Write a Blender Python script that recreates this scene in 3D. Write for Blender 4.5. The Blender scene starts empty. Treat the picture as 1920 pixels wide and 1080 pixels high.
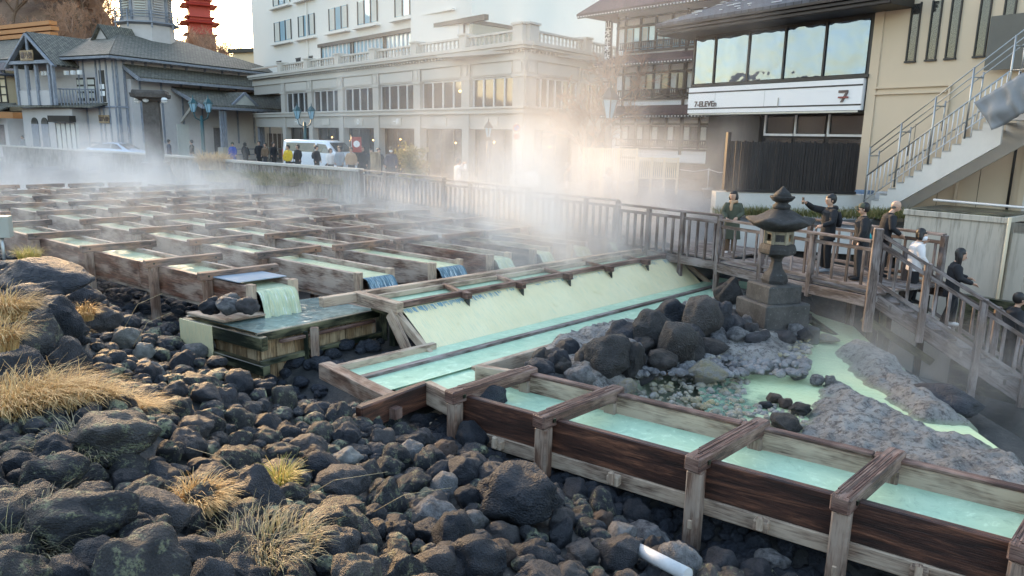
import bpy, bmesh, math, random
import numpy as np
from mathutils import Vector, noise, Matrix
random.seed(7)
sc = bpy.context.scene
C = sc.collection
R_ = math.radians
# ------------------------------------------------------------ camera, sky, sun, exposure
FPX, PITCH, ROLL = 1375.0, R_(11.7), R_(1.15)
cd = bpy.data.cameras.new('camera'); cam = bpy.data.objects.new('camera', cd); C.objects.link(cam)
cd.sensor_width = 36; cd.lens = 36*FPX/1920; cd.clip_end = 3000; cd.clip_start = .05
cam.matrix_world = Matrix.Rotation(math.pi/2-PITCH, 4, 'X') @ Matrix.Rotation(ROLL, 4, 'Z')
sc.camera = cam
SUN_AZ, SUN_EL = R_(-33), R_(15)      # azimuth from +Y, negative = to the left
w = bpy.data.worlds.new('World'); sc.world = w; w.use_nodes = True
nt = w.node_tree; bg = nt.nodes['Background']
sky = nt.nodes.new('ShaderNodeTexSky'); sky.sky_type = 'NISHITA'; sky.sun_disc = False
sky.sun_elevation = SUN_EL; sky.sun_rotation = SUN_AZ; sky.air_density = 1.2; sky.dust_density = 1.5; sky.ozone_density = 1.3
tn = nt.nodes.new('ShaderNodeMix'); tn.data_type = 'RGBA'; tn.blend_type = 'MULTIPLY'; tn.inputs[0].default_value = 1; tn.inputs[7].default_value = (1.08, 1.0, .93, 1)
nt.links.new(sky.outputs[0], tn.inputs[6]); nt.links.new(tn.outputs[2], bg.inputs[0]); bg.inputs[1].default_value = 0.15
sl = bpy.data.lights.new('sun', 'SUN'); sl.energy = 2.0; sl.angle = R_(.5); sl.color = (1, .62, .27)
so = bpy.data.objects.new('sun', sl); C.objects.link(so)
sd = Vector((math.sin(SUN_AZ)*math.cos(SUN_EL), math.cos(SUN_AZ)*math.cos(SUN_EL), math.sin(SUN_EL)))
so.rotation_euler = sd.to_track_quat('Z', 'Y').to_euler(); so.location = (-20, 10, 30)
vs = sc.view_settings; vs.view_transform = 'Standard'; vs.look = 'None'; vs.exposure = 2.35; vs.gamma = 1
sc.cycles.max_bounces = 6; sc.cycles.transparent_max_bounces = 12
sc.cycles.volume_bounces = 1; sc.cycles.volume_max_steps = 96; sc.cycles.volume_step_rate = 2.0

# ------------------------------------------------------------ survey helpers (photo ray -> point in the world)
def ray(px, py):
    a = (px-960)/FPX; b = -(py-540)/FPX
    x = a*math.cos(ROLL)-b*math.sin(ROLL); y = a*math.sin(ROLL)+b*math.cos(ROLL)
    return Vector((x, math.cos(PITCH)+y*math.sin(PITCH), -math.sin(PITCH)+y*math.cos(PITCH)))
def atY(px, py, Y): r = ray(px, py); return r*(Y/r.y)
def atZ(px, py, z): r = ray(px, py); return r*(z/r.z)
U = Vector((.825, -.565, 0)); V = Vector((.565, .825, 0)); W = (U*.175+V*.985).normalized()
UP = Vector((0, 0, 1))
def uv(a, b, z=0): return U*a+V*b+UP*z
def touv(x, y): return x*U.x+y*U.y, x*V.x+y*V.y

# ------------------------------------------------------------ naming
def tag(o, label=None, cat=None, group=None, kind=None):
    if label: o['label'] = label
    if cat: o['category'] = cat
    if group: o['group'] = group
    if kind: o['kind'] = kind
    return o
def thing(name, label, cat, loc=(0, 0, 0), group=None, rz=0):
    o = bpy.data.objects.new(name, None); C.objects.link(o); o.location = loc; o.rotation_euler.z = rz
    o.empty_display_size = .2
    return tag(o, label, cat, group)
ORD = ['first', 'second', 'third', 'fourth', 'fifth', 'sixth', 'seventh', 'eighth', 'ninth', 'tenth', 'eleventh', 'twelfth', 'thirteenth', 'fourteenth', 'fifteenth', 'sixteenth', 'seventeenth', 'eighteenth', 'nineteenth', 'twentieth']
def copy_tree(o, parent=None):
    c = o.copy(); C.objects.link(c)
    if parent: c.parent = parent
    for ch in list(o.children): copy_tree(ch, c)
    return c
def worldloc(o):
    l = Vector((0, 0, 0))
    while o: l += o.location; o = o.parent
    return l

# ------------------------------------------------------------ mesh builder, in world coordinates
class MB:
    def __init__(s): s.v = []; s.f = []; s.t = []; s.sm = []
    def hexa(s, p):
        p = [Vector(q) for q in p]; i = len(s.v); s.v += p
        L = [(p[1]-p[0]).length, (p[3]-p[0]).length, (p[4]-p[0]).length]; k = L.index(max(L))
        ro = random.random()*50; rv = random.random()*50
        loc = [(0,0,0),(L[0],0,0),(L[0],L[1],0),(0,L[1],0),(0,0,L[2]),(L[0],0,L[2]),(L[0],L[1],L[2]),(0,L[1],L[2])]
        for q, (ax, bx) in (((0,3,2,1),(0,1)),((4,5,6,7),(0,1)),((0,1,5,4),(0,2)),((2,3,7,6),(0,2)),((1,2,6,5),(1,2)),((3,0,4,7),(1,2))):
            s.f.append([i+j for j in q])
            if k == bx: ax, bx = bx, ax
            off = 3.3*(ax != k)
            s.t.append([(loc[j][ax]+ro+off, loc[j][bx]+rv+off) for j in q]); s.sm.append(False)
        return s
    def box(s, c, sx, sy, sz, rz=0):
        c = Vector(c); X = Vector((math.cos(rz), math.sin(rz), 0))*sx/2; Y = Vector((-math.sin(rz), math.cos(rz), 0))*sy/2; Z = UP*sz/2
        return s.hexa([c-X-Y-Z, c+X-Y-Z, c+X+Y-Z, c-X+Y-Z, c-X-Y+Z, c+X-Y+Z, c+X+Y+Z, c-X+Y+Z])
    def beam(s, p, q, w_, h, up=UP, w2=None, h2=None):
        p = Vector(p); q = Vector(q); d = (q-p).normalized(); sd_ = d.cross(Vector(up))
        if sd_.length < 1e-4: sd_ = d.cross(Vector((0, 1, 0)))
        sd_.normalize(); u_ = sd_.cross(d).normalized(); w2 = w2 or w_; h2 = h2 or h
        a = -sd_*w_/2; b = u_*h/2; a2 = -sd_*w2/2; b2 = u_*h2/2
        return s.hexa([p-a-b, q-a2-b2, q+a2-b2, p+a-b, p-a+b, q-a2+b2, q+a2+b2, p+a+b][0:8])
    def fb(s, F, s0, s1, z0, z1, d0, d1):
        g = lambda a, z, d: F.p(a, z, d)
        return s.hexa([g(s0,z0,d1), g(s1,z0,d1), g(s1,z0,d0), g(s0,z0,d0), g(s0,z1,d1), g(s1,z1,d1), g(s1,z1,d0), g(s0,z1,d0)])
    def poly(s, pts, smooth=False):
        i = len(s.v); pts = [Vector(q) for q in pts]; s.v += pts; s.f.append(list(range(i, i+len(pts))))
        o = pts[0]; e = (pts[1]-o).normalized(); n = e.cross(pts[-1]-o)
        g = n.cross(e).normalized() if n.length > 1e-9 else e
        s.t.append([((q-o).dot(e), (q-o).dot(g)) for q in pts]); s.sm.append(smooth); return s
    def prism(s, pts, off):
        off = Vector(off); pts = [Vector(q) for q in pts]; n = len(pts)
        s.poly(pts[::-1]); s.poly([q+off for q in pts])
        for k in range(n): s.poly([pts[k], pts[(k+1) % n], pts[(k+1) % n]+off, pts[k]+off])
        return s
    def tube(s, pts, rad, n=8, smooth=True, cap=True, sy=1.0):
        pts = [Vector(q) for q in pts]; N = len(pts)
        if not hasattr(rad, '__len__'): rad = [rad]*N
        i0 = len(s.v); ref = None; ln = 0
        for k in range(N):
            d = (pts[min(k+1, N-1)]-pts[max(k-1, 0)]).normalized()
            if ref is None: ref = d.orthogonal().normalized() if abs(d.z) < .95 else Vector((1, 0, 0))
            a = (ref-d*ref.dot(d)).normalized(); b = d.cross(a); ref = a
            for j in range(n):
                t = 2*math.pi*j/n; s.v.append(pts[k]+(a*math.cos(t)+b*math.sin(t)*sy)*rad[k])
        for k in range(N-1):
            l2 = ln+(pts[k+1]-pts[k]).length
            for j in range(n):
                j2 = (j+1) % n
                s.f.append([i0+k*n+j, i0+k*n+j2, i0+(k+1)*n+j2, i0+(k+1)*n+j])
                r = rad[k]*6.28/n; s.t.append([(ln, j*r), (ln, (j+1)*r), (l2, (j+1)*r), (l2, j*r)]); s.sm.append(smooth)
            ln = l2
        if cap:
            for k, rev in ((0, True), (N-1, False)):
                q = [i0+k*n+j for j in range(n)]
                s.f.append(q[::-1] if rev else q); s.t.append([(0, 0)]*n); s.sm.append(False)
        return s
    def lathe(s, c, prof, n=16, smooth=True, rz=0, sx=1, sy=1):
        c = Vector(c)
        i0 = len(s.v)
        for r, z in prof:
            for j in range(n):
                t = 2*math.pi*(j+.5)/n+rz; s.v.append(c+Vector((r*math.cos(t)*sx, r*math.sin(t)*sy, z)))
        for k in range(len(prof)-1):
            for j in range(n):
                j2 = (j+1) % n; s.f.append([i0+k*n+j, i0+k*n+j2, i0+(k+1)*n+j2, i0+(k+1)*n+j])
                s.t.append([(j*.1, prof[k][1]), (j*.1+.1, prof[k][1]), (j*.1+.1, prof[k+1][1]), (j*.1, prof[k+1][1])]); s.sm.append(smooth)
        for k, rev in ((0, True), (len(prof)-1, False)):
            if prof[k][0] > 1e-4:
                q = [i0+k*n+j for j in range(n)]; s.f.append(q[::-1] if rev else q); s.t.append([(0, 0)]*n); s.sm.append(False)
        return s
    def build(s, name, mat, parent=None, bevel=0, solid=0, subsurf=0):
        o0 = worldloc(parent) if parent else Vector((0, 0, 0))
        me = bpy.data.meshes.new(name)
        me.from_pydata([tuple(q-o0) for q in s.v], [], s.f)
        ul = me.uv_layers.new(name='UVMap')
        flat = [c for t in s.t for q in t for c in q]
        if len(flat) == len(ul.data)*2: ul.data.foreach_set('uv', flat)
        me.polygons.foreach_set('use_smooth', s.sm)
        me.materials.append(mat); me.validate(); me.update()
        if name in ('chute_slope', 'waterfall', 'body', 'tarpaulin', 'water') and len(s.f) > 8:
            bm = bmesh.new(); bm.from_mesh(me); bmesh.ops.remove_doubles(bm, verts=bm.verts, dist=1e-4); bm.to_mesh(me); bm.free()
        o = bpy.data.objects.new(name, me); C.objects.link(o)
        if parent: o.parent = parent
        if bevel:
            m = o.modifiers.new('bevel', 'BEVEL'); m.width = bevel; m.segments = 1; m.limit_method = 'ANGLE'
        if solid:
            m = o.modifiers.new('solid', 'SOLIDIFY'); m.thickness = solid; m.offset = 0
        if subsurf:
            m = o.modifiers.new('sub', 'SUBSURF'); m.levels = subsurf; m.render_levels = subsurf
        return o
class Facade:
    """vertical plane: s metres along it, z height, d metres out of it (towards the viewer side)"""
    def __init__(s, p0, p1):
        s.o = Vector((p0[0], p0[1], 0)); e = Vector((p1[0], p1[1], 0))-s.o; s.L = e.length; s.e = e.normalized()
        s.n = Vector((s.e.y, -s.e.x, 0))
    def p(s, a, z, d=0): return s.o+s.e*a+UP*z+s.n*d
    def px(s, x, y, d=0):
        r = ray(x, y); t = (s.o+s.n*d).dot(s.n)/r.dot(s.n); q = r*t
        return (q-s.o).dot(s.e), q.z

# ------------------------------------------------------------ materials
def nmat(name):
    m = bpy.data.materials.new(name); m.use_nodes = True; n = m.node_tree.nodes; l = m.node_tree.links
    return m, n, l, n['Principled BSDF']
def ramp(n, l, src, stops):
    r = n.new('ShaderNodeValToRGB'); e = r.color_ramp.elements
    while len(e) < len(stops): e.new(.5)
    for k, (p, c) in enumerate(stops):
        e[k].position = p; e[k].color = (*c, 1) if hasattr(c, '__len__') else (c, c, c, 1)
    l.new(src, r.inputs[0]); return r.outputs[0]
def coord(n, l, kind, scale=(1, 1, 1)):
    t = n.new('ShaderNodeTexCoord'); m = n.new('ShaderNodeMapping'); m.inputs['Scale'].default_value = scale
    l.new(t.outputs[kind], m.inputs[0]); return m.outputs[0]
def wcoord(n, l, scale=(1, 1, 1)):
    t = n.new('ShaderNodeNewGeometry'); m = n.new('ShaderNodeMapping'); m.inputs['Scale'].default_value = scale
    l.new(t.outputs['Position'], m.inputs[0]); return m.outputs[0]
def noi(n, l, vec, scale, detail=4, rough=.6, dist=0):
    t = n.new('ShaderNodeTexNoise'); t.inputs['Scale'].default_value = scale; t.inputs['Detail'].default_value = detail
    t.inputs['Roughness'].default_value = rough; t.inputs['Distortion'].default_value = dist
    if vec: l.new(vec, t.inputs['Vector'])
    return t.outputs['Fac']
def mix(n, l, f, a, b, mode='MIX'):
    m = n.new('ShaderNodeMix'); m.data_type = 'RGBA'; m.blend_type = mode
    for i, x in ((0, f), (6, a), (7, b)):
        if isinstance(x, (int, float)): m.inputs[i].default_value = x if i == 0 else (x, x, x, 1)
        elif isinstance(x, tuple): m.inputs[i].default_value = (*x, 1)
        else: l.new(x, m.inputs[i])
    return m.outputs[2]
def math_(n, l, op, a, b=0.0, c=None, clamp=False):
    m = n.new('ShaderNodeMath'); m.operation = op; m.use_clamp = clamp
    for i, x in enumerate((a, b, c)):
        if x is None: continue
        if isinstance(x, (int, float)): m.inputs[i].default_value = x
        else: l.new(x, m.inputs[i])
    return m.outputs[0]
def bump(n, l, b, h, strength=.4, dist=.02):
    m = n.new('ShaderNodeBump'); m.inputs['Strength'].default_value = strength; m.inputs['Distance'].default_value = dist
    l.new(h, m.inputs['Height']); l.new(m.outputs[0], b.inputs['Normal']); return m
def plain(name, col, rough=.7, metal=0, var=.15, scale=3, bmp=.1, bs=30):
    m, n, l, b = nmat(name); v = wcoord(n, l)
    c = mix(n, l, noi(n, l, v, scale, 5, .65), tuple(x*(1-var) for x in col), tuple(min(1, x*(1+var)) for x in col))
    l.new(c, b.inputs['Base Color']); b.inputs['Roughness'].default_value = rough; b.inputs['Metallic'].default_value = metal
    if bmp: bump(n, l, b, noi(n, l, v, bs, 3), bmp, .01)
    return m
def wood(name, dark, mid, light, pale=None, pale_amt=.5, rough=.75, grain=16, bs=.5):
    """grain runs along U (metres); pale = mineral crust or weathering in patches"""
    m, n, l, b = nmat(name)
    g = coord(n, l, 'UV', (1.1, grain, 1)); g2 = coord(n, l, 'UV', (.5, grain*.25, 1)); o = coord(n, l, 'UV', (1.2, 3, 1))
    fine = noi(n, l, g, 3.0, 6, .7, .3); broad = noi(n, l, g2, 1.6, 4, .6, 1.2); big = noi(n, l, o, 1.1, 3, .6)
    c = ramp(n, l, broad, [(.3, dark), (.5, mid), (.72, light)])
    c = mix(n, l, ramp(n, l, fine, [(.35, .75), (.6, 0.0)]), c, tuple(x*.35 for x in dark))
    if pale:
        f = ramp(n, l, math_(n, l, 'MULTIPLY_ADD', fine, .35, big), [(1.0-pale_amt*.5, 0.0), (1.12-pale_amt*.5, 1.0)])
        f = ramp(n, l, math_(n, l, 'ADD', big, math_(n, l, 'MULTIPLY', fine, .4)), [(.74-pale_amt*.25, 0.0), (.95-pale_amt*.25, .9)])
        c = mix(n, l, f, c, pale)
    l.new(c, b.inputs['Base Color']); b.inputs['Roughness'].default_value = rough
    bump(n, l, b, math_(n, l, 'ADD', fine, math_(n, l, 'MULTIPLY', broad, .5)), bs, .012)
    return m
M = {}
M['flume'] = wood('flume_wood', (.035, .012, .008), (.13, .045, .025), (.28, .115, .065), (.34, .25, .2), .4, .5)
M['ff'] = wood('foreground_flume_wood', (.016, .007, .005), (.065, .025, .016), (.24, .10, .055), None, .4, .5, 20, .6)
M['flume_grey'] = wood('flume_wood_weathered', (.07, .04, .03), (.19, .11, .08), (.31, .21, .16), (.42, .34, .28), .7, .7)
M['cap'] = wood('cap_wood', (.05, .038, .034), (.16, .115, .1), (.30, .23, .2), (.36, .2, .12), .35, .7)
M['ffcap'] = wood('cap_wood_red', (.03, .016, .013), (.11, .05, .036), (.25, .13, .095), (.3, .2, .16), .25, .6, 22, .9)
M['post'] = wood('post_wood', (.085, .04, .025), (.21, .115, .075), (.33, .215, .155), (.36, .28, .22), .55, .7)
M['crust'] = wood('mineral_crusted_wood', (.11, .065, .045), (.26, .17, .12), (.41, .29, .21), (.50, .39, .29), .7, .8)
M['boxwood'] = wood('box_planks', (.10, .06, .03), (.30, .19, .095), (.44, .30, .16), (.5, .38, .24), .3, .6)
M['moss'] = wood('wet_mossy_wood', (.006, .008, .006), (.014, .02, .013), (.04, .045, .025), (.2, .19, .11), .25, .3)
M['deck'] = wood('deck_wood', (.05, .037, .03), (.12, .088, .07), (.2, .155, .13), (.3, .26, .24), .5, .7)
M['rail'] = wood('railing_wood', (.065, .042, .035), (.15, .105, .085), (.25, .19, .165), (.29, .25, .24), .45, .65)
M['fencewood'] = wood('street_fence_wood', (.10, .085, .07), (.2, .17, .14), (.3, .26, .22), (.36, .33, .3), .5, .8, 10)

def water_mat(name, col, deep, rough=.06, bs=.12, scale=6, alpha=None):
    m, n, l, b = nmat(name); v = wcoord(n, l)
    big = noi(n, l, v, .9, 4, .6, .4); c = mix(n, l, ramp(n, l, big, [(.3, 0.0), (.7, 1.0)]), deep, col)
    st = noi(n, l, wcoord(n, l, (1, 1, 1)), 3.2, 6, .75, 1.5); c = mix(n, l, ramp(n, l, st, [(.54, 0.0), (.70, .7)]), c, tuple(min(.9, x*1.4) for x in col)); c = mix(n, l, ramp(n, l, st, [(.30, .7), (.46, 0.0)]), c, tuple(x*.72 for x in deep))
    l.new(c, b.inputs['Base Color']); b.inputs['Roughness'].default_value = rough; b.inputs['IOR'].default_value = 1.33
    bump(n, l, b, noi(n, l, v, scale, 3, .5, .6), bs, .05)
    return m
M['water'] = water_mat('turquoise_water', (.50, .68, .49), (.40, .60, .44))
M['water_pale'] = water_mat('pale_water', (.66, .68, .46), (.50, .60, .42), .05, .25)
M['boxwater'] = water_mat('box_water', (.34, .42, .38), (.10, .15, .15), .05, .35, 5)
M['poolwater'] = water_mat('shallow_pool_water', (.25, .45, .36), (.07, .13, .12), .08, .25, 9)
M['milk'] = water_mat('milky_stream_water', (.64, .72, .44), (.50, .68, .44), .15, .1)
def chute_mat():
    m, n, l, b = nmat('sulphur_chute'); v = coord(n, l, 'UV', (10, .8, 1)); v2 = coord(n, l, 'UV', (1, 1, 1))
    st = noi(n, l, v, 4, 5, .7); big = noi(n, l, v2, .8, 4)
    c = mix(n, l, ramp(n, l, big, [(.3, 0.0), (.7, 1.0)]), (.82, .71, .42), (.90, .80, .52))
    c = mix(n, l, ramp(n, l, st, [(.48, 0.0), (.75, .75)]), c, (.55, .62, .44)); c = mix(n, l, ramp(n, l, noi(n, l, v2, 2.3, 5, .7), [(.6, 0.0), (.75, .5)]), c, (.62, .50, .22))
    l.new(c, b.inputs['Base Color']); b.inputs['Roughness'].default_value = .22; bump(n, l, b, st, .6, .03)
    return m
M['chute'] = chute_mat()
def fall_mat(name, base, streak, dark):
    m, n, l, b = nmat(name); v = coord(n, l, 'UV', (14, 1.3, 1)); v2 = coord(n, l, 'UV', (34, 2.5, 1))
    a = noi(n, l, v, 2.2, 4, .7, .3); f = noi(n, l, v2, 1.5, 3, .6)
    c = mix(n, l, ramp(n, l, a, [(.42, 0.0), (.56, 1.0)]), base, dark)
    c = mix(n, l, ramp(n, l, f, [(.58, 0.0), (.66, 1.0)]), c, streak)
    l.new(c, b.inputs['Base Color']); b.inputs['Roughness'].default_value = .12; bump(n, l, b, a, .8, .04)
    return m
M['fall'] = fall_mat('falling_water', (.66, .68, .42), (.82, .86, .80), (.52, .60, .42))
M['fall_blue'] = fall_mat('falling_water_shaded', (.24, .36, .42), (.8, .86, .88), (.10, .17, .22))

def rock_mat(name, a, b_, c_, lichen=0.0, pale=0.0):
    m, n, l, b = nmat(name); t = n.new('ShaderNodeTexCoord'); oi = n.new('ShaderNodeObjectInfo')
    ad = n.new('ShaderNodeVectorMath'); ad.operation = 'ADD'; l.new(t.outputs['Object'], ad.inputs[0])
    mm = n.new('ShaderNodeVectorMath'); mm.operation = 'SCALE'; l.new(oi.outputs['Location'], mm.inputs[0]); mm.inputs[3].default_value = 3.7
    l.new(mm.outputs[0], ad.inputs[1]); v = ad.outputs[0]
    big = noi(n, l, v, 1.6, 4, .6); fine = noi(n, l, v, 9, 6, .75); vo = n.new('ShaderNodeTexVoronoi'); vo.inputs['Scale'].default_value = 16
    l.new(v, vo.inputs['Vector'])
    c = ramp(n, l, oi.outputs['Random'], [(.0, a), (.55, b_), (1.0, c_)])
    c = mix(n, l, .8, c, ramp(n, l, big, [(.3, .55), (.7, 1.5)]), 'MULTIPLY')
    c = mix(n, l, ramp(n, l, fine, [(.56, 0.0), (.72, .45)]), c, (.17, .17, .18))
    sp = noi(n, l, v, 22, 3, .7); c = mix(n, l, ramp(n, l, sp, [(.70, 0.0), (.74, .7)]), c, (.26, .26, .24))
    if pale: c = mix(n, l, ramp(n, l, noi(n, l, v, 2.2, 5, .7), [(.42-pale*.2, 0.0), (.6, .85)]), c, (.34, .33, .33))
    if lichen:
        ln = noi(n, l, v, 2.4, 3, .6); lf = noi(n, l, v, 12, 5, .8)
        f = math_(n, l, 'MULTIPLY', ramp(n, l, ln, [(.62-lichen*.22, 0.0), (.70-lichen*.22, 1.0)]), ramp(n, l, lf, [(.45, 0.0), (.53, 1.0)]))
        c = mix(n, l, f, c, mix(n, l, fine, (.17, .18, .10), (.36, .37, .24)))
    l.new(c, b.inputs['Base Color']); b.inputs['Roughness'].default_value = .62; b.inputs['Specular IOR Level'].default_value = .45
    h = math_(n, l, 'ADD', fine, math_(n, l, 'MULTIPLY', vo.outputs['Distance'], .5))
    bump(n, l, b, h, 1.0, .09)
    return m
M['lava'] = rock_mat('lava_rock', (.022, .026, .036), (.044, .047, .060), (.10, .092, .094))
M['lava_lichen'] = rock_mat('lava_rock_lichen', (.022, .024, .03), (.042, .043, .05), (.085, .078, .074), lichen=.4)
M['lava_pale'] = rock_mat('lava_rock_pale', (.06, .06, .07), (.10, .10, .11), (.16, .15, .14), pale=.5)
M['whitestone'] = rock_mat('white_stone', (.32, .32, .32), (.4, .39, .37), (.3, .29, .27))
M['redstone'] = rock_mat('brown_stone', (.10, .065, .05), (.12, .08, .065), (.14, .10, .08))
M['mound_rock'] = rock_mat('crusted_rock', (.032, .03, .031), (.05, .046, .045), (.075, .065, .06))
M['yellowstone'] = rock_mat('sulphur_stone', (.30, .25, .12), (.36, .30, .16), (.28, .27, .22), pale=.4)
# ============================================================ terrain
NN = Vector((W.y, -W.x, 0))
def nw(n, w_, z=0): return NN*n+W*w_+UP*z
def idw(x, y, pts, p=3.0):
    sw = 0; sz = 0
    for a, b, c in pts:
        d = (x-a)**2+(y-b)**2+1e-3; q = 1/d**(p/2); sw += q; sz += q*c
    return sz/sw
ROCKPTS = [(-2.46,3.2,-2.3),(-2.28,3.8,-2.4),(-1.63,4.5,-2.95),(-.21,5.3,-3.5),(1.41,5.8,-3.95),(2.67,6,-4.3),(4.5,4.8,-4.9),(-4.28,6.5,-2.65),(-4.03,8,-3.1),
 (-6.42,9.5,-2.7),(-5.53,9,-3.1),(-4.03,9.5,-3.35),(-2.46,9,-3.8),(-.9,7.5,-3.85),(.26,6.5,-3.95),(-6.51,12,-3.65),(-5.02,11.5,-3.7),(-11.1,16,-2.95),
 (-7.4,14.9,-4.05),(-9.6,16.5,-3.9),(.61,8.8,-4.4),(2.2,7.6,-4.65),(-1,9.9,-4.25),(-3.6,10.9,-4.3),(-4.3,11.6,-4.55),(-5.0,11.9,-4.4),(-3.2,12.2,-4.55),(-2.3,13.2,-4.55),(-3.9,11.5,-4.4),(-2.9,11.6,-4.5),(-4.9,12.4,-4.5),(-8.5,13.2,-3.1),(-9,10,-2.3),(-5,4,-1.9),(-2,1.5,-1.9),(1,3,-3.6),(-14,18,-3.0),(-20,22,-3.0),(3.5,6.3,-4.8)]
FENCE = [(-62,76.5),(-42.2,61),(-30.4,52.1),(-22.4,46.2),(-12.9,37.1),(-6.6,31.9)]
WALK = [(-6.6,31.9,-2.62),(-2.6,27.4,-2.7),(.5,23.9,-2.8),(3.0,21.1,-2.9),(5.2,18.4,-3.0),(7.15,14.5,-3.0)]
def sidepoly(x, y, P):
    """signed distance to a polyline, positive = far side"""
    best = 1e9; sg = 1
    for k in range(len(P)-1):
        ax, ay = P[k][0], P[k][1]; bx, by = P[k+1][0], P[k+1][1]; dx, dy = bx-ax, by-ay; L = dx*dx+dy*dy
        t = max(0, min(1, ((x-ax)*dx+(y-ay)*dy)/L)); qx, qy = ax+t*dx-x, ay+t*dy-y; d = qx*qx+qy*qy
        if d < best: best = d; sg = 1 if dx*(y-ay)-dy*(x-ax) > 0 else -1
    return sg*math.sqrt(best)
EDGE = [(a, b) for a, b in FENCE]+[(a, b) for a, b, c in WALK[1:]]+[(10.5, 12.5), (14, 9)]
def sm(a, b, t): t = max(0, min(1, (t-a)/(b-a))); return t*t*(3-2*t)
def ground(x, y):
    a, b = touv(x, y); near = idw(x, y, ROCKPTS) if y < 26 and x < 12 else -4
    z = near
    fld = sm(7.6, 8.6, b)
    base = -4.05 if b < 30 else -4.05
    if a < -8.5: z = near*(1-fld)+base*fld
    else:
        f2 = sm(7.6, 8.4, b); z = near*(1-f2)-4.25*f2
        # plunge pool under the stairs
        pit = sm(-.3, 1.6, b-14.2-.55*(a+1.8)) if a < 6 else 1
        pit = max(0, min(1, sm(7.6, 9.0, x-.0*y)*sm(9.0, 11.5, b)))
        z = z*(1-pit)-6.2*pit
    d = sidepoly(x, y, EDGE)
    if d > -3.5 and x < 5 and b > 19.2:                       # planted bank below the street fence
        z = max(z, -4.05+1.0*sm(-3.2, -.2, d))
    if d > 0:
        st = -2.47-.4*sm(-9, 4, x)
        if x < 4.5: z = z+(st-z)*sm(.1, .5, d)
        else:
            st2 = -2.35
            up = sm(0, .5, y-(21.4-.345*(x-6.2)))
            dep = -4.2 if x < 7 else -6.0
            z = dep+(st2-dep)*up
    return z
def grid_sheet(name, xs, ys, zf, mat):
    me = bpy.data.meshes.new(name); nx = len(xs)
    vv = [(x, y, zf(x, y)) for y in ys for x in xs]
    ff = [(j*nx+i, j*nx+i+1, (j+1)*nx+i+1, (j+1)*nx+i) for j in range(len(ys)-1) for i in range(nx-1)]
    me.from_pydata(vv, [], ff); me.polygons.foreach_set('use_smooth', [True]*len(ff)); me.materials.append(mat)
    o = bpy.data.objects.new(name, me); C.objects.link(o); return o
def ground_mat():
    m, n, l, b = nmat('dark_wet_ground'); v = wcoord(n, l)
    a = noi(n, l, v, 3, 6, .7); f = noi(n, l, v, 14, 5, .75)
    c = ramp(n, l, a, [(.3, (.012, .013, .015)), (.55, (.04, .038, .036)), (.75, (.09, .08, .07))])
    c = mix(n, l, ramp(n, l, f, [(.6, 0.0), (.7, .6)]), c, (.14, .13, .11))
    # asphalt street where the sheet is high and far
    g = n.new('ShaderNodeNewGeometry'); s = n.new('ShaderNodeSeparateXYZ'); l.new(g.outputs['Position'], s.inputs[0])
    hi = math_(n, l, 'GREATER_THAN', s.outputs[2], -3.0); fa = math_(n, l, 'GREATER_THAN', s.outputs[1], 19.0)
    c = mix(n, l, math_(n, l, 'MULTIPLY', hi, fa), c, mix(n, l, f, (.10, .10, .105), (.17, .165, .16)))
    l.new(c, b.inputs['Base Color']); b.inputs['Roughness'].default_value = .6
    bump(n, l, b, f, .6, .05); return m
xs = sorted(set([round(-16+.2*i, 2) for i in range(145)]+[-400,-250,-160,-110,-85,-70,-60,-52,-46,-41,-37,-33,-30,-27.5,-25,-23,-21,-19.5,-18,-17,13.5,14.5,16,18,21,25,32,45,70,120,250,400]))
ys = sorted(set([-60,-25,-12,-6,-3,-1,0,.8]+[round(1.5+.22*i, 2) for i in range(115)]+[27.5+.5*i for i in range(70)]+[64,68,72,78,85,95,110,140,180,260,400,700]))
gr = grid_sheet('ground', xs, ys, ground, ground_mat()); tag(gr, kind='structure')

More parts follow.
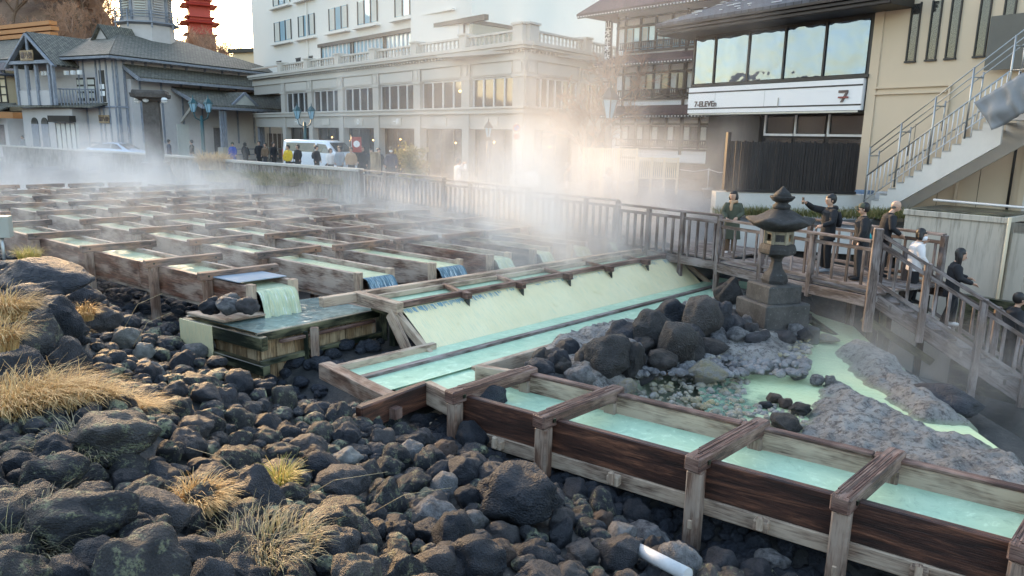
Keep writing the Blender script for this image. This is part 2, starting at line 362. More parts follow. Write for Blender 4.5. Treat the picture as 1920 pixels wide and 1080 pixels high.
# ============================================================ the seven wooden flumes of the field
SL = .014
def zt(a, z0): return z0+SL*(-14.66-a)            # flume rises gently upstream
ROWS = [  # near edge v, width, end u, first cap u, label
 (8.10, 1.22, -11.55, -12.75, 'nearest long wooden flume, spilling into the square plank box'),
 (10.28, 1.17, -11.0, -13.95, 'second wooden flume from the nearest one, spilling thin blue water'),
 (12.2, 1.17, -10.65, -13.55, 'third wooden flume from the nearest one, grey sided, spilling blue water'),
 (14.02, .98, -10.37, -13.25, 'fourth wooden flume, middle one of the seven, with a red-brown side and a white spill'),
 (15.52, .98, -10.1, -12.85, 'fifth wooden flume, counting from the nearest, with a bright foaming spill'),
 (17.0, .98, -9.87, -12.55, 'sixth wooden flume, the last but one before the walkway fence'),
 (18.6, .98, -9.62, -12.20, 'farthest wooden flume, closest to the walkway fence, half veiled in steam')]
for ri, (v0, wd, ue, uc, lab) in enumerate(ROWS):
    ufar = -36.0+.4*ri
    t = thing('flume', lab, 'flume', uv(ue, v0, -4.05), 'parallel wooden flumes of the hot spring field')
    sk = lambda a, b: uv(a+.178*(b-v0), b, 0)
    zb, zb0 = -2.79, -3.36
    near = ri < 4
    for side, vb in enumerate((v0+.14, v0+wd-.24)):
        # board in stretches between the caps so that the joints show
        m = MB(); cuts = [ue-.12]; k = uc
        while k > ufar: cuts.append(k); k -= 2.63
        cuts.append(ufar)
        for a1, a0 in zip(cuts[:-1], cuts[1:]):
            j = random.uniform(-.012, .012); h = random.uniform(-.01, .015)
            p = lambda a, b, z: sk(a, b)+UP*zt(a, z)
            b0 = vb+j; b1 = b0+.10
            m.hexa([p(a0, b0, zb0), p(a1-.004, b0, zb0), p(a1-.004, b1, zb0), p(a0, b1, zb0), p(a0, b0, zb+h), p(a1-.004, b0, zb+h), p(a1-.004, b1, zb+h), p(a0, b1, zb+h)])
        m.build('side_board', M['flume_grey'] if ri in (1,) or side else (M['flume'] if ri not in (1, 2) else M['flume_grey']), t, bevel=.008 if near else 0)
        # crusted end block
        m = MB(); q = sk(ue-.06, vb+.05)
        m.beam(q+UP*zt(ue, zb0-.05), q+UP*zt(ue, zb+.03), .13, .17, up=U)
        m.build('end_board', M['crust'], t, bevel=.012)
    m = MB()   # floor
    P = [sk(ue-.02, v0+.2), sk(ue-.02, v0+wd-.2), sk(ufar, v0+wd-.2), sk(ufar, v0+.2)]
    m.hexa([P[3]+UP*zt(ufar, -3.44), P[0]+UP*zt(ue, -3.44), P[1]+UP*zt(ue, -3.44), P[2]+UP*zt(ufar, -3.44)]+[P[3]+UP*zt(ufar, -3.32), P[0]+UP*zt(ue, -3.32), P[1]+UP*zt(ue, -3.32), P[2]+UP*zt(ufar, -3.32)])
    m.build('floor_board', M['flume_grey'], t)
    # water in the flume, its lip and the spill
    wl = -2.885; m = MB(); n = 60
    for i in range(n):
        a0 = ufar+(ue-ufar)*i/n; a1 = ufar+(ue-ufar)*(i+1)/n
        m.poly([sk(a0, v0+.235)+UP*zt(a0, wl), sk(a1, v0+.235)+UP*zt(a1, wl), sk(a1, v0+wd-.235)+UP*zt(a1, wl), sk(a0, v0+wd-.235)+UP*zt(a0, wl)], True)
    m.build('water', M['water_pale'], t)
    drop = {0: -3.42}.get(ri, -3.13)
    prof = [(0, 0), (.06, -.015), (.12, -.07), (.17, -.17), (.21, -.32), (.25, -.55), (.28, -.8)]
    m = MB(); nc = 14; tot = 0
    zz = [(p_, max(h_, drop-.03-zt(ue, wl))) for p_, h_ in prof]
    for k in range(len(zz)-1):
        for i in range(nc):
            f0, f1 = i/nc, (i+1)/nc; q = []
            for kk, ff in ((k, f0), (k, f1), (k+1, f1), (k+1, f0)):
                wob = .025*math.sin(ff*23+ri*2)+.02*math.sin(ff*51+ri); b_ = v0+.235+(wd-.47)*ff
                q.append(sk(ue+zz[kk][0]*(1+wob*4)+ (wob if kk else 0), b_)+UP*(zt(ue, wl)+zz[kk][1]))
            m.poly(q, True); m.t[-1] = [(f0*1, zz[k][1]), (f1*1, zz[k][1]), (f1, zz[k+1][1]), (f0, zz[k+1][1])]
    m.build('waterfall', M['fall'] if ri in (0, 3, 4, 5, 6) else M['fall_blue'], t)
    # caps and the posts under them
    k = uc; i = 0; proto = None; pp = None
    while k > ufar+.5:
        L = 1.62 if ri < 3 else 1.40
        c0 = uv(k, v0-.12)+UP*zt(k, -2.73)
        if proto is None or ri < 2 or i < 3:
            m = MB(); tw = random.uniform(-.01, .01)
            m.beam(c0+UP*tw, c0+W*L-UP*tw, .17, .155)
            cap = m.build('cap', M['cap'], t, bevel=.012)
            if random.random() < 2:
                for q in (.16, L-.16):
                    mm = MB(); mm.tube([c0+W*q+NN*.084, c0+W*q+NN*.092], .022, 8); mm.build('bolt_head', M['moss'], cap)
            for q in (.16, L-.19):
                m = MB(); f = c0+W*q
                gz = -3.95 if ri else max(-4.5, ground(f.x, f.y)-.1)
                if ri == 0 and i == 0 and q < 1: gz = -3.95
                m.beam(Vector((f.x, f.y, gz)), f-UP*.079, .15, .15, up=U)
                m.build('post', M['post'], t, bevel=.012)
            proto = (c0.copy(), cap)
        else:
            cc = proto[1].copy(); C.objects.link(cc); cc.location = Vector(proto[1].location)+(c0-proto[0])
            for ch in proto[1].children: d = ch.copy(); C.objects.link(d); d.parent = cc
            for q in (.16, L-.19):
                m = MB(); f = c0+W*q; m.beam(Vector((f.x, f.y, -3.9)), f-UP*.079, .15, .15, up=U); m.build('post', M['post'], t)
        k -= 2.63*(random.uniform(.985, 1.015)); i += 1
        if ri == 0 and i == 1: k = -14.66
def mm_sheet():
    m, n, l, b = nmat('pale_metal_sheet'); v = wcoord(n, l)
    l.new(mix(n, l, noi(n, l, v, 4, 4), (.24, .28, .33), (.34, .38, .43)), b.inputs['Base Color']); b.inputs['Roughness'].default_value = .85; b.inputs['Specular IOR Level'].default_value = .1; return m
M['sheet'] = mm_sheet()
m = MB(); a0 = uv(-12.7, 8.2, -2.79); a1 = uv(-11.85, 8.22, -2.80); a2 = uv(-11.7, 9.2, -2.80); a3 = uv(-12.6, 9.2, -2.80)
m.hexa([a0, a1, a2, a3, a0+UP*.018, a1+UP*.018, a2+UP*.018, a3+UP*.018])
tag(m.build('cover_sheet', M['sheet']), 'thin pale blue-grey sheet lying over the end of the nearest flume', 'sheet')

# ============================================================ wide collecting trough and sulphur chute
t = thing('chute', 'wide pale yellow sulphur-coated chute below the long trough of green water', 'chute', nw(-10.75, 12, -4.05))
w0, w1 = 7.95, 17.75
zT = -3.05
def beam_n(name, a, b, w_, h, mat, par=t, bev=.01, up=UP):
    m = MB(); m.beam(a, b, w_, h, up=up); return m.build(name, mat, par, bevel=bev)
beam_n('back_rail', nw(-11.85, w0-.95, zT-.05), nw(-11.7, w1, zT-.05), .16, .18, M['crust'])
beam_n('front_rail', nw(-10.72, w0, zT-.04), nw(-10.85, w1-.25, zT-.04), .13, .10, M['ffcap'])
beam_n('inner_rail', nw(-11.62, w0-.1, zT-.07), nw(-11.52, w1, zT-.07), .08, .10, M['crust'])
beam_n('end_rail', nw(-11.9, w0-.15, zT-.06), nw(-10.62, w0-.05, zT-.09), .18, .22, M['crust'])
beam_n('end_rail', nw(-11.8, w1+.05, zT-.05), nw(-10.75, w1+.02, zT-.05), .16, .18, M['crust'])
for k in range(6):
    ww = w0+1.55+k*1.55
    beam_n('cross_bar', nw(-11.68, ww+.32, zT-.055), nw(-10.62, ww, zT-.055), .10, .09, M['ffcap'])
    m = MB(); m.box(nw(-10.62, ww+.03, zT-.06), .14, .2, .13, math.atan2(W.y, W.x)); bl = m.build('bar_end', M['ffcap'], t, bevel=.01)
    m = MB(); q = nw(-10.60, ww-.06, zT-.14); m.prism([q, q+W*.13, q+W*.07+NN*.06-UP*.13], NN*.04)
    m.build('bracket', M['moss'], t)
m = MB(); m.poly([nw(-11.7, w0, zT-.13), nw(-10.8, w0, zT-.13), nw(-10.85, w1, zT-.13), nw(-11.6, w1, zT-.13)])
m.build('water', M['water'], t)
# slope, slightly curved, as a thick shell with noise relief
ns, nl = 14, 160; mb = MB(); zc0, zc1 = zT-.115, -3.86
def chp(i, j):
    f = i/ns; ww = w0+.02+(w1-.35-w0)*j/nl
    n_ = -10.70-.1*(ww-w0)/(w1-w0)+f*.84; z = zc0-(zc0-zc1)*(f**1.08)
    q = noise.noise(Vector((ww*1.1, f*3, 3)))*.018+noise.noise(Vector((ww*4, f*9, 7)))*.008
    return nw(n_, ww+.10*f, z)+NN*q
for i in range(ns):
    for j in range(nl):
        mb.poly([chp(i, j), chp(i+1, j), chp(i+1, j+1), chp(i, j+1)], True)
        a, b_ = j/nl*(w1-w0), i/ns*1.1; e = (w1-w0)/nl; g = 1.1/ns
        mb.t[-1] = [(a, b_), (a, b_+g), (a+e, b_+g), (a+e, b_)]
mb.build('chute_slope', M['chute'], t)
# fringe of dripping water at the top and bottom of the slope
def fringe(f0, f1, outw, name, mat, seed, gaps=.35, j0=0, j1=1.0):
    mb = MB(); rs = random.Random(seed); n = 420
    for j in range(int(n*j0), int(n*j1)):
        if rs.random() < gaps or noise.noise(Vector((j*.03, seed, 0))) > .25: continue
        jj = j/n*nl; a = chp(f0*ns, jj)+NN*outw+UP*outw*.5; ln = rs.uniform(.4, 1.0)
        fe = f0+(f1-f0)*ln; b_ = chp(fe*ns, jj)+NN*outw+UP*outw*.5; wd = W*rs.uniform(.008, .02)
        mb.poly([a, b_, b_+wd, a+wd])
    return mb.build(name, mat, t)
M['drip'] = plain('drip_blue', (.16, .33, .42), .15, 0, .4, 30, .3, 40)
fringe(0.02, .16, .012, 'dripping_water', M['drip'], 3, .3, 0, .26)
fringe(0.02, .09, .012, 'dripping_water', M['drip'], 5, .72, .26, .86)
fringe(0.02, .2, .012, 'dripping_water', M['drip'], 8, .3, .86, 1.0)
# side frames of the slope
beam_n('side_frame', nw(-10.75, w0-.08, zT-.16), nw(-9.75, w0+.02, -3.92), .10, .16, M['crust'])
beam_n('side_frame', nw(-10.8, w1-.2, zT-.12), nw(-9.9, w1+.05, -3.85), .10, .12, M['crust'])
beam_n('side_brace', nw(-10.85, w0-.12, zT-.2), nw(-10.1, w0-.2, -3.95), .07, .26, M['crust'])
for k in range(7): beam_n('trestle_post', nw(-11.3, w0+.3+k*1.6, -4.1), nw(-11.3, w0+.3+k*1.6, zT-.16), .14, .14, M['moss'], up=U)
m = MB(); m.box(nw(-11.25, (w0+w1)/2, zT-.25), .9, w1-w0-.1, .16, math.atan2(NN.y, NN.x)); m.build('trough_bottom', M['moss'], t)
# lower channels with their rails
t2 = thing('channel', 'green lower channel with two weathered rails at the foot of the chute', 'channel', nw(-9.3, 12, -4.2))
m = MB(); m.poly([nw(-9.95, 6.2, -3.79), nw(-8.66, 6.2, -3.79), nw(-8.8, 18.6, -3.79), nw(-10.1, 18.6, -3.79)]); m.build('water', M['water'], t2)
beam_n('back_rail', nw(-9.95, 5.95, -3.80), nw(-9.93, w0+.2, -3.80), .12, .24, M['crust'], t2)
beam_n('middle_rail', nw(-9.38, 5.95, -3.81), nw(-9.5, 18.6, -3.81), .13, .14, M['rail'], t2)
beam_n('outer_wall', nw(-8.62, 7.9, -3.92), nw(-8.80, 17.2, -3.92), .12, .3, M['crust'], t2)
beam_n('end_beam', nw(-10.2, 6.05, -3.80), nw(-8.05, 6.0, -3.84), .22, .26, M['post'], t2)

# ============================================================ foreground flume
t = thing('flume', 'big red-brown foreground flume with thick posts, running out at the lower right', 'flume', uv(-2.5, 8.3, -4.7))
def ub(name, a0, a1, vv_, z, w_, h, mat, par=t, bev=.012, dv=0):
    return beam_n(name, uv(a0, vv_, z), uv(a1, vv_+dv, z), w_, h, mat, par, bev)
caps = [-6.12, -4.66, -2.62, -1.08, .42]
cuts = [-6.1, -4.6, -2.55, -1.0, .5, 2.0]
for a0, a1 in zip(cuts[:-1], cuts[1:]):
    ub('side_board', a0+.003, a1-.003, 7.72+random.uniform(-.006, .006), -3.79, .10, .46, M['ff'])
    ub('base_board', a0+.003, a1-.003, 7.70, -4.12, .10, .20, M['crust'])
    o = ub('side_board', a0+.003, a1-.003, 9.0+random.uniform(-.008, .008), -3.72, .10, .3, M['crust'])
    ub('top_board', a0+.003, a1-.003, 9.0, -3.545, .13, .045, M['ffcap'])
ub('floor_board', -7.0, 2.0, 8.36, -4.2, 1.24, .08, M['crust'])
m = MB(); m.poly([uv(-8.1, 7.77, -3.826), uv(2, 7.77, -3.80), uv(2, 8.96, -3.80), uv(-6.6, 8.96, -3.826), uv(-7.6, 9.6, -3.826)]); m.build('water', M['water'], t)
for i, a in enumerate(caps):
    p0 = uv(a, 7.44, -3.55); p1 = p0+W*1.72
    m = MB(); m.beam(p0, p1, .20, .18); cp = m.build('cap', M['ffcap'], t, bevel=.018)
    # weathered splits: thin ridges laid on the top
    m = MB(); rs = random.Random(i)
    for k in range(7):
        o = (k-3)*.027+rs.uniform(-.004, .004); s0 = rs.uniform(.02, .3); s1 = rs.uniform(1.1, 1.7); hgt = rs.uniform(.004, .014)
        m.beam(p0+W*s0+NN*o+UP*(.09+hgt/2), p0+W*s1+NN*o+UP*(.09+hgt/2), .016, hgt)
    m.build('split_grain', M['ffcap'], cp)
    for q in (.2, 1.6): m = MB(); m.box(p0+W*q+NN*.101, .05, .03, .05, math.atan2(W.y, W.x)); m.build('bolt_head', M['moss'], cp)
    for q in (.12, 1.56):
        f = p0+W*q; gz = -4.95 if q < 1 else -4.3
        m = MB(); m.beam(Vector((f.x, f.y, gz)), f-UP*.091, .18, .18, up=U); ps = m.build('post', M['post'], t, bevel=.02)
        if q < 1:
            m = MB(); g = f-V*.0; g.z = -4.28; m.beam(g-V*.11, g-V*.08, .05, .11); m.build('tenon_plate', M['crust'], ps, bevel=.008)
for i in range(5):
    a = (caps[i]+(caps[i+1] if i < 4 else 2.0))/2
    p = uv(a, 7.58, -4.10); m = MB(); m.beam(p-V*.03, p+V*.1, .16, .13); m.beam(p-V*.08+UP*.05, p-V*.02+UP*.05, .07, .17); m.build('wedge_block', M['crust'], t, bevel=.015)
# angled head where the channel turns into the flume
t3 = thing('angled_beam', 'angled red-brown head beam joining the lower channel to the foreground flume', 'beam', uv(-6.7, 7.6, -4.2))
pA = atZ(672, 770, -3.62); pB = atZ(800, 722, -3.62); pC = uv(-6.15, 7.66, -3.74)
m = MB(); m.beam(pA-UP*.12, pB-UP*.12, .14, .36); m.build('head_beam', M['ff'], t3, bevel=.02)
m = MB(); m.beam(pB-UP*.10, pC-UP*.02, .14, .34); m.build('corner_board', M['crust'], t3, bevel=.02)
m = MB(); pm = pA.lerp(pB, .42)-UP*.17; d = (pB-pA).normalized(); m.beam(pm-d*.06+Vector((d.y,-d.x,0))*.12, pm+d*.08+Vector((d.y,-d.x,0))*.12, .14, .16); m.build('block', M['ffcap'], t3, bevel=.01)
pD = atZ(893, 688, -3.6); pE = uv(-6.1, 9.0, -3.6)
m = MB(); m.beam(pD-UP*.09, pE-UP*.09, .12, .26); m.build('inner_board', M['crust'], t3, bevel=.015)

# ============================================================ square plank box under the nearest flume
zB = -3.42
c1, c2, c3, c4 = [atZ(*q, zB) for q in ((352, 592), (484, 626), (708, 580), (598, 558))]
t = thing('plank_box', 'square wooden collecting box with wet black beams and upright ochre planks', 'box', (c2.x, c2.y, -4.2))
m = MB(); i1, i2, i3, i4 = c1, c2, c3, c4
m.poly([c1+UP*.01, c2+UP*.01, c3+UP*.01, c4+UP*.01]); m.build('water', M['boxwater'], t)
def wallp(a, b, name, mat, n, zlo, inset=.05):
    d = (b-a); L = d.length; d.normalize(); nrm = Vector((d.y, -d.x, 0)); mid = MB()
    for k in range(n):
        s0, s1 = L*k/n+.006, L*(k+1)/n-.006; h = random.uniform(-.01, .01)
        o = a-nrm*inset+nrm*h
        q0 = o+d*s0; q1 = o+d*s1
        mid.hexa([(q0.x, q0.y, zlo), (q1.x, q1.y, zlo), (q1-nrm*.06).xy.to_3d()+UP*zlo, (q0-nrm*.06).xy.to_3d()+UP*zlo]+[(q0.x, q0.y, zB-.02), (q1.x, q1.y, zB-.02), (q1-nrm*.06).xy.to_3d()+UP*(zB-.02), (q0-nrm*.06).xy.to_3d()+UP*(zB-.02)])
    return mid.build(name, mat, t, bevel=.005)
wallp(c2, c3, 'front_planks', M['boxwood'], 7, -4.5)
wallp(c1, c2, 'side_planks', M['boxwood'], 5, -4.5)
wallp(c4, c1, 'side_planks', M['crust'], 5, -4.5); wallp(c3, c4, 'side_planks', M['crust'], 5, -4.5)
dF = (c3-c2).normalized(); nF = Vector((dF.y, -dF.x, 0)); dS = (c1-c2).normalized(); nS = Vector((-dS.y, dS.x, 0))
def bx(name, a, b, w_, h, mat): m = MB(); m.beam(a, b, w_, h); return m.build(name, mat, t, bevel=.01)
bx('top_beam', c2+nF*.03-dF*.05-UP*.06, c3+nF*.03-UP*.06, .09, .15, M['moss'])
bx('top_beam', c2+nF*.09+dF*.35-UP*.19, c3+nF*.09-dF*.15-UP*.19, .07, .06, M['ffcap'])
bx('lower_beam', c2+nF*.06-dF*.02-UP*.52, c3+nF*.06+dF*.1-UP*.5, .08, .10, M['moss'])
bx('side_beam', c2+nS*.04-UP*.14-dS*.22, c1+nS*.04-UP*.14, .14, .24, M['moss'])
bx('side_beam', c2+nS*.05-UP*.60-dS*.25, c1+nS*.05-UP*.58-dS*.2, .16, .18, M['moss'])
bx('rear_beam', c1+nS*.02-UP*.1, c4-UP*.1, .12, .2, M['crust']); bx('rear_beam', c4-UP*.06, c3-UP*.06, .12, .16, M['crust'])
bx('upright', c2+dF*1.02+nF*.16-UP*.98, c2+dF*1.02+nF*.16-UP*.04, .14, .10, M['post'])
bx('upright', c2+dF*.88+nF*.10-UP*.98, c2+dF*.88+nF*.10-UP*.1, .08, .06, M['moss'])
bx('upright', c3+nF*.02-UP*1.0+dF*.1, c3+nF*.02+dF*.1, .22, .2, M['moss'])
q = c2+dS*1.15; m = MB(); m.poly([q+nS*.13-UP*.62, c1+nS*.13-UP*.62+dS*.05, c1+nS*.13-UP*.03+dS*.05, q+nS*.13-UP*.03][::-1]); m.build('sulphur_crust', M['chute'], t, solid=.03)
# plank with four stones holding it down
pl = [atZ(*q_, zB+.05) for q_ in ((350, 590), (420, 606), (500, 592), (440, 576))]
m = MB(); m.hexa([*pl, *[p+UP*.05 for p in pl]]); tag(m.build('plank', M['crust'], bevel=.01), 'short grey plank laid on the corner of the plank box under four stones', 'plank')
# ============================================================ rocks
def rock_mesh(name, seed, sub, lump=.28, facets=3, mat=None, el=(1, 1, 1)):
    bm = bmesh.new(); bmesh.ops.create_icosphere(bm, subdivisions=sub, radius=1)
    rs = random.Random(seed); off = Vector((seed*7.3, seed*3.1, seed*1.7))
    pl = []
    for k in range(facets):
        d = Vector((rs.gauss(0, 1), rs.gauss(0, 1), rs.gauss(0, 1))).normalized(); pl.append((d, rs.uniform(.62, .85)))
    for v in bm.verts:
        p = v.co.normalized(); r = 1+lump*noise.noise(p*1.1+off)+lump*.55*noise.noise(p*2.3+off)
        q = p*r
        for d, h in pl:
            e = q.dot(d)-h
            if e > 0: q -= d*e*.85
        n1 = noise.noise(p*5+off); q += p*(.05*n1+.028*noise.noise(p*11+off)-.05*max(0, .12-abs(noise.noise(p*2.6+off*2)))*4)
        v.co = Vector((q.x*el[0], q.y*el[1], q.z*el[2]))
    me = bpy.data.meshes.new(name); bm.to_mesh(me); bm.free()
    me.polygons.foreach_set('use_smooth', [True]*len(me.polygons))
    if mat: me.materials.append(mat)
    return me
RV = {}
def rock_var(k, matname, sub=4):
    key = (k, matname, sub)
    if key not in RV:
        if ('geo', k, sub) not in RV:
            RV[('geo', k, sub)] = rock_mesh('stone', 11+k*5, sub, .26+.06*(k % 3), 2+k % 4)
        me = RV[('geo', k, sub)].copy(); me.materials.clear(); me.materials.append(M[matname]); RV[key] = me
    return RV[key]
def put_rock(name, loc, r, matname, label, group=None, k=None, sc_=(1, .85, .75), rot=None, sub=4, cat='stone'):
    k = random.randrange(12) if k is None else k
    o = bpy.data.objects.new(name, rock_var(k, matname, sub)); C.objects.link(o); o.location = loc
    o.scale = (r*sc_[0], r*sc_[1], r*sc_[2]); o.rotation_euler = rot or (random.uniform(-.4, .4), random.uniform(-.4, .4), random.uniform(0, 6.28))
    return tag(o, label, cat, group)
def hit(px, py):
    r = ray(px, py); t = 1.5
    while t < 60:
        q = r*t
        if q.z < ground(q.x, q.y): return q, t
        t += .05
    return r*10, 10
placed = []   # x, y, r
SPEC = [  # px, py centre, diameter px, material, label, squash, variant, depth
 (895, 775, 112, 'lava', 'biggest round black lava boulder leaning on the foreground flume head', (1, .9, .98), 1),
 (975, 925, 150, 'lava', 'large dark grey lava boulder under the first post of the foreground flume', (1, .8, .68), 4),
 (885, 820, 62, 'lava', 'smaller black stone tucked under the biggest round boulder', (1, .9, .9), 7),
 (650, 858, 50, 'whitestone', 'whitish stone lying alone in the dark heap', (1, .9, .72), 2),
 (288, 968, 112, 'lava', 'blocky jet black boulder with sharp edges beside the straw tuft', (1, .9, .9), 3),
 (155, 975, 170, 'lava_lichen', 'large flat topped grey boulder to the left of the jet black one', (1, .8, .62), 8),
 (205, 815, 140, 'lava_lichen', 'broad boulder with a lichen fringe just below the long straw grass', (1, .8, .62), 5),
 (90, 895, 120, 'lava_lichen', 'round lichen spotted boulder near the left edge', (1, .9, .72), 6),
 (645, 905, 95, 'lava', 'smooth dark brownish boulder in the middle of the heap', (1, .9, .62), 9),
 (540, 1000, 10, 'lava', None, (1, 1, 1), 0),
 (845, 1010, 88, 'lava', 'upright oval grey boulder near the bottom centre', (.85, .85, 1), 10),
 (905, 1050, 100, 'lava', 'smooth grey boulder at the bottom edge centre', (1, .9, .8), 11),
 (725, 945, 82, 'lava_lichen', 'tall lumpy boulder with a lichen crown', (.8, .85, 1.1), 2),
 (240, 637, 46, 'whitestone', 'pale pointed stone standing in front of the dark boulders', (1, .8, .95), 9),
 (270, 660, 40, 'whitestone', 'pale pear shaped stone right of the pale pointed one', (.9, .8, .9), 4),
 (395, 655, 66, 'lava_pale', 'light grey rounded stone before the plank box', (1, .9, .8), 1),
 (360, 665, 52, 'lava_pale', 'pale grey stone just left of the light one by the plank box', (1, .9, .8), 6),
 (190, 1050, 110, 'lava', 'dark boulder at the bottom edge below the flat topped one', (1, .9, .7), 7),
 (370, 1045, 90, 'lava', 'dark angular boulder at the bottom edge below the straw tuft', (1, .9, .85), 8),
 (520, 852, 60, 'lava_lichen', 'round stone with pale green lichen patches mid heap', (1, .9, .7), 5),
 (245, 880, 70, 'lava_lichen', 'stone wholly grey-green with lichen in the left heap', (1, .9, .7), 3),
 (1275, 1040, 60, 'lava', 'dark stone against the pale pipe end', (1, .9, .8), 0),
 (1440, 1055, 58, 'lava_pale', 'speckled grey stone at the bottom edge under the foreground flume', (1, .9, .9), 5),
 (1230, 1010, 50, 'lava', None, (1, .9, .8), 3),
 (1190, 965, 62, 'lava', None, (1, .9, .8), 4),
 (1160, 1040, 80, 'lava', None, (1, .9, .8), 6), (1000, 1045, 80, 'lava', None, (1, .9, .8), 2),
]
BOUL = [ # left bank boulders: px, py, diameter, depth, label
 (90, 525, 150, 10.5, 'broad cracked black boulder at the top of the left bank', (1, .8, .55)),
 (60, 565, 110, 9.8, 'black boulder below the broad cracked one at the left bank', (1, .8, .6)),
 (105, 600, 100, 9.4, 'dark boulder in the middle of the left bank', (.9, .8, .8)),
 (80, 650, 110, 8.9, 'brownish lichen specked boulder low on the left bank', (.8, .8, 1.0)),
 (125, 690, 90, 8.7, 'dark upright boulder beside the long straw grass', (.7, .8, 1.1)),
 (30, 690, 110, 8.2, 'wide dark boulder at the left edge above the straw grass', (1, .8, .7)),
 (20, 620, 80, 9.0, 'dark boulder half hidden by grass at the left edge', (1, .8, .9)),
 (150, 560, 70, 11.5, 'round black boulder near the flume posts', (1, .9, .8)),
 (190, 600, 70, 11.6, 'low black boulder in front of the second flume post', (1, .9, .7)),
 (30, 520, 60, 11.5, 'small black boulder at the left edge under the control box', (1, .9, .8))]
GL = 'lava stones heaped in the foreground'
for px, py, dpx, mt, lab, s_, k in SPEC:
    if dpx < 20: continue
    q, t = hit(px, py+dpx*.25); r = dpx/2*t/1375*1.08
    q = ray(px, py)*t*(1-.3*r/t); q.z = max(q.z, ground(q.x, q.y)+r*.35*s_[2])
    o = put_rock('boulder' if r > .3 else 'stone', q, r, mt, lab or 'dark stone near the foreground flume, '+{1230: 'beside the pale pipe', 1190: 'in the shade behind the first post', 1160: 'left of the pale pipe', 1000: 'at the bottom edge centre right'}[px], None if lab else 'stones beneath the foreground flume', k, s_, (0, 0, random.uniform(-.5, .5)))
    placed.append((q.x, q.y, r))
for i, (px, py, dpx, Y, lab, s_) in enumerate(BOUL):
    q = atY(px, py, Y); r = dpx/2*Y/1375*1.1
    put_rock('boulder', q, r, 'lava_lichen' if i == 3 else 'lava', lab, None, (i*5+3) % 12, s_, (0, 0, i)); placed.append((q.x, q.y, r))
cand = []
rs = random.Random(21)
def inbed(x, y):
    a, b = touv(x, y); n_ = x*NN.x+y*NN.y; w_ = x*W.x+y*W.y
    if a > -7.6: return b < 7.35
    if a > -8.6: return b < 6.9
    if a > -13.2: return b < 6.85+.12*(-8.6-a)
    return b < 7.9
def proj(q):
    # to photo pixels
    f = Vector((0, math.cos(PITCH), -math.sin(PITCH))); u_ = Vector((0, math.sin(PITCH), math.cos(PITCH)))
    z = q.dot(f)
    if z < .3: return None
    x, y = q.x/z, q.dot(u_)/z
    a = x*math.cos(ROLL)+y*math.sin(ROLL); b = -x*math.sin(ROLL)+y*math.cos(ROLL)
    return 960+a*FPX, 540-b*FPX, z
import collections
gridr = collections.defaultdict(list)
def gadd(x, y, r): gridr[(int(x//.7), int(y//.7))].append((x, y, r))
for p in placed: gadd(*p)
def free(x, y, r, f):
    i, j = int(x//.7), int(y//.7)
    for a in (i-1, i, i+1):
        for b in (j-1, j, j+1):
            for X, Y, R in gridr[(a, b)]:
                if (X-x)**2+(Y-y)**2 < (f*(R+r))**2: return False
    return True
for rad, tries, f in ((.235, 50, .80), (.195, 900, .78), (.16, 2500, .78), (.135, 5000, .78), (.115, 9000, .78), (.10, 12000, .76), (.075, 9000, .74)):
    for _ in range(tries):
        x = rs.uniform(-12, 6); y = rs.uniform(2.6, 15.5)
        if not inbed(x, y): continue
        z = ground(x, y); pr = proj(Vector((x, y, z+.1)))
        if not pr or pr[0] < -140 or pr[0] > 2040 or pr[1] > 1230: continue
        r = rad*rs.uniform(.88, 1.18)
        # straw grass bank and dark hollow: fewer stones
        if pr[0] < 320 and 700 < pr[1] < 840 and rad > .13: continue
        if rad > .22 and rs.random() < .35 and pr[2] > 7: continue
        if not free(x, y, r, f): continue
        gadd(x, y, r); cand.append((x, y, z+r*rs.uniform(.25, .55)+.35*max(0, .13-r), r, pr))
cand.sort(key=lambda c: -c[3]/c[4][2])
low = []; pend = []
LM = [(895, 775, 'the biggest round boulder'), (975, 925, 'the boulder under the first post'), (650, 858, 'the lone whitish stone'), (288, 968, 'the jet black boulder'), (155, 975, 'the flat topped grey boulder'), (205, 815, 'the lichen fringed boulder'),
 (90, 895, 'the round lichen boulder'), (645, 905, 'the smooth brownish boulder'), (845, 1010, 'the upright oval boulder'), (905, 1050, 'the bottom centre boulder'), (725, 945, 'the tall lumpy boulder'), (240, 637, 'the pale pointed stone'), (395, 655, 'the light grey stone'),
 (528, 925, 'the star shaped tuft'), (365, 965, 'the orange straw tuft'), (500, 1040, 'the pale dry grass'), (215, 745, 'the long straw grass'), (520, 660, 'the plank box corner'), (690, 740, 'the angled head beam'), (1230, 1050, 'the pale pipe'), (1040, 880, 'the first flume post'), (600, 780, 'the middle of the heap'), (450, 760, 'the heap before the plank box'), (780, 860, 'the heap left of the first post')]
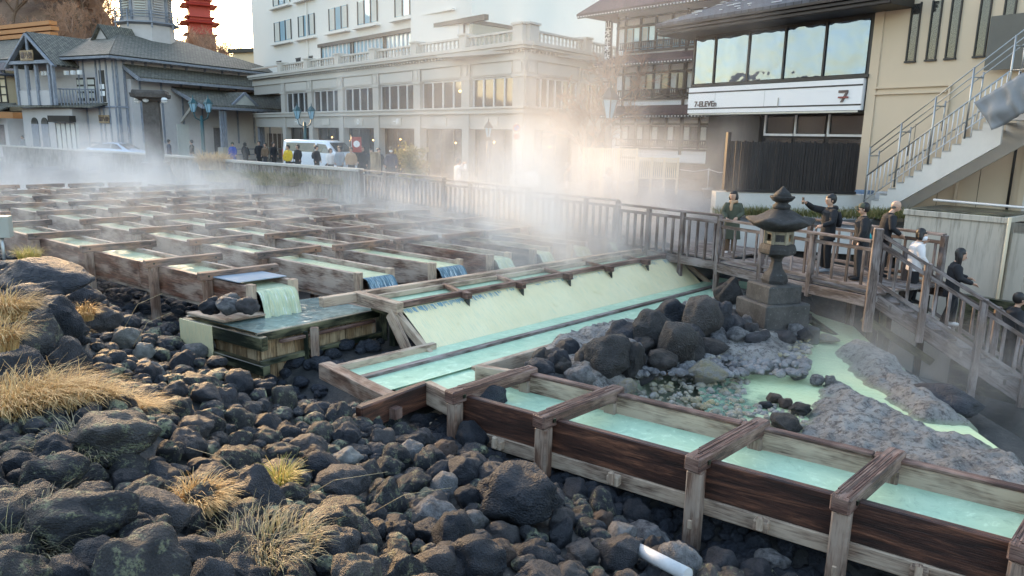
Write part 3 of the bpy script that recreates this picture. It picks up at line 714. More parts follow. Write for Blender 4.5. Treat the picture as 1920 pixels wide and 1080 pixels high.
for i, (x, y, z, r, pr) in enumerate(cand):
    u1 = rs.random()
    if pr[0] < 560 and pr[1] < 720 and pr[1] > 610 and pr[0] > 150: mt = 'lava_pale' if u1 < .45 else 'lava'
    elif pr[0] < 750 and pr[1] > 740: mt = 'lava_lichen' if u1 < .55 else 'lava'
    else: mt = 'lava_lichen' if u1 < .2 else ('lava_pale' if u1 < .34 else ('redstone' if u1 < .40 else ('whitestone' if u1 < .41 else 'lava')))
    if i < 272:
        nl_ = min(LM, key=lambda q_: (q_[0]-pr[0])**2+(q_[1]-pr[1])**2); dx_, dy_ = pr[0]-nl_[0], pr[1]-nl_[1]
        dr_ = ('right of', 'below and right of', 'below', 'below and left of', 'left of', 'above and left of', 'above', 'above and right of')[int(((math.degrees(math.atan2(dy_, dx_))+382.5) % 360)//45)]
        pend.append([(mt, dr_, nl_[2]), dx_*dx_+dy_*dy_, None])
        lab = {'lava': 'plain dark lava stone, one of the many heaped in the foreground', 'lava_lichen': 'dark lava stone blotched with pale green lichen in the foreground heap',
               'lava_pale': 'paler grey rounded stone among the dark foreground heap', 'redstone': 'brown tinted stone among the dark foreground heap', 'whitestone': 'small whitish stone among the dark foreground heap'}[mt]
        oo_ = put_rock('stone', (x, y, z), r, mt, lab, {'lava': 'plain dark stones of the heap', 'lava_lichen': 'lichen blotched stones of the heap', 'lava_pale': 'paler grey stones of the heap', 'redstone': 'brown stones of the heap', 'whitestone': 'small whitish stones of the heap'}[mt],
                 None, (rs.uniform(.95, 1.2), rs.uniform(.85, 1.1), rs.uniform(.68, 1.0)), (rs.uniform(-1, 1), rs.uniform(-1, 1), rs.uniform(0, 6)), 4)
        pend[-1][2] = oo_
    else: low.append((x, y, z, r, mt))
kn_ = {'lava': 'plain dark', 'lava_lichen': 'lichen blotched', 'lava_pale': 'paler grey', 'redstone': 'brown tinted', 'whitestone': 'small whitish'}
seen_ = collections.Counter()
for key_, d_, o_ in sorted(pend, key=lambda e: e[1]):
    o_['label'] = ORD[min(19, seen_[key_])]+' '+kn_[key_[0]]+' stone '+key_[1]+' '+key_[2]; seen_[key_] += 1
def merged(name, items, matname, sub, label, cat):
    geos = []
    for k in range(6):
        me = rock_mesh('tmp', 90+k*3, sub, .3, 3); n = len(me.vertices); co = np.zeros(n*3); me.vertices.foreach_get('co', co)
        fs = np.array([list(p.vertices) for p in me.polygons]); geos.append((co.reshape(-1, 3), fs)); bpy.data.meshes.remove(me)
    VV = []; FF = []; off = 0
    for (x, y, z, r) in items:
        co, fs = geos[rs.randrange(6)]; a = rs.uniform(0, 6.28); c_, s_ = math.cos(a), math.sin(a)
        sx, sy, sz = r*rs.uniform(.9, 1.25), r*rs.uniform(.8, 1.1), r*rs.uniform(.6, .95)
        p = co*np.array([sx, sy, sz]); p = np.stack([p[:, 0]*c_-p[:, 1]*s_+x, p[:, 0]*s_+p[:, 1]*c_+y, p[:, 2]+z], 1)
        VV.append(p); FF.append(fs+off); off += len(co)
    VV = np.concatenate(VV); FF = np.concatenate(FF)
    me = bpy.data.meshes.new(name); me.from_pydata(VV.tolist(), [], FF.tolist()); me.polygons.foreach_set('use_smooth', [True]*len(FF)); me.materials.append(M[matname])
    o = bpy.data.objects.new(name, me); C.objects.link(o); return tag(o, label, cat, None, 'stuff')
print('rocks', len(cand))
merged('small_stones', [(x, y, z, r) for x, y, z, r, m_ in low], 'lava_lichen', 3, 'smaller dark stones filling the foreground heap', 'stones')
# dark rubble under and beside the flumes
it = []
for _ in range(3800):
    a = rs.uniform(-30, -8.6); b = rs.uniform(7.2, 19.5); q = uv(a, b)
    if not(b < 9.6 or rs.random() < .12): continue
    it.append((q.x, q.y, ground(q.x, q.y)+rs.uniform(0, .08), rs.uniform(.05, .19)))
for _ in range(900):
    a = rs.uniform(-7, 2.5); b = rs.uniform(7.3, 9.0); q = uv(a, b); it.append((q.x, q.y, ground(q.x, q.y)+.03, rs.uniform(.04, .16)))
merged('rubble', it, 'lava', 2, 'dark wet rubble under the flumes', 'rubble')
# jagged rocks of the far bank
k = 0
for px, py, dpx in ((512, 332, 34), (410, 328, 26), (455, 330, 24), (568, 342, 30), (540, 352, 26), (600, 352, 24), (350, 342, 26), (380, 350, 24), (330, 330, 20), (430, 352, 26), (475, 352, 22), (640, 358, 26), (250, 338, 24), (215, 335, 22), (180, 330, 22), (140, 330, 20), (100, 326, 20), (60, 322, 20), (500, 356, 24)):
    q0 = atZ(px, py+dpx*.4, -3.75); q = q0+UP*.1; r = dpx*1.0*q.length/1375*.62
    put_rock('bank_rock', q, r, 'lava_pale' if k % 3 == 0 else 'lava', {0: 'tallest pointed rock of the far planted bank'}.get(k, 'rough rock on the far bank, '+ORD[k]+' built from the tallest pointed one'), None if k == 0 else 'rough rocks of the far bank', None, (1, .9, 1.15 if k else 1.5), (0, 0, k)); k += 1
# stones weighing down the plank
for i, (px, py, d, lab) in enumerate(((397, 573, 40, 'left stone of the four on the plank, dark bluish'), (432, 572, 44, 'biggest grey stone of the four on the plank'), (465, 573, 40, 'dark rough stone at the right end of the plank'), (436, 560, 28, 'small grey stone behind the others on the plank'))):
    q = atY(px, py, [12.75, 12.7, 12.65, 12.95][i]); put_rock('stone', q, d/2*12.7/1375*1.12, 'lava_pale' if i in (1, 3) else 'lava', lab, None, i+2, (1, .9, .8), (0, 0, i))

# ============================================================ mineral terraces, pool and streams in front of the lantern
def pxpoly(P, z): return [tuple(atZ(x, y, z).xy) for x, y in P]
def sdf(P, X, Y):
    d = np.full(X.shape, 1e9); ins = np.zeros(X.shape, bool); n = len(P)
    for i in range(n):
        ax, ay = P[i]; bx_, by = P[(i+1) % n]; ex, ey = bx_-ax, by-ay
        t = np.clip(((X-ax)*ex+(Y-ay)*ey)/(ex*ex+ey*ey), 0, 1); d = np.minimum(d, np.hypot(X-ax-t*ex, Y-ay-t*ey))
        c = ((ay > Y) != (by > Y)) & (X < (bx_-ax)*(Y-ay)/(by-ay+1e-12)+ax); ins ^= c
    return np.where(ins, d, -d)
zw = -3.99
BASE = pxpoly([(880, 735), (1000, 640), (1180, 590), (1290, 562), (1400, 560), (1500, 583), (1560, 598), (1630, 640), (1665, 672), (1700, 690), (1775, 735), (1815, 780), (1870, 830), (1990, 900), (2100, 1010), (1500, 850)], zw)
ISL = [(pxpoly([(960, 740), (985, 660), (1160, 590), (1290, 562), (1400, 555), (1512, 590), (1524, 640), (1505, 685), (1470, 705), (1400, 700), (1350, 695), (1290, 690), (1230, 700), (1200, 720), (1130, 745)], zw), .36, .7),
       (pxpoly([(1585, 642), (1560, 665), (1598, 710), (1650, 745), (1720, 792), (1800, 803), (1835, 800), (1790, 765), (1720, 712), (1662, 662), (1615, 645)], zw), .26, .45),
       (pxpoly([(1545, 715), (1518, 760), (1500, 840), (1700, 930), (1960, 1020), (2060, 960), (1960, 900), (1850, 828), (1770, 808), (1680, 775), (1600, 728)], zw), .24, .5),
       (pxpoly([(1600, 598), (1640, 640), (1680, 668), (1655, 640), (1615, 608)], zw), .1, .2)]
gx = np.arange(.2, 9.6, .055); gy = np.arange(7.0, 19.0, .055); X, Y = np.meshgrid(gx, gy)
sb = sdf(BASE, X, Y); H = np.full(X.shape, -4.16)
NZ = np.array([[noise.fractal(Vector((x*1.3, y*1.3, .5)), 1, 2, 5) for x in gx] for y in gy])
NF = np.array([[noise.noise(Vector((x*8, y*8, 2.5))) for x in gx] for y in gy])
for P, h, wd in ISL:
    d = sdf(P, X, Y)+NZ*.10; s_ = np.clip((d+.05)/wd, 0, 1); H = np.maximum(H, -4.16+(h+.15)*np.sqrt(s_)*(1+.22*NZ)+np.where(d > 0, NF*.05, 0))
H += NF*.012
out = np.clip((-sb+NZ*.25)/.9, 0, 1); H = H-2.2*out**.8
me = bpy.data.meshes.new('mineral_terrace'); nx, ny = len(gx), len(gy)
me.from_pydata(np.stack([X.ravel(), Y.ravel(), H.ravel()], 1).tolist(), [], [(j*nx+i, j*nx+i+1, (j+1)*nx+i+1, (j+1)*nx+i) for j in range(ny-1) for i in range(nx-1) if max(abs(sb[j, i]) if sb[j, i] < 0 else 0, 0) < 1.1 and touv(X[j, i], Y[j, i])[1] > 9.1 and X[j, i]*NN.x+Y[j, i]*NN.y > -8.62])
me.polygons.foreach_set('use_smooth', [True]*len(me.polygons))
def terrace_mat():
    m, n, l, b = nmat('mineral_terrace'); v = wcoord(n, l)
    a = noi(n, l, v, 1.3, 5, .65); f = noi(n, l, v, 9, 6, .8); vo = n.new('ShaderNodeTexVoronoi'); vo.inputs['Scale'].default_value = 17; l.new(v, vo.inputs['Vector'])
    c = ramp(n, l, a, [(.3, (.22, .205, .19)), (.5, (.36, .34, .32)), (.7, (.48, .455, .43))])
    c = mix(n, l, ramp(n, l, f, [(.40, .85), (.52, 0.0)]), c, (.07, .06, .06))
    c = mix(n, l, ramp(n, l, f, [(.6, 0.0), (.7, .8)]), c, (.50, .48, .46))
    c = mix(n, l, ramp(n, l, vo.outputs['Distance'], [(.12, .5), (.3, 0.0)]), c, (.42, .40, .37))
    g = n.new('ShaderNodeNewGeometry'); s = n.new('ShaderNodeSeparateXYZ'); l.new(g.outputs['Position'], s.inputs[0])
    lo = ramp(n, l, math_(n, l, 'MULTIPLY_ADD', s.outputs[2], 5.0, 20.35), [(.35, 1.0), (.75, 0.0)])   # sulphur line just above the water
    c = mix(n, l, math_(n, l, 'MULTIPLY', lo, .75), c, mix(n, l, a, (.55, .56, .36), (.30, .42, .30)))
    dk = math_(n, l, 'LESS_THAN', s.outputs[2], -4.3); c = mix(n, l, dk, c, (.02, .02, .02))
    l.new(c, b.inputs['Base Color']); b.inputs['Roughness'].default_value = .8; f2 = noi(n, l, v, 34, 4, .8); bump(n, l, b, math_(n, l, 'ADD', f, math_(n, l, 'MULTIPLY', f2, .5)), 1.0, .12); return m
M['terrace'] = terrace_mat(); me.materials.append(M['terrace'])
mo = bpy.data.objects.new('mineral_terrace', me); C.objects.link(mo); tag(mo, kind='structure')
def stream_mat():
    m, n, l, b = nmat('stream_and_pool_water'); v = wcoord(n, l); g = n.new('ShaderNodeNewGeometry'); c0 = atZ(1265, 745, zw)
    ds = n.new('ShaderNodeVectorMath'); ds.operation = 'DISTANCE'; l.new(g.outputs['Position'], ds.inputs[0]); ds.inputs[1].default_value = c0
    f = math_(n, l, 'ADD', ds.outputs['Value'], math_(n, l, 'MULTIPLY', noi(n, l, v, 2.2, 5, .7), 1.6)); f = ramp(n, l, math_(n, l, 'MULTIPLY', f, .25), [(.48, 1.0), (.62, 0.0)])
    a = mix(n, l, noi(n, l, v, 1.5, 4), (.50, .66, .40), (.66, .72, .44)); d = mix(n, l, ramp(n, l, noi(n, l, v, 5, 5, .7), [(.4, 0.0), (.65, 1.0)]), (.06, .10, .09), (.22, .36, .24))
    l.new(mix(n, l, f, a, d), b.inputs['Base Color']); b.inputs['Roughness'].default_value = .12; bump(n, l, b, noi(n, l, v, 9, 4, .6, .5), .3, .04); return m
M['stream'] = stream_mat()
def sheet(name, P, z, mat, kind='structure'):
    from mathutils.geometry import tessellate_polygon
    pts = [Vector((x, y, z)) for x, y in P]; m = MB(); i = 0
    me = bpy.data.meshes.new(name); me.from_pydata([tuple(p) for p in pts], [], [tuple(t) for t in tessellate_polygon([pts])]); me.materials.append(mat)
    o = bpy.data.objects.new(name, me); C.objects.link(o); return tag(o, kind=kind)
sheet('milky_stream', pxpoly([(1330, 800), (1300, 700), (1480, 560), (1530, 590), (1600, 612), (1640, 650), (1672, 690), (1760, 760), (1810, 795), (1900, 860), (1960, 905), (2040, 980), (1520, 860)], zw), zw, M['stream'])
0 and sheet('shallow_pool', pxpoly([(960, 780), (1020, 690), (1180, 660), (1420, 690), (1420, 740), (1380, 790), (1470, 830)], zw), zw+.004, M['poolwater'])
MR = [ # px, py, height px, depth scale z base, sx, sz, label, material
 (1365, 552, 60, -3.72, .75, 1.1, 'upright pointed rock left of the stone lantern', 'mound_rock'),
 (1310, 592, 90, -3.75, .9, .95, 'tallest rough rock left of the stone lantern', 'mound_rock'),
 (1345, 598, 72, -3.75, .75, 1.1, 'dark rock wedged between the tallest rock and the lantern base', 'lava'),
 (1215, 622, 86, -3.8, .95, .95, 'large knobbly rock beside the channel wall', 'mound_rock'),
 (1265, 640, 84, -3.8, .9, 1.0, 'bulky brown rock right of the knobbly one', 'mound_rock'),
 (1140, 662, 92, -3.86, 1.05, .9, 'broad rounded rock by the channel wall, fourth from the lantern', 'mound_rock'),
 (1180, 672, 70, -3.86, .7, 1.0, 'reddish pitted rock next to the broad rounded one', 'mound_rock'),
 (1085, 700, 58, -3.9, .9, .9, 'grey round rock near the near cap of the foreground flume', 'lava_pale'),
 (1045, 682, 48, -3.9, .9, .9, 'small grey rock behind the round one by the channel wall', 'lava_pale'),
 (1010, 690, 62, -3.9, .9, .9, 'dark blue-grey rock at the left end of the rock row', 'lava'),
 (1035, 712, 44, -3.92, 1.0, .8, 'low dark rock in front of the row', 'lava'),
 (1175, 722, 38, -3.95, 1.0, .9, 'ochre stone at the edge of the shallow pool', 'yellowstone'),
 (1325, 690, 60, -3.95, 1.0, .8, 'pale crusted rock with an orange foot in the shallow pool', 'yellowstone'),
 (1112, 668, 66, -3.88, 1.0, .9, 'dark cracked rock between the round grey and the broad one', 'mound_rock'),
 (1168, 628, 70, -3.84, 1.0, .95, 'dark rock against the channel wall behind the broad one', 'lava'),
 (1262, 592, 66, -3.8, 1.0, 1.0, 'pitted dark rock against the wall behind the bulky one', 'lava'),
 (1290, 640, 62, -3.84, 1.1, .8, 'dark slab rock in front of the tallest rough rock', 'mound_rock'),
 (1240, 672, 54, -3.88, 1.1, .8, 'low cracked rock below the knobbly one', 'mound_rock'),
 (1375, 606, 56, -3.78, 1.1, .8, 'dark wedge rock touching the left side of the lantern base', 'lava'),
 (1335, 645, 48, -3.84, 1.1, .8, 'squat dark rock below the rock pair left of the lantern', 'mound_rock'),
 (1062, 655, 50, -3.9, 1.0, .9, 'dark rock leaning on the channel wall above the blue-grey one', 'lava'),
 (1475, 790, 46, -4.0, 1.1, .8, 'dark rock at the corner between pool and flume', 'mound_rock'),
 (1770, 738, 62, -4.05, 1.6, .7, 'flat dark rock overhanging the plunge pool edge', 'lava'),
 (1550, 632, 22, -3.97, 1.6, .7, 'yellowish flat stone in the milky stream', 'yellowstone'),
 (1430, 625, 26, -3.78, 1.0, .8, 'light grey stone in front of the lantern base', 'whitestone'),
 (1530, 710, 24, -3.97, 1.1, .8, 'dark stone in the stream fork', 'lava_pale'), (1556, 712, 22, -3.95, .9, .9, 'small dark stone beside the fork stone', 'lava_pale'),
 (1495, 700, 24, -3.97, 1.2, .7, 'half sunken grey stone at the stream edge', 'lava_pale'),
 (1450, 742, 26, -3.98, 1.1, .7, 'brown stone on top of the pool cluster', 'redstone'), (1472, 752, 24, -3.98, 1.1, .7, 'brown grey stone in the pool cluster', 'redstone'),
 (1498, 762, 30, -3.98, 1.3, .7, 'ribbed grey stone at the right of the pool cluster', 'mound_rock'), (1435, 755, 20, -3.98, 1.1, .7, 'small dark stone at the left of the pool cluster', 'lava')]
for i, (px, py, h, zb, sx, sz, lab, mt) in enumerate(MR):
    q = atZ(px, py+h*.42, zb); r = h/2*q.length/1375; q.z = zb+r*.72*sz
    put_rock('rock', q, r, mt, lab, None, (i*7+2) % 12, (sx*1.05, sx*.95, sz*1.02), (random.uniform(-.15, .15), random.uniform(-.15, .15), i*1.3), cat='rock')
rs4 = random.Random(88); PKO = []
for i in range(46):   # darker stones packed between the big ones, climbing to the lantern base
    f = rs4.random(); px = 1000+500*f+rs4.uniform(-30, 30); py = 705-105*f+rs4.uniform(-8, 45)*(1-.3*f)
    if px > 1520 or py > 722: continue
    q = atZ(px, py, -3.84); i_, j_ = int((q.x-.2)/.055), int((q.y-7.0)/.055); q.z = float(H[j_, i_])-.03; r = rs4.uniform(.10, .26)
    PKO.append((px, put_rock('rock', q+UP*r*.5, r, rs4.choice(('mound_rock', 'mound_rock', 'lava', 'lava_pale')), 'dark angular stone of the rock row below the stone lantern, '+ORD[0]+' '+('big' if r > .165 else 'small')+' one listed along it', 'stones packed below the lantern', None, (1, .9, rs4.uniform(.7, 1.1)), cat='rock')))
PKO.sort(key=lambda e: e[0])
for i, (px, o_) in enumerate(PKO): o_['label'] = ORD[i % 12]+' angular stone from the left in the '+('left', 'left middle', 'right middle', 'right')[i//12]+' stretch below the lantern'
for px, py, r in ((1488, 606, .26), (1502, 628, .22), (1470, 634, .2), (1420, 640, .24), (1395, 625, .2), (1510, 598, .16)):
    q = atZ(px, py, -3.7); put_rock('rock', q, r, 'lava', 'rough dark rock at the lantern foot, '+{1488: 'upper right', 1502: 'lower right', 1470: 'bottom right', 1420: 'bottom left', 1395: 'left', 1510: 'smallest at the far right'}[px], 'rocks at the lantern foot', None, (1.1, .9, .8), cat='rock')
it = []
for _ in range(1500):
    px = rs.uniform(1175, 1515); py = rs.uniform(640, 835); q = atZ(px, py, zw)
    if touv(q.x, q.y)[1] < 9.3: continue
    if 1400 < px and py < 760 and py > 700: continue
    it.append((q.x, q.y, zw+rs.uniform(-.02, .02)+(.2 if py < 695 else 0), rs.choice((.015, .025, .035, .05, .07))))
merged('pool_pebbles', it, 'yellowstone', 2, 'pale crusted pebbles scattered in the shallow pool', 'pebbles')
it = []
for _ in range(900):
    px = rs.uniform(1180, 1515); py = rs.uniform(600, 700); q = atZ(px, py, -3.8); it.append((q.x, q.y, -3.82, rs.choice((.02, .03, .05, .08, .1))))
merged('terrace_pebbles', it, 'lava_pale', 2, 'grey pebbles crusted onto the lantern terrace', 'pebbles')
# pale pipe end
t = thing('pipe', 'short pale drain pipe poking out among the stones at the bottom', 'pipe', hit(1230, 1050)[0])
pa = atY(1180, 1022, 6.35); pb = atY(1290, 1078, 5.75)
m = MB(); m.tube([pa, pb], .062, 18); m.build('pipe_wall', plain('pale_pipe', (.5, .5, .5), .5, 0, .3, 9), t)
m = MB(); m.tube([pa-(pb-pa).normalized()*.01, pa+(pb-pa).normalized()*.05], .075, 18); m.build('collar', plain('pipe_collar', (.34, .34, .33), .6), t)

# ============================================================ grass
def grass_mat(name, a, b_, c_):
    m, n, l, b = nmat(name); g = n.new('ShaderNodeNewGeometry')
    c = ramp(n, l, g.outputs['Random Per Island'], [(0, a), (.5, b_), (1, c_)])
    l.new(c, b.inputs['Base Color']); b.inputs['Roughness'].default_value = .6
    t = n.new('ShaderNodeBsdfTranslucent'); l.new(c, t.inputs[0]); ms = n.new('ShaderNodeMixShader'); ms.inputs[0].default_value = .35
    l.new(b.outputs[0], ms.inputs[1]); l.new(t.outputs[0], ms.inputs[2]); l.new(ms.outputs[0], n['Material Output'].inputs[0]); return m
M['straw'] = grass_mat('straw_grass', (.42, .26, .11), (.60, .40, .18), (.70, .54, .28))
M['straw_green'] = grass_mat('green_straw_grass', (.30, .30, .06), (.55, .46, .14), (.62, .42, .18))
M['straw_pale'] = grass_mat('pale_dry_grass', (.34, .28, .18), (.46, .39, .26), (.36, .34, .16))
M['greengrass'] = grass_mat('green_grass', (.10, .13, .04), (.22, .21, .08), (.36, .30, .14))
def tuft(name, label, c, n, ln, spread, mat, lean=(0, 0), seg=4, wd=.007, ell=(1, 1), droop=1.0, group=None, kind=None, zf=None, cat='grass tuft'):
    rs = random.Random(int(abs(c.x*91+c.y*37)*10)); vv = []; ff = []
    for k in range(n):
        a = rs.uniform(0, 6.28); r = math.sqrt(rs.random())*spread; bx_ = c.x+math.cos(a)*r*ell[0]; by = c.y+math.sin(a)*r*ell[1]
        bz = zf(bx_, by)-.03 if zf else c.z
        L = ln*rs.uniform(.55, 1.15); d = Vector((math.cos(a)*.55+rs.gauss(0, .28)+lean[0], math.sin(a)*.55+rs.gauss(0, .28)+lean[1], 0)); p = Vector((bx_, by, bz)); up = 1.0; s = Vector((-d.y, d.x, 0)).normalized()
        s = (s+Vector((rs.gauss(0, .5), rs.gauss(0, .5), 0))).normalized(); i0 = len(vv); dr = rs.uniform(.5, 1.1)*droop
        for j in range(seg+1):
            t = j/seg; w_ = wd*(1-t*.85); vv.append(p-s*w_); vv.append(p+s*w_)
            v = Vector((d.x*(.25+t*1.3), d.y*(.25+t*1.3), max(-.7, 1.1-dr*2.1*t))).normalized(); p = p+v*L/seg
        for j in range(seg): ff.append((i0+2*j, i0+2*j+1, i0+2*j+3, i0+2*j+2))
    me = bpy.data.meshes.new(name); me.from_pydata([tuple(v-c) for v in vv], [], ff); me.materials.append(mat); me.polygons.foreach_set('use_smooth', [True]*len(ff))
    o = bpy.data.objects.new(name, me); C.objects.link(o); o.location = c; return tag(o, label, cat, group, kind)
def gt(px, py, Y, n, ln, spread, mat, label, **k):
    q = atY(px, py, Y); return tuft('grass_tuft', label, q, n, ln, spread, M[mat], **k)
gt(40, 775, 6.6, 1100, .62, .42, 'straw', 'widest straw coloured tuft flowing in from the left edge', lean=(.5, -.1), zf=ground)
gt(130, 765, 6.8, 900, .5, .36, 'straw', 'straw coloured tuft in the middle of the left grass bank', lean=(.45, -.15), zf=ground)
gt(215, 745, 7.2, 900, .46, .32, 'straw', 'straw coloured tuft with long tips combed to the right', lean=(.5, -.1), zf=ground)
gt(150, 830, 5.9, 420, .34, .3, 'straw_pale', 'thin dry grass hanging below the straw bank', lean=(.1, -.3), zf=ground)
gt(528, 925, 6.25, 260, .36, .07, 'straw_green', 'yellow-green star shaped tuft in the middle of the stones', droop=.85, wd=.008)
gt(372, 960, 5.1, 700, .34, .14, 'straw', 'orange straw tuft right of the jet black boulder', lean=(.4, -.3))
gt(500, 1035, 4.6, 560, .28, .36, 'straw_pale', 'sparse pale dry grass at the bottom centre left', lean=(.3, 0), wd=.004)
gt(40, 1040, 3.8, 900, .32, .36, 'straw_pale', 'wispy grass at the bottom left corner', lean=(.2, 0), wd=.003)
gt(20, 600, 8.6, 520, .5, .16, 'straw', 'straw tuft between the upper left boulders', lean=(.5, -.2))
gt(5, 655, 7.8, 380, .5, .15, 'straw', 'straw tuft cut by the left edge above the wide boulder', lean=(.3, -.2))
gt(55, 488, 15.5, 300, .42, .2, 'straw_green', 'yellow green tuft under the flume by the control box', lean=(.1, -.1))
gt(160, 600, 10.8, 300, .36, .12, 'straw', 'straw tuft hanging beside the second flume post', lean=(.2, -.3))
gt(145, 640, 10.0, 160, .26, .08, 'straw_pale', 'small dry tuft below the hanging one on the left bank', lean=(.3, -.3))
gt(402, 318, 39.5, 900, 1.3, .75, 'straw', 'round russet tuft on the far bank before the street fence', wd=.02)
for i, (px, py, Y) in enumerate(((560, 330, 35.0), (590, 322, 35.0), (470, 325, 38.0), (500, 322, 37.0), (450, 320, 38.5), (540, 326, 35.5), (640, 332, 33.2), (615, 328, 34), (430, 330, 38.5), (520, 335, 35))):
    q = atY(px, py, Y); tuft('bank_grass', 'short yellow-green grass growing on the far bank', q-UP*.3, 700, .55, .9, M['greengrass' if i % 2 else 'straw_pale'], wd=.02, ell=(1.4, .7), kind='stuff', cat='grass')
# scattered long stems
t_ = []
for px, py, Y, dx, dz in ((230, 620, 9, .55, .5), (250, 650, 8.8, .5, .45), (560, 940, 6, .8, .3), (460, 900, 6, -.5, .3), (700, 960, 6, .7, .25)):
    q = atY(px, py, Y); m = MB(); m.tube([q, q+Vector((dx*.4, 0, dz*.7)), q+Vector((dx, 0, dz))], [.004, .003, .002], 5)
    tag(m.build('dry_stem', M['straw_pale']), 'thin dry stem over the stones, '+{230: 'by the dark upright boulder', 250: 'rising beside the pale stones', 560: 'right of the star tuft', 460: 'left of the star tuft', 700: 'by the tall lumpy boulder'}[px], 'stem', 'dry stems over the stones')
# ============================================================ walkway deck, railings and stairs
def lerp(a, b, t): return Vector(a)*(1-t)+Vector(b)*t
def deck(name, label, A, B, width, z0, z1, nplank, cat='deck', ext=0, group=None):
    A = Vector((*A, 0)); B = Vector((*B, 0)); d = (B-A).normalized(); nr = Vector((-d.y, d.x, 0))   # to the far side
    L = (B-A).length; t = thing(name, label, cat, A+UP*(z0-.15), group)
    m = MB(); np_ = int(width/.15)
    for k in range(np_):
        o = nr*(.02+k*width/np_+.07); j = random.uniform(-.004, .004)
        m.beam(A+o+UP*(z0-.02+j), B+o+UP*(z1-.02+j), width/np_-.012, .04)
    m.build('planks', M['deck'], t)
    m = MB(); m.beam(A+UP*(z0-.17)-nr*.02, B+UP*(z1-.17)-nr*.02, .07, .22); m.build('edge_beam', M['rail'], t, bevel=.008)
    m = MB(); m.beam(A+UP*(z0-.17)+nr*width, B+UP*(z1-.17)+nr*width, .07, .22); m.build('edge_beam', M['rail'], t)
    for k in range(1, max(2, int(L/2.2))):
        for w_ in (.15, width-.15):
            p = lerp(A, B, k/max(2, int(L/2.2)))+nr*w_; z = z0+(z1-z0)*k/max(2, int(L/2.2))
            m = MB(); m.beam((p.x, p.y, min(-4.2, ground(p.x, p.y))-.3), (p.x, p.y, z-.06), .14, .14, up=d); m.build('support_post', M['rail'], t)
    return t, d, nr
def railing(name, label, A, B, npost, h=1.05, low=.10, base=-.2, bal=.34, mat='rail', group=None, first=True, last=True, pw=.12, midrail=True, cat='railing', posts_to=None, bw=.035):
    A = Vector(A); B = Vector(B); d = B-A; L = d.length; dn = d.normalized(); hz = Vector((dn.x, dn.y, 0)).normalized()
    t = thing(name, label, cat, A, group)
    def bar(nm, z, w_, hh, out=0):
        m = MB(); m.beam(A+UP*z, B+UP*z, w_, hh); return m.build(nm, M[mat], t, bevel=.006)
    bar('top_rail', h, .15, .055)
    if midrail: bar('middle_rail', h-.17, .05, .075)
    bar('bottom_rail', low, .05, .075)
    for k in range(npost):
        if (k == 0 and not first) or (k == npost-1 and not last): continue
        p = A+d*(k/(npost-1)); m = MB(); zl = posts_to[k] if posts_to else p.z+base
        m.beam((p.x, p.y, zl), (p.x, p.y, p.z+h+.02-.03), pw, pw, up=hz); m.build('post', M[mat], t, bevel=.01)
    nb = min(100, int(L/bal))
    for k in range(nb):
        f = (k+.5)/nb; p = A+d*f
        if min(abs(f-j/(npost-1)) for j in range(npost))*L < .1: continue
        m = MB(); m.beam(p+UP*(low+.04), p+UP*(h-.2 if midrail else h-.03), bw, .05, up=hz); m.build('baluster', M[mat], t)
    return t
zd = -2.95
t, d, nr = deck('deck', 'weathered timber walkway deck where the visitors stand behind the stone lantern', (5.2, 18.4), (7.15, 14.45), 2.5, -3.0, zd, 16)
railing('railing', 'grey timber railing at the front of the deck, behind the stone lantern', (5.2, 18.4, -3.0), (7.15, 14.45, zd), 4, base=-.35, last=False)
b0 = Vector((5.2, 18.4, -3))+nr*2.5+d*.6; b1 = Vector((7.15, 14.45, zd))+nr*2.5-d*.2
railing('railing', 'grey timber railing along the back edge of the visitors deck', b0, b1, 3, base=-.2)
WL = [Vector(p) for p in WALK]
names = ['stretch of walkway deck nearest the street fence, deep in steam', 'second stretch of walkway deck from the street fence', 'third stretch of walkway deck from the street fence', 'stretch of walkway deck just left of the scarf woman']
for k in range(4):
    A, B = WL[k], WL[k+1]; z = (A.z+B.z)/2
    t, d, nr = deck('walkway', names[k], A.xy, B.xy, 2.6, z, z, 10, group='walkway decks in steps')
    railing('railing', names[k].replace('walkway deck', 'walkway railing'), Vector((A.x, A.y, z)), Vector((B.x, B.y, z)), 4, h=1.1, base=-1.2, bal=.26, mat='rail', group='walkway railings in the steam', low=-.1, bw=.07)
# stairs
d = Vector((.953, -.303, 0)); nr = Vector((.303, .953, 0)); SA = Vector((7.2, 14.42, 0))
sz = lambda s: -2.83-.60*s
t = thing('staircase', 'timber staircase going down to the right past the concrete shed', 'staircase', SA+UP*-3)
wst = 1.95
for o in (0, wst):
    m = MB(); q = SA+nr*o; m.beam(q+d*.05+UP*(sz(0)-.22), q+d*4.4+UP*(sz(4.4)-.22), .08, .26); m.build('stringer', M['rail'], t, bevel=.008)
for k in range(16):
    s = .15+k*.27; c = SA+d*s+nr*wst/2; z = -2.78-(k+1)*.160
    m = MB(); m.beam(c-nr*(wst/2-.05)+UP*(z-.025), c+nr*(wst/2-.05)+UP*(z-.025), .29, .045); m.build('tread', M['deck'], t, bevel=.006)
    for o in (.05, wst-.05):
        m = MB(); q = SA+d*(s-.05)+nr*o; m.beam(q+UP*(z-.17), q+UP*(z-.05), .2, .05, up=d); m.build('step_bracket', M['deck'], t)
pts_ = [0, .95, 1.98, 2.85, 3.9]
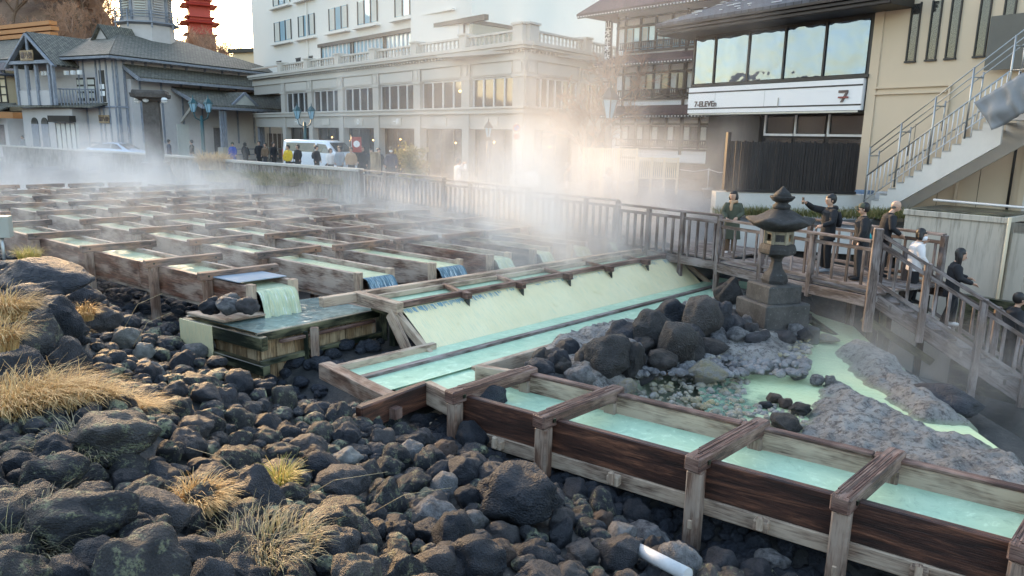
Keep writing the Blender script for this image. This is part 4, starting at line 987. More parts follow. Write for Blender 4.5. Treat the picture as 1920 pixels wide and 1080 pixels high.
for o, lab in ((-.06, 'near railing of the timber staircase, with tall posts standing in the dark pool'), (wst+.06, 'far railing of the timber staircase, against the shed')):
    t = thing('stair_railing', lab, 'railing', SA+nr*o+UP*-3, None)
    q = SA+nr*o
    for hh, w_, hb in ((1.10, .13, .06), (.90, .05, .075), (.16, .05, .075)):
        m = MB(); m.beam(q+UP*(sz(0)+hh), q+d*4.3+UP*(sz(4.3)+hh), w_, hb); m.build({1.10: 'top_rail', .90: 'middle_rail', .16: 'bottom_rail'}[hh], M['rail'], t, bevel=.006)
    for k, s in enumerate(pts_):
        p = q+d*s; zl = [-3.72, -3.85, -4.95, -4.95, -6.2][k] if o < 0 else sz(s)-.3
        m = MB(); pw = .17 if k == 0 else .13; m.beam((p.x, p.y, zl), (p.x, p.y, sz(s)+1.14+(.06 if k == 0 else 0)), pw, pw, up=d); m.build('post', M['rail'], t, bevel=.012)
    for k in range(17):
        s = .14+k*.25
        if min(abs(s-j) for j in pts_) < .09: continue
        p = q+d*s; m = MB(); m.beam(p+UP*(sz(s)+.18), p+UP*(sz(s)+.9), .04, .055, up=d); m.build('baluster', M['rail'], t)
t = thing('support_frame', 'dark timber frame under the deck corner at the top of the stairs', 'frame', (7.3, 15.2, -5.5))
for x, y in ((7.6, 14.6), (8.0, 15.9), (9.0, 15.6), (6.6, 16.8)):
    m = MB(); m.beam((x, y, -6.2), (x, y, -3.2), .13, .13, up=d); m.build('post', M['moss'], t)
m = MB(); m.beam((7.2, 14.6, -3.5), (8.6, 14.4, -4.35), .1, .16); m.build('brace', M['moss'], t)
m = MB(); m.beam((5.9, 16.9, -3.35), (7.9, 13.2, -4.75), .12, .12); m.build('brace', M['moss'], t)

# ============================================================ stone lanterns
def stone(name, dark, lite, bs=.6):
    m, n, l, b = nmat(name); v = wcoord(n, l); a = noi(n, l, v, 2.2, 6, .7); f = noi(n, l, v, 18, 5, .75)
    c = ramp(n, l, a, [(.35, dark), (.65, lite)]); c = mix(n, l, ramp(n, l, f, [(.6, 0.0), (.7, .5)]), c, (.3, .3, .29)); c = mix(n, l, ramp(n, l, f, [(.32, .7), (.42, 0.0)]), c, (.01, .01, .01))
    l.new(c, b.inputs['Base Color']); b.inputs['Roughness'].default_value = .75; bump(n, l, b, f, bs, .03); return m
M['lstone'] = stone('lantern_stone', (.014, .013, .013), (.05, .047, .045)); M['lstone2'] = stone('lantern_base_stone', (.03, .028, .027), (.085, .08, .074))
LC = Vector((5.28, 14.5, 0)); t = thing('stone_lantern', 'tall dark stone lantern with flame-shaped finial on a stepped square base', 'lantern', LC+UP*-3.62)
ra = .45+.15; zs = lambda y: atY(1450, y, 14.5).z
def lz(prof, nm, mat='lstone', n=6, smooth=False, rz=.3, bev=.012, sub=0):
    m = MB(); m.lathe(LC, [(r, zs(y)) for r, y in prof], n, smooth, rz); return m.build(nm, M[mat], t, bevel=bev)
rb = math.radians(18)
def sq(hw, y0, y1, nm, mat='lstone2', b=.03):
    m = MB(); z0, z1 = zs(y1), zs(y0); m.box(LC+UP*(z0+z1)/2, hw*2, hw*2, z1-z0, rb); return m.build(nm, M[mat], t, bevel=b)
sq(.68, 604, 634, 'ground_plinth'); sq(.515, 562, 608, 'lower_plinth'); sq(.385, 530, 564, 'upper_plinth')
lz([(.24, 532), (.26, 524), (.23, 515), (.14, 503), (.105, 490), (.12, 484), (.18, 478), (.21, 472), (.2, 468)], 'shaft', n=6, smooth=False)
lz([(.30, 477), (.36, 474), (.36, 466), (.33, 458), (.25, 455)], 'platform')
# fire box: corner pillars and frames so that one sees through
M['lampstone'] = stone('fire_box_stone', (.12, .10, .07), (.32, .28, .2), .4)
for k in range(6):
    a = .3+math.pi/6+k*math.pi/3; a2 = a+math.pi/3
    p = LC+Vector((math.cos(a)*.245, math.sin(a)*.245, 0)); q = LC+Vector((math.cos(a2)*.245, math.sin(a2)*.245, 0))
    zlo, zhi = zs(457), zs(432)
    m = MB(); m.beam(p+UP*zlo, p+UP*zhi, .07, .07, up=(p-LC)); m.build('corner_pillar', M['lampstone'], t, bevel=.008)
    for zz, hh in ((zlo+.03, .07), (zhi-.03, .07)):
        m = MB(); m.beam(p+UP*zz, q+UP*zz, .045, hh); m.build('window_frame', M['lampstone'], t, bevel=.006)
    if k in (1, 3, 5):
        m = MB(); m.beam(p.lerp(q, .18)+UP*(zlo+zhi)/2, p.lerp(q, .82)+UP*(zlo+zhi)/2, .02, zhi-zlo-.1); m.build('panel', M['lstone'], t)
m = MB(); n6 = 6; cap = []
prof = [(.30, 432, 0), (.50, 424, .0), (.66, 418, .05), (.64, 414, .05), (.42, 405, 0), (.27, 396, 0), (.15, 391, 0)]
i0 = 0
for r, y, up in prof:
    for k in range(24):
        a = .3+math.pi/6+k*math.pi/12; f = abs((k % 4)-2)/2   # 1 at the six corners
        rr = r*(.90+.10*f); m.v.append(LC+Vector((rr*math.cos(a), rr*math.sin(a), zs(y)+up*f*1.6)))
for k in range(len(prof)-1):
    for j in range(24):
        m.f.append([k*24+j, k*24+(j+1) % 24, (k+1)*24+(j+1) % 24, (k+1)*24+j]); m.t.append([(0, 0)]*4); m.sm.append(True)
m.f.append(list(range(23, -1, -1))); m.t.append([(0, 0)]*24); m.sm.append(False)
m.build('roof', M['lstone'], t, bevel=0)
lz([(.13, 393), (.17, 390), (.17, 384), (.12, 381), (.14, 376)], 'neck', n=12, smooth=True, bev=0)
lz([(.12, 379), (.19, 376), (.25, 369), (.24, 367), (.16, 371), (.10, 371)], 'lotus_cup', n=10, smooth=True, bev=0)
lz([(.10, 374), (.155, 371), (.17, 366), (.13, 360), (.07, 355), (.03, 351), (.003, 348)], 'finial', n=14, smooth=True, bev=0)
# ============================================================ people
def cloth(name, col, var=.2): return plain(name, col, .85, 0, var, 7, .25, 60)
M['skin'] = plain('skin', (.50, .31, .22), .5, 0, .06, 8, .05)
M['hair'] = plain('black_hair', (.012, .010, .010), .5, 0, .3, 40, .3, 90); M['hairgrey'] = plain('grey_hair', (.10, .09, .085), .6, 0, .3, 40, .2)
M['c_black'] = cloth('black_cloth', (.014, .014, .017)); M['c_dark'] = cloth('charcoal_cloth', (.035, .035, .04)); M['c_navy'] = cloth('navy_cloth', (.02, .03, .06))
M['c_white'] = cloth('white_cloth', (.72, .68, .66), .06); M['c_blue'] = cloth('blue_cloth', (.02, .06, .30)); M['c_yellow'] = cloth('yellow_cloth', (.62, .42, .03))
M['c_olive'] = cloth('olive_cloth', (.07, .075, .05)); M['c_tan'] = cloth('tan_cloth', (.42, .27, .16)); M['c_grey'] = cloth('grey_cloth', (.25, .27, .3)); M['c_teal'] = cloth('teal_cloth', (.01, .30, .33)); M['c_brown'] = cloth('brown_cloth', (.16, .10, .06)); M['mask'] = plain('face_mask', (.8, .8, .82), .8, bmp=0)
def person(label, foot, H, face, coat='c_black', pants='c_dark', hair='short', arms=None, legs=None, long=0.0, lean=0.0, head=(0, 0), extras=(), shoes='c_black', detail=1, bulk=1.0, haircol='hair', group=None, inner=None):
    """local axes: x right, y forward, z up, drawn 1.7 m tall; face = heading angle in degrees, 0 looks away from the camera, 180 at it"""
    k = H*1.03/1.7; t = thing('person', label, 'person', (0, 0, 0), group)
    vox = .011 if detail > 1 else (.016 if detail else .03)
    S = lambda z: Vector((0, lean*(z-.9) if z > .9 else 0, z))
    A = arms or (((-.26, .02, 1.12), (-.25, .10, .86)), ((.26, .02, 1.12), (.25, .10, .86)))
    Lg = legs or (((-.09, .02, .50), (-.09, -.02, .09)), ((.09, .02, .50), (.09, -.02, .09)))
    hc = S(1.585)+Vector((head[0]*.05, .02+head[1]*.05, 0)); nk = S(1.44)
    fa = head[0]; fwd = Vector((math.sin(fa), math.cos(fa), -head[1]*.5)).normalized(); rt = Vector((fwd.y, -fwd.x, 0)).normalized()
    def sk(m):     # head and neck
        m.tube([S(1.36), nk, hc-UP*.05], [.065, .056, .055], 10, sy=.95)
        m.lathe(hc, [(.001, -.125), (.042, -.112), (.068, -.085), (.083, -.04), (.091, .01), (.09, .05), (.072, .09), (.03, .116), (.001, .118)], 14, sy=1.1)
    m = MB(); sk(m)
    m.tube([S(.84), S(.98), S(1.16), S(1.30), S(1.38)], [.145, .13, .145, .155, .07], 14, sy=.62)
    for (el, ha), s in zip(A, (-1, 1)):
        sh = S(1.36)+Vector((s*.165, 0, -.02)); el = Vector(el); ha = Vector(ha)
        m.tube([S(1.34), sh, sh.lerp(el, .5), el, el.lerp(ha, .6), ha], [.05, .055, .047, .038, .034, .024], 10)
    for (kn, an), s in zip(Lg, (-1, 1)):
        m.tube([S(.90)+Vector((s*.075, 0, 0)), Vector(kn)+(S(.9)+Vector((s*.075, 0, 0))-Vector(kn))*.5, kn, Vector(kn).lerp(Vector(an), .4), an], [.085, .078, .056, .055, .036], 10)
    def fin(m, nm, mat, v=vox, par=t):
        o = m.build(nm, mat, par); r = o.modifiers.new('r', 'REMESH'); r.mode = 'VOXEL'; r.voxel_size = v; r.use_smooth_shade = True
        if detail: s_ = o.modifiers.new('s', 'SMOOTH'); s_.iterations = 3; s_.factor = .5
        return o
    fin(m, 'body', M['skin'])
    if detail:   # face
        for sd_ in (-1, 1):
            e = hc+fwd*.092+rt*.031*sd_+UP*.008
            m = MB(); m.lathe(e, [(.001, -.008), (.011, -.003), (.011, .003), (.001, .008)], 8); m.build('eye', M['hair'], t)
            m = MB(); ea = hc+rt*.09*sd_-UP*.01; m.lathe(ea, [(.001, -.03), (.014, -.018), (.018, .01), (.001, .03)], 8); m.build('ear', M['skin'], t)
        m = MB(); m.tube([hc+fwd*.092+UP*.01, hc+fwd*.118-UP*.022, hc+fwd*.094-UP*.03], [.009, .013, .009], 8); m.build('nose', M['skin'], t)
        if 'mask' not in extras:
            m = MB(); m.tube([hc+fwd*.086-UP*.058-rt*.022, hc+fwd*.094-UP*.058, hc+fwd*.086-UP*.058+rt*.022], [.004, .007, .004], 6); m.build('mouth', plain('lips', (.42, .16, .13), .5, bmp=0) if 'lips' not in bpy.data.materials else bpy.data.materials['lips'], t)
    if 'mask' in extras:
        m = MB(); q = hc-UP*.045+fwd*.035; m.lathe(q, [(.02, -.065), (.062, -.052), (.08, -.01), (.074, .035), (.055, .042)], 12); m.build('mask', M['mask'], t)
    # coat
    m = MB(); b = bulk; hem = .80-long
    m.tube([S(hem), S(.92), S(1.05), S(1.2), S(1.32), S(1.405)], [(.20+long*.15)*b, .195*b, .19*b, .205*b, .20*b, .09], 16, sy=.72)
    for (el, ha), s in zip(A, (-1, 1)):
        sh = S(1.36)+Vector((s*.175, 0, -.03)); el = Vector(el); ha = Vector(ha); w_ = el.lerp(ha, .93)
        m.tube([S(1.34), sh, sh.lerp(el, .5), el, el.lerp(ha, .5), w_], [.08, .09*b, .08*b, .07*b, .062*b, .048*b], 12)
    if 'hood' in extras: m.tube([S(1.42)+Vector((-.10, -.06, .0)), S(1.43)+Vector((0, -.13, -.02)), S(1.42)+Vector((.10, -.06, 0))], [.05, .07, .05], 10)
    m.tube([S(1.38), S(1.44)], [.085, .072], 12)
    fin(m, 'coat', M[coat], vox*1.1)
    # trousers and shoes
    m = MB(); m.tube([S(.80), S(.95)], [.14, .14], 14, sy=.72)
    for (kn, an), s in zip(Lg, (-1, 1)):
        hp = S(.88)+Vector((s*.08, 0, 0)); kn = Vector(kn); an = Vector(an)
        m.tube([hp, hp.lerp(kn, .5), kn, kn.lerp(an, .5), an+UP*.0], [.108, .10, .08, .076, .066], 12)
    fin(m, 'trousers', M[pants], vox*1.2)
    for (kn, an), s in zip(Lg, (-1, 1)):
        an = Vector(an); m = MB(); m.tube([an+Vector((0, -.06, -.05)), an+Vector((0, .03, -.045)), an+Vector((0, .13, -.058)), an+Vector((0, .19, -.066))], [.04, .046, .042, .022], 10, sy=1.0); m.build('shoe', M[shoes], t)
    # hands: palm, four fingers of different lengths and a thumb
    for (el, ha), s in zip(A, (-1, 1)):
        ha = Vector(ha); el = Vector(el); dd = (ha-el).normalized(); sdv = dd.cross(UP); sdv = sdv.normalized() if sdv.length > .2 else Vector((0, 1, 0)); nn = sdv.cross(dd)
        m = MB(); m.tube([ha-dd*.02, ha+dd*.03, ha+dd*.085], [.024, .04, .036], 10, sy=.5)
        if detail:
            for j, L in enumerate((.066, .076, .070, .054)):
                o = ha+dd*.08+sdv*(j-1.5)*.019; m.tube([o, o+dd*L*.5-nn*.008, o+dd*L*.85-nn*.03], [.0095, .009, .007], 6)
            o = ha+dd*.02+sdv*-.034; m.tube([o, o-sdv*.022+dd*.03-nn*.008, o-sdv*.022+dd*.062-nn*.016], [.012, .010, .008], 6)
        m.build('hand', M['skin'], t)
    # hair
    hm = M[haircol]
    if hair != 'none':
        m = MB(); L = {'short': 0, 'bob': 1, 'long': 2, 'bald': -1, 'cap': 0}[hair]
        base = hc-fwd*.018+UP*.018
        if L >= 0: m.lathe(base-fwd*.012, [(.06, -.095), (.098, -.055), (.108, .0), (.107, .045), (.09, .09), (.05, .126), (.001, .135)], 14)
        else: m.lathe(hc-fwd*.03-UP*.02, [(.05, -.06), (.082, -.03), (.086, .0), (.07, .03)], 14)
        if L >= 0: m.tube([base+rt*-.065+fwd*.06+UP*.05, base+rt*-.03+fwd*.088+UP*.058, base+rt*.03+fwd*.09+UP*.05, base+rt*.065+fwd*.06+UP*.055], [.026, .03, .026, .026], 8)
        if L >= 1:
            for q in (-1, -.5, 0, .5, 1): m.tube([base+rt*.07*q-fwd*(.05-.03*abs(q))+UP*.02, base+rt*.088*q-fwd*(.06-.05*abs(q))-UP*.07, base+rt*.085*q-fwd*(.06-.06*abs(q))-UP*(.13+.16*(L-1))], [.052, .054, .035], 8)
        fin(m, 'hair', hm, .010 if detail else .02)
    if hair == 'cap' or 'cap' in extras:
        m = MB(); m.lathe(hc+UP*.03, [(.103, -.005), (.105, .03), (.09, .08), (.05, .108), (.001, .115)], 14); m.tube([hc+UP*.035+fwd*.07, hc+UP*.03+fwd*.16], [.07, .05], 10, sy=.12); m.build('cap', M['c_olive'], t)
    if 'scarf' in extras:
        m = MB(); 
        pts = [S(1.44)+Vector((math.cos(a)*.085, math.sin(a)*.08+.01, .01*math.sin(3*a))) for a in [j*math.pi/5 for j in range(11)]]; m.tube(pts, .045, 8); m.tube([S(1.42)+Vector((.03, .10, 0)), S(1.30)+Vector((.05, .15, 0)), S(1.2)+Vector((.04, .15, 0))], [.04, .045, .035], 8); fin(m, 'scarf', M['c_tan'], .015)
    for k_, v in (x for x in extras if isinstance(x, tuple)):
        if k_ == 'backpack': m = MB(); m.tube([S(1.0)+Vector((0, -.19, 0)), S(1.15)+Vector((0, -.21, 0)), S(1.33)+Vector((0, -.18, 0))], [.12, .14, .10], 12, sy=.6); m.build('backpack', M[v], t)
        if k_ == 'bag': m = MB(); m.tube([Vector((.24, -.03, .82)), Vector((.25, -.03, .98)), Vector((.24, -.03, 1.06))], [.13, .14, .10], 12, sy=.5); m.build('bag', M[v], t)
        if k_ == 'waistbag': m = MB(); m.tube([Vector((.04, -.17, .93)), Vector((.14, -.15, .99)), Vector((.22, -.08, 1.02))], [.06, .09, .07], 12, sy=.8); m.build('waist_bag', M[v], t)
        if k_ == 'phone': m = MB(); p = Vector(A[v][1])+Vector((0, .07, .04)); m.box(p, .075, .012, .15); m.build('phone', M['c_black'], t)
        if k_ == 'strap': m = MB(); m.tube([S(1.40)+Vector((-.1, .06, 0)), S(1.25)+Vector((0, .135, 0)), S(1.0)+Vector((.14, .09, 0))], .015, 6); m.build('strap', M[v], t)
    t.location = foot; t.rotation_euler.z = math.radians(-face); t.scale = (k, k, k)
    return t
UPARM = ((-.30, .06, 1.12), (-.16, .26, 1.24))
def onpx(px, Y, z): q = atY(px, 400, Y); return Vector((q.x, q.y, z))
person('woman with dark bob, tan scarf and long olive coat at the deck railing', onpx(1374, 19.6, -3.0), 1.62, 200, 'c_olive', 'c_brown', 'bob', long=.38, extras=('scarf',), detail=2, head=(.4, -.2), shoes='c_white', arms=(((-.25, .05, 1.12), (-.12, .24, 1.02)), ((.25, .05, 1.12), (.14, .22, 1.0))))
person('man in black hooded jacket raising a phone to photograph', onpx(1556, 16.9, -2.95), 1.72, 262, 'c_black', 'c_black', 'short', long=.08, extras=('hood', ('backpack', 'c_black'), ('phone', 1)), detail=2, arms=(((-.26, .08, 1.12), (-.2, .28, 1.05)), ((.30, .26, 1.40), (.16, .50, 1.52))), shoes='c_grey')
person('man in olive cap and black jacket with a teal bag at his waist', onpx(1621, 15.9, -2.95), 1.62, 285, 'c_black', 'c_dark', 'cap', long=.02, bulk=1.15, extras=(('waistbag', 'c_teal'),), detail=2, head=(.0, .3))
person('balding man in black jacket looking down at the top of the stairs', onpx(1662, 16.5, -2.98), 1.68, 95, 'c_black', 'c_dark', 'bald', lean=.18, detail=2, haircol='hairgrey', head=(.1, .9), arms=(((-.26, .08, 1.12), (-.2, .3, 1.0)), ((.26, .06, 1.12), (.24, .26, .98))))
person('woman in white fluffy jacket and mask, hand at her face, on the stairs', onpx(1727, 15.75, -3.47), 1.62, 100, 'c_white', 'c_black', 'bob', lean=.05, detail=2, bulk=1.1, head=(.35, .5), extras=('mask',), arms=(((-.26, .1, 1.12), (-.05, .17, 1.42)), ((.24, .05, 1.12), (.2, .2, .95))), legs=(((-.09, .1, .52), (-.09, .08, .12)), ((.09, .0, .48), (.09, -.12, .06))), shoes='c_black')
person('woman in black coat looking down, lowest of those wholly seen on the stairs', onpx(1805, 15.15, -3.80), 1.62, 110, 'c_black', 'c_black', 'long', lean=.04, detail=2, long=.12, head=(.2, .9), arms=(((-.26, .08, 1.12), (-.18, .32, 1.08)), ((.25, .08, 1.12), (.16, .34, 1.02))), legs=(((-.09, .1, .52), (-.09, .08, .12)), ((.09, .0, .48), (.09, -.12, .06))), shoes='c_white')
person('person in black jacket cut by the right edge, leaning over the stair railing', onpx(1930, 14.4, -4.62), 1.68, 100, 'c_black', 'c_black', 'short', lean=.1, detail=1)
# people along the walkway, in the steam
person('person in pale grey hooded top walking in the steam', onpx(1137, 25.0, -2.7), 1.65, 100, 'c_grey', 'c_dark', 'short', detail=1, extras=('hood',), bulk=1.1)
person('person in white top with a dark shoulder strap seen from behind in steam', onpx(994, 29.0, -2.75), 1.62, 10, 'c_white', 'c_dark', 'short', detail=1, bulk=1.15, extras=(('strap', 'c_black'),))
person('person in dark coat with a white bag, blurred by steam', onpx(1062, 28.0, -2.7), 1.68, 90, 'c_dark', 'c_dark', 'short', detail=1, extras=(('bag', 'c_white'),))
person('person in white jacket with raised arms, taking pictures in the steam', onpx(858, 31.5, -2.7), 1.66, 60, 'c_white', 'c_grey', 'short', detail=1, arms=(((-.30, .2, 1.28), (-.12, .3, 1.5)), ((.30, .2, 1.28), (.12, .3, 1.5))), extras=(('bag', 'c_white'),))
street = -2.47
SP = [ # px, Y, face, coat, pants, hair, long, extras, height, label
 (735, 36.5, 185, 'c_navy', 'c_dark', 'cap', .0, ('mask',), 1.76, 'masked person in cap and dark jacket facing the camera at the fence'),
 (712, 38.5, 150, 'c_dark', 'c_black', 'short', .1, (), 1.66, 'person in dark coat left of the masked one'),
 (698, 39.5, 170, 'c_black', 'c_dark', 'bob', .1, (), 1.6, 'dark clad person in the middle of the fence crowd'),
 (683, 41.5, 180, 'c_black', 'c_dark', 'short', .0, (), 1.7, 'taller dark clad person by the red banner'),
 (661, 39.5, 170, 'c_tan', 'c_dark', 'short', .0, (), 1.66, 'person in a tan brown jacket at the fence'),
 (640, 40.0, 200, 'c_grey', 'c_brown', 'short', .1, (('backpack', 'c_olive'),), 1.68, 'person in grey jacket before the van front'),
 (623, 40.5, 140, 'c_white', 'c_dark', 'bob', .0, (), 1.56, 'short person in white top before the van'),
 (597, 41.5, 110, 'c_black', 'c_black', 'short', .0, (('backpack', 'c_dark'),), 1.68, 'person in black with a backpack walking past the van'),
 (563, 43.5, 210, 'c_black', 'c_black', 'bob', .1, (), 1.68, 'dark haired person in black beside the yellow jacket'),
 (545, 42.5, 200, 'c_yellow', 'c_dark', 'short', .0, (('bag', 'c_brown'), ('strap', 'c_black')), 1.66, 'person in bright yellow jacket with a shoulder bag'),
 (518, 50, 120, 'c_black', 'c_black', 'short', .1, (), 1.68, 'person in black by the last porch column'),
 (503, 50.5, 200, 'c_brown', 'c_dark', 'bob', .0, (), 1.62, 'person in brown among those under the porch'),
 (492, 51.5, 180, 'c_black', 'c_black', 'short', .2, (), 1.72, 'person in long black coat under the porch'),
 (466, 49.5, 20, 'c_black', 'c_black', 'bob', .1, ('hood',), 1.65, 'person in black seen from behind between two porch columns'),
 (443, 50.5, 185, 'c_blue', 'c_blue', 'cap', .35, (), 1.62, 'person in bright blue coat and white cap before the porch'),
 (368, 50.5, 250, 'c_black', 'c_grey', 'short', .0, (('bag', 'c_white'),), 1.72, 'person in black jacket carrying a white bag'),
 (326, 51.5, 60, 'c_navy', 'c_navy', 'short', .1, (), 1.70, 'person in blue padded jacket behind the round-lamp pillar'),
 (92, 60, 180, 'c_black', 'c_dark', 'short', .1, (), 1.66, 'person in black, rightmost of the hazy group at far left'),
 (76, 60, 150, 'c_dark', 'c_dark', 'bob', .1, (), 1.62, 'person in dark coat in the hazy group at far left'),
 (58, 61, 190, 'c_grey', 'c_dark', 'short', .0, (), 1.66, 'person in grey in the hazy group at far left'),
 (27, 61, 190, 'c_navy', 'c_dark', 'short', .1, (), 1.7, 'person in dark blue near the left edge of the street'),
 (5, 62, 180, 'c_white', 'c_dark', 'short', .0, (), 1.66, 'person in pale coat cut by the left edge')]
for px, Y, fc, co, pa, ha, lo, ex, h, lab in SP:
    person(lab, onpx(px, Y, street), h, fc, co, pa, ha, long=lo, extras=ex, detail=0, group='people on the street')
# ============================================================ building materials
def glass_mat(name, tint, rough=.04, clear=0.0, emit=0):
    m, n, l, b = nmat(name); b.inputs['Base Color'].default_value = (*tint, 1); b.inputs['Roughness'].default_value = rough; b.inputs['Specular IOR Level'].default_value = .9
    b.inputs['Coat Weight'].default_value = .6
    v = wcoord(n, l); bump(n, l, b, noi(n, l, v, .7, 2), .12, .05)
    if clear:
        t = n.new('ShaderNodeBsdfTransparent'); ms = n.new('ShaderNodeMixShader'); ms.inputs[0].default_value = clear
        l.new(b.outputs[0], ms.inputs[1]); l.new(t.outputs[0], ms.inputs[2]); l.new(ms.outputs[0], n['Material Output'].inputs[0])
    return m
M['glass_dark'] = glass_mat('dark_glass', (.02, .022, .025), .05, .35)
M['glass_sky'] = glass_mat('hotel_glass', (.25, .42, .52), .08)
def mirror_mat():
    m, n, l, b = nmat('mirror_glass'); v = wcoord(n, l); b.inputs['Metallic'].default_value = .75; b.inputs['Roughness'].default_value = .03
    b.inputs['Base Color'].default_value = (.15, .20, .27, 1); bump(n, l, b, noi(n, l, v, 1.1, 2, .5), .5, .05); return m
M['glass_mirror'] = mirror_mat()
M['podium'] = plain('pale_render', (.40, .37, .33), .8, 0, .07, .6, .05); M['podium_trim'] = plain('pale_stone_trim', (.46, .43, .385), .75, 0, .06, 1, .05)
M['tower'] = plain('white_tower_wall', (.66, .64, .60), .8, 0, .03, .4, .03)
M['cream'] = plain('cream_wall', (.62, .52, .36), .85, 0, .06, .5, .05)
M['frame_dark'] = plain('dark_frame', (.02, .018, .016), .5, bmp=0); M['frame_white'] = plain('white_frame', (.6, .6, .6), .5, bmp=0)
M['timber_dark'] = wood('dark_timber', (.012, .009, .008), (.022, .016, .014), (.04, .03, .026), None, .5, .6)
M['plaster'] = plain('white_plaster', (.74, .74, .74), .85, 0, .03, 1, .02)
M['beige'] = plain('beige_wall', (.56, .455, .33), .85, 0, .06, .7, .08, 15)
M['sidings'] = plain('grey_siding', (.47, .44, .43), .85, 0, .12, 2.5, .1, 12)
M['trim_blue'] = wood('blue_grey_trim', (.20, .215, .25), (.27, .29, .34), (.34, .36, .41), None, .4, .7, 10, .15)
M['metal'] = plain('galvanised_metal', (.36, .37, .37), .4, .8, .15, 6, .1); M['iron_teal'] = plain('teal_cast_iron', (.02, .07, .08), .5, .3, .3, 9, .1)
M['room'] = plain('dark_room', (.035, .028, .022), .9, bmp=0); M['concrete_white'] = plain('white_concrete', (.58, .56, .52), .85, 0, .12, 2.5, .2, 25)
M['curtain'] = plain('curtain', (.5, .5, .46), .8, bmp=0)
def emis(name, col, s):
    m, n, l, b = nmat(name); b.inputs['Base Color'].default_value = (*col, 1); b.inputs['Emission Color'].default_value = (*col, 1); b.inputs['Emission Strength'].default_value = s; return m
M['lamp'] = emis('warm_lamp', (1, .55, .18), 9.0); M['striplight'] = emis('strip_light', (1, .9, .75), 1.2); M['globe'] = plain('white_globe', (.7, .7, .7), .3, bmp=0)
def shingle(name, a, b_, rows, snow=0):
    m, n, l, b = nmat(name); v = coord(n, l, 'UV', (1, 1, 1)); br = n.new('ShaderNodeTexBrick'); br.inputs['Scale'].default_value = 1; br.inputs['Brick Width'].default_value = .3; br.inputs['Row Height'].default_value = rows
    br.inputs['Mortar Size'].default_value = .018; br.inputs['Color1'].default_value = (*a, 1); br.inputs['Color2'].default_value = (*b_, 1); br.inputs['Mortar'].default_value = (a[0]*.3, a[1]*.3, a[2]*.3, 1); l.new(v, br.inputs['Vector'])
    f = noi(n, l, v, 3, 5, .7); c = mix(n, l, .7, br.outputs['Color'], ramp(n, l, f, [(.3, .5), (.7, 1.5)]), 'MULTIPLY')
    l.new(c, b.inputs['Base Color']); b.inputs['Roughness'].default_value = .8; bump(n, l, b, math_(n, l, 'ADD', br.outputs['Fac'], f), .5, .03); return m
M['shingle'] = shingle('grey_shingles', (.11, .105, .09), (.17, .16, .13), .2)
M['maroon'] = shingle('maroon_roof', (.06, .026, .034), (.085, .038, .046), .22); M['slate'] = shingle('dark_slate', (.045, .048, .06), (.08, .085, .10), .2)
M['copper_blue'] = shingle('blue_roof', (.08, .12, .26), (.12, .17, .33), .3); M['thatch'] = shingle('mossy_roof', (.10, .10, .09), (.17, .17, .14), .15)
M['orange'] = plain('orange_lacquer', (.36, .15, .045), .6, bmp=0); M['red'] = plain('red_lacquer', (.30, .03, .02), .6, bmp=0)
def FB(F, nm, mat, par, s0, s1, z0, z1, d0, d1, bevel=0): m = MB(); m.fb(F, s0, s1, z0, z1, d0, d1); return m.build(nm, M[mat], par, bevel=bevel)
def text(par, body, F, s, z, size, mat, d=.02, align='CENTER', name='lettering', vertical=False, tilt=0):
    cu = bpy.data.curves.new(name, 'FONT'); cu.body = body; cu.size = size; cu.extrude = .01; cu.align_x = align; cu.align_y = 'CENTER'
    if vertical: cu.body = '\n'.join(body); cu.space_line = 1.0
    o = bpy.data.objects.new(name, cu); C.objects.link(o); o.parent = par
    e = F.e; n_ = F.n; mtx = Matrix(((e.x, 0, n_.x), (e.y, 0, n_.y), (0, 1, 0))).to_4x4(); p = F.p(s, z, d)-worldloc(par)
    mtx.translation = p; cu.materials.append(M[mat]); cu.offset = size*.02
    me = bpy.data.meshes.new_from_object(o); bpy.data.objects.remove(o); o = bpy.data.objects.new(name, me); C.objects.link(o); o.parent = par; o.matrix_basis = mtx; return o

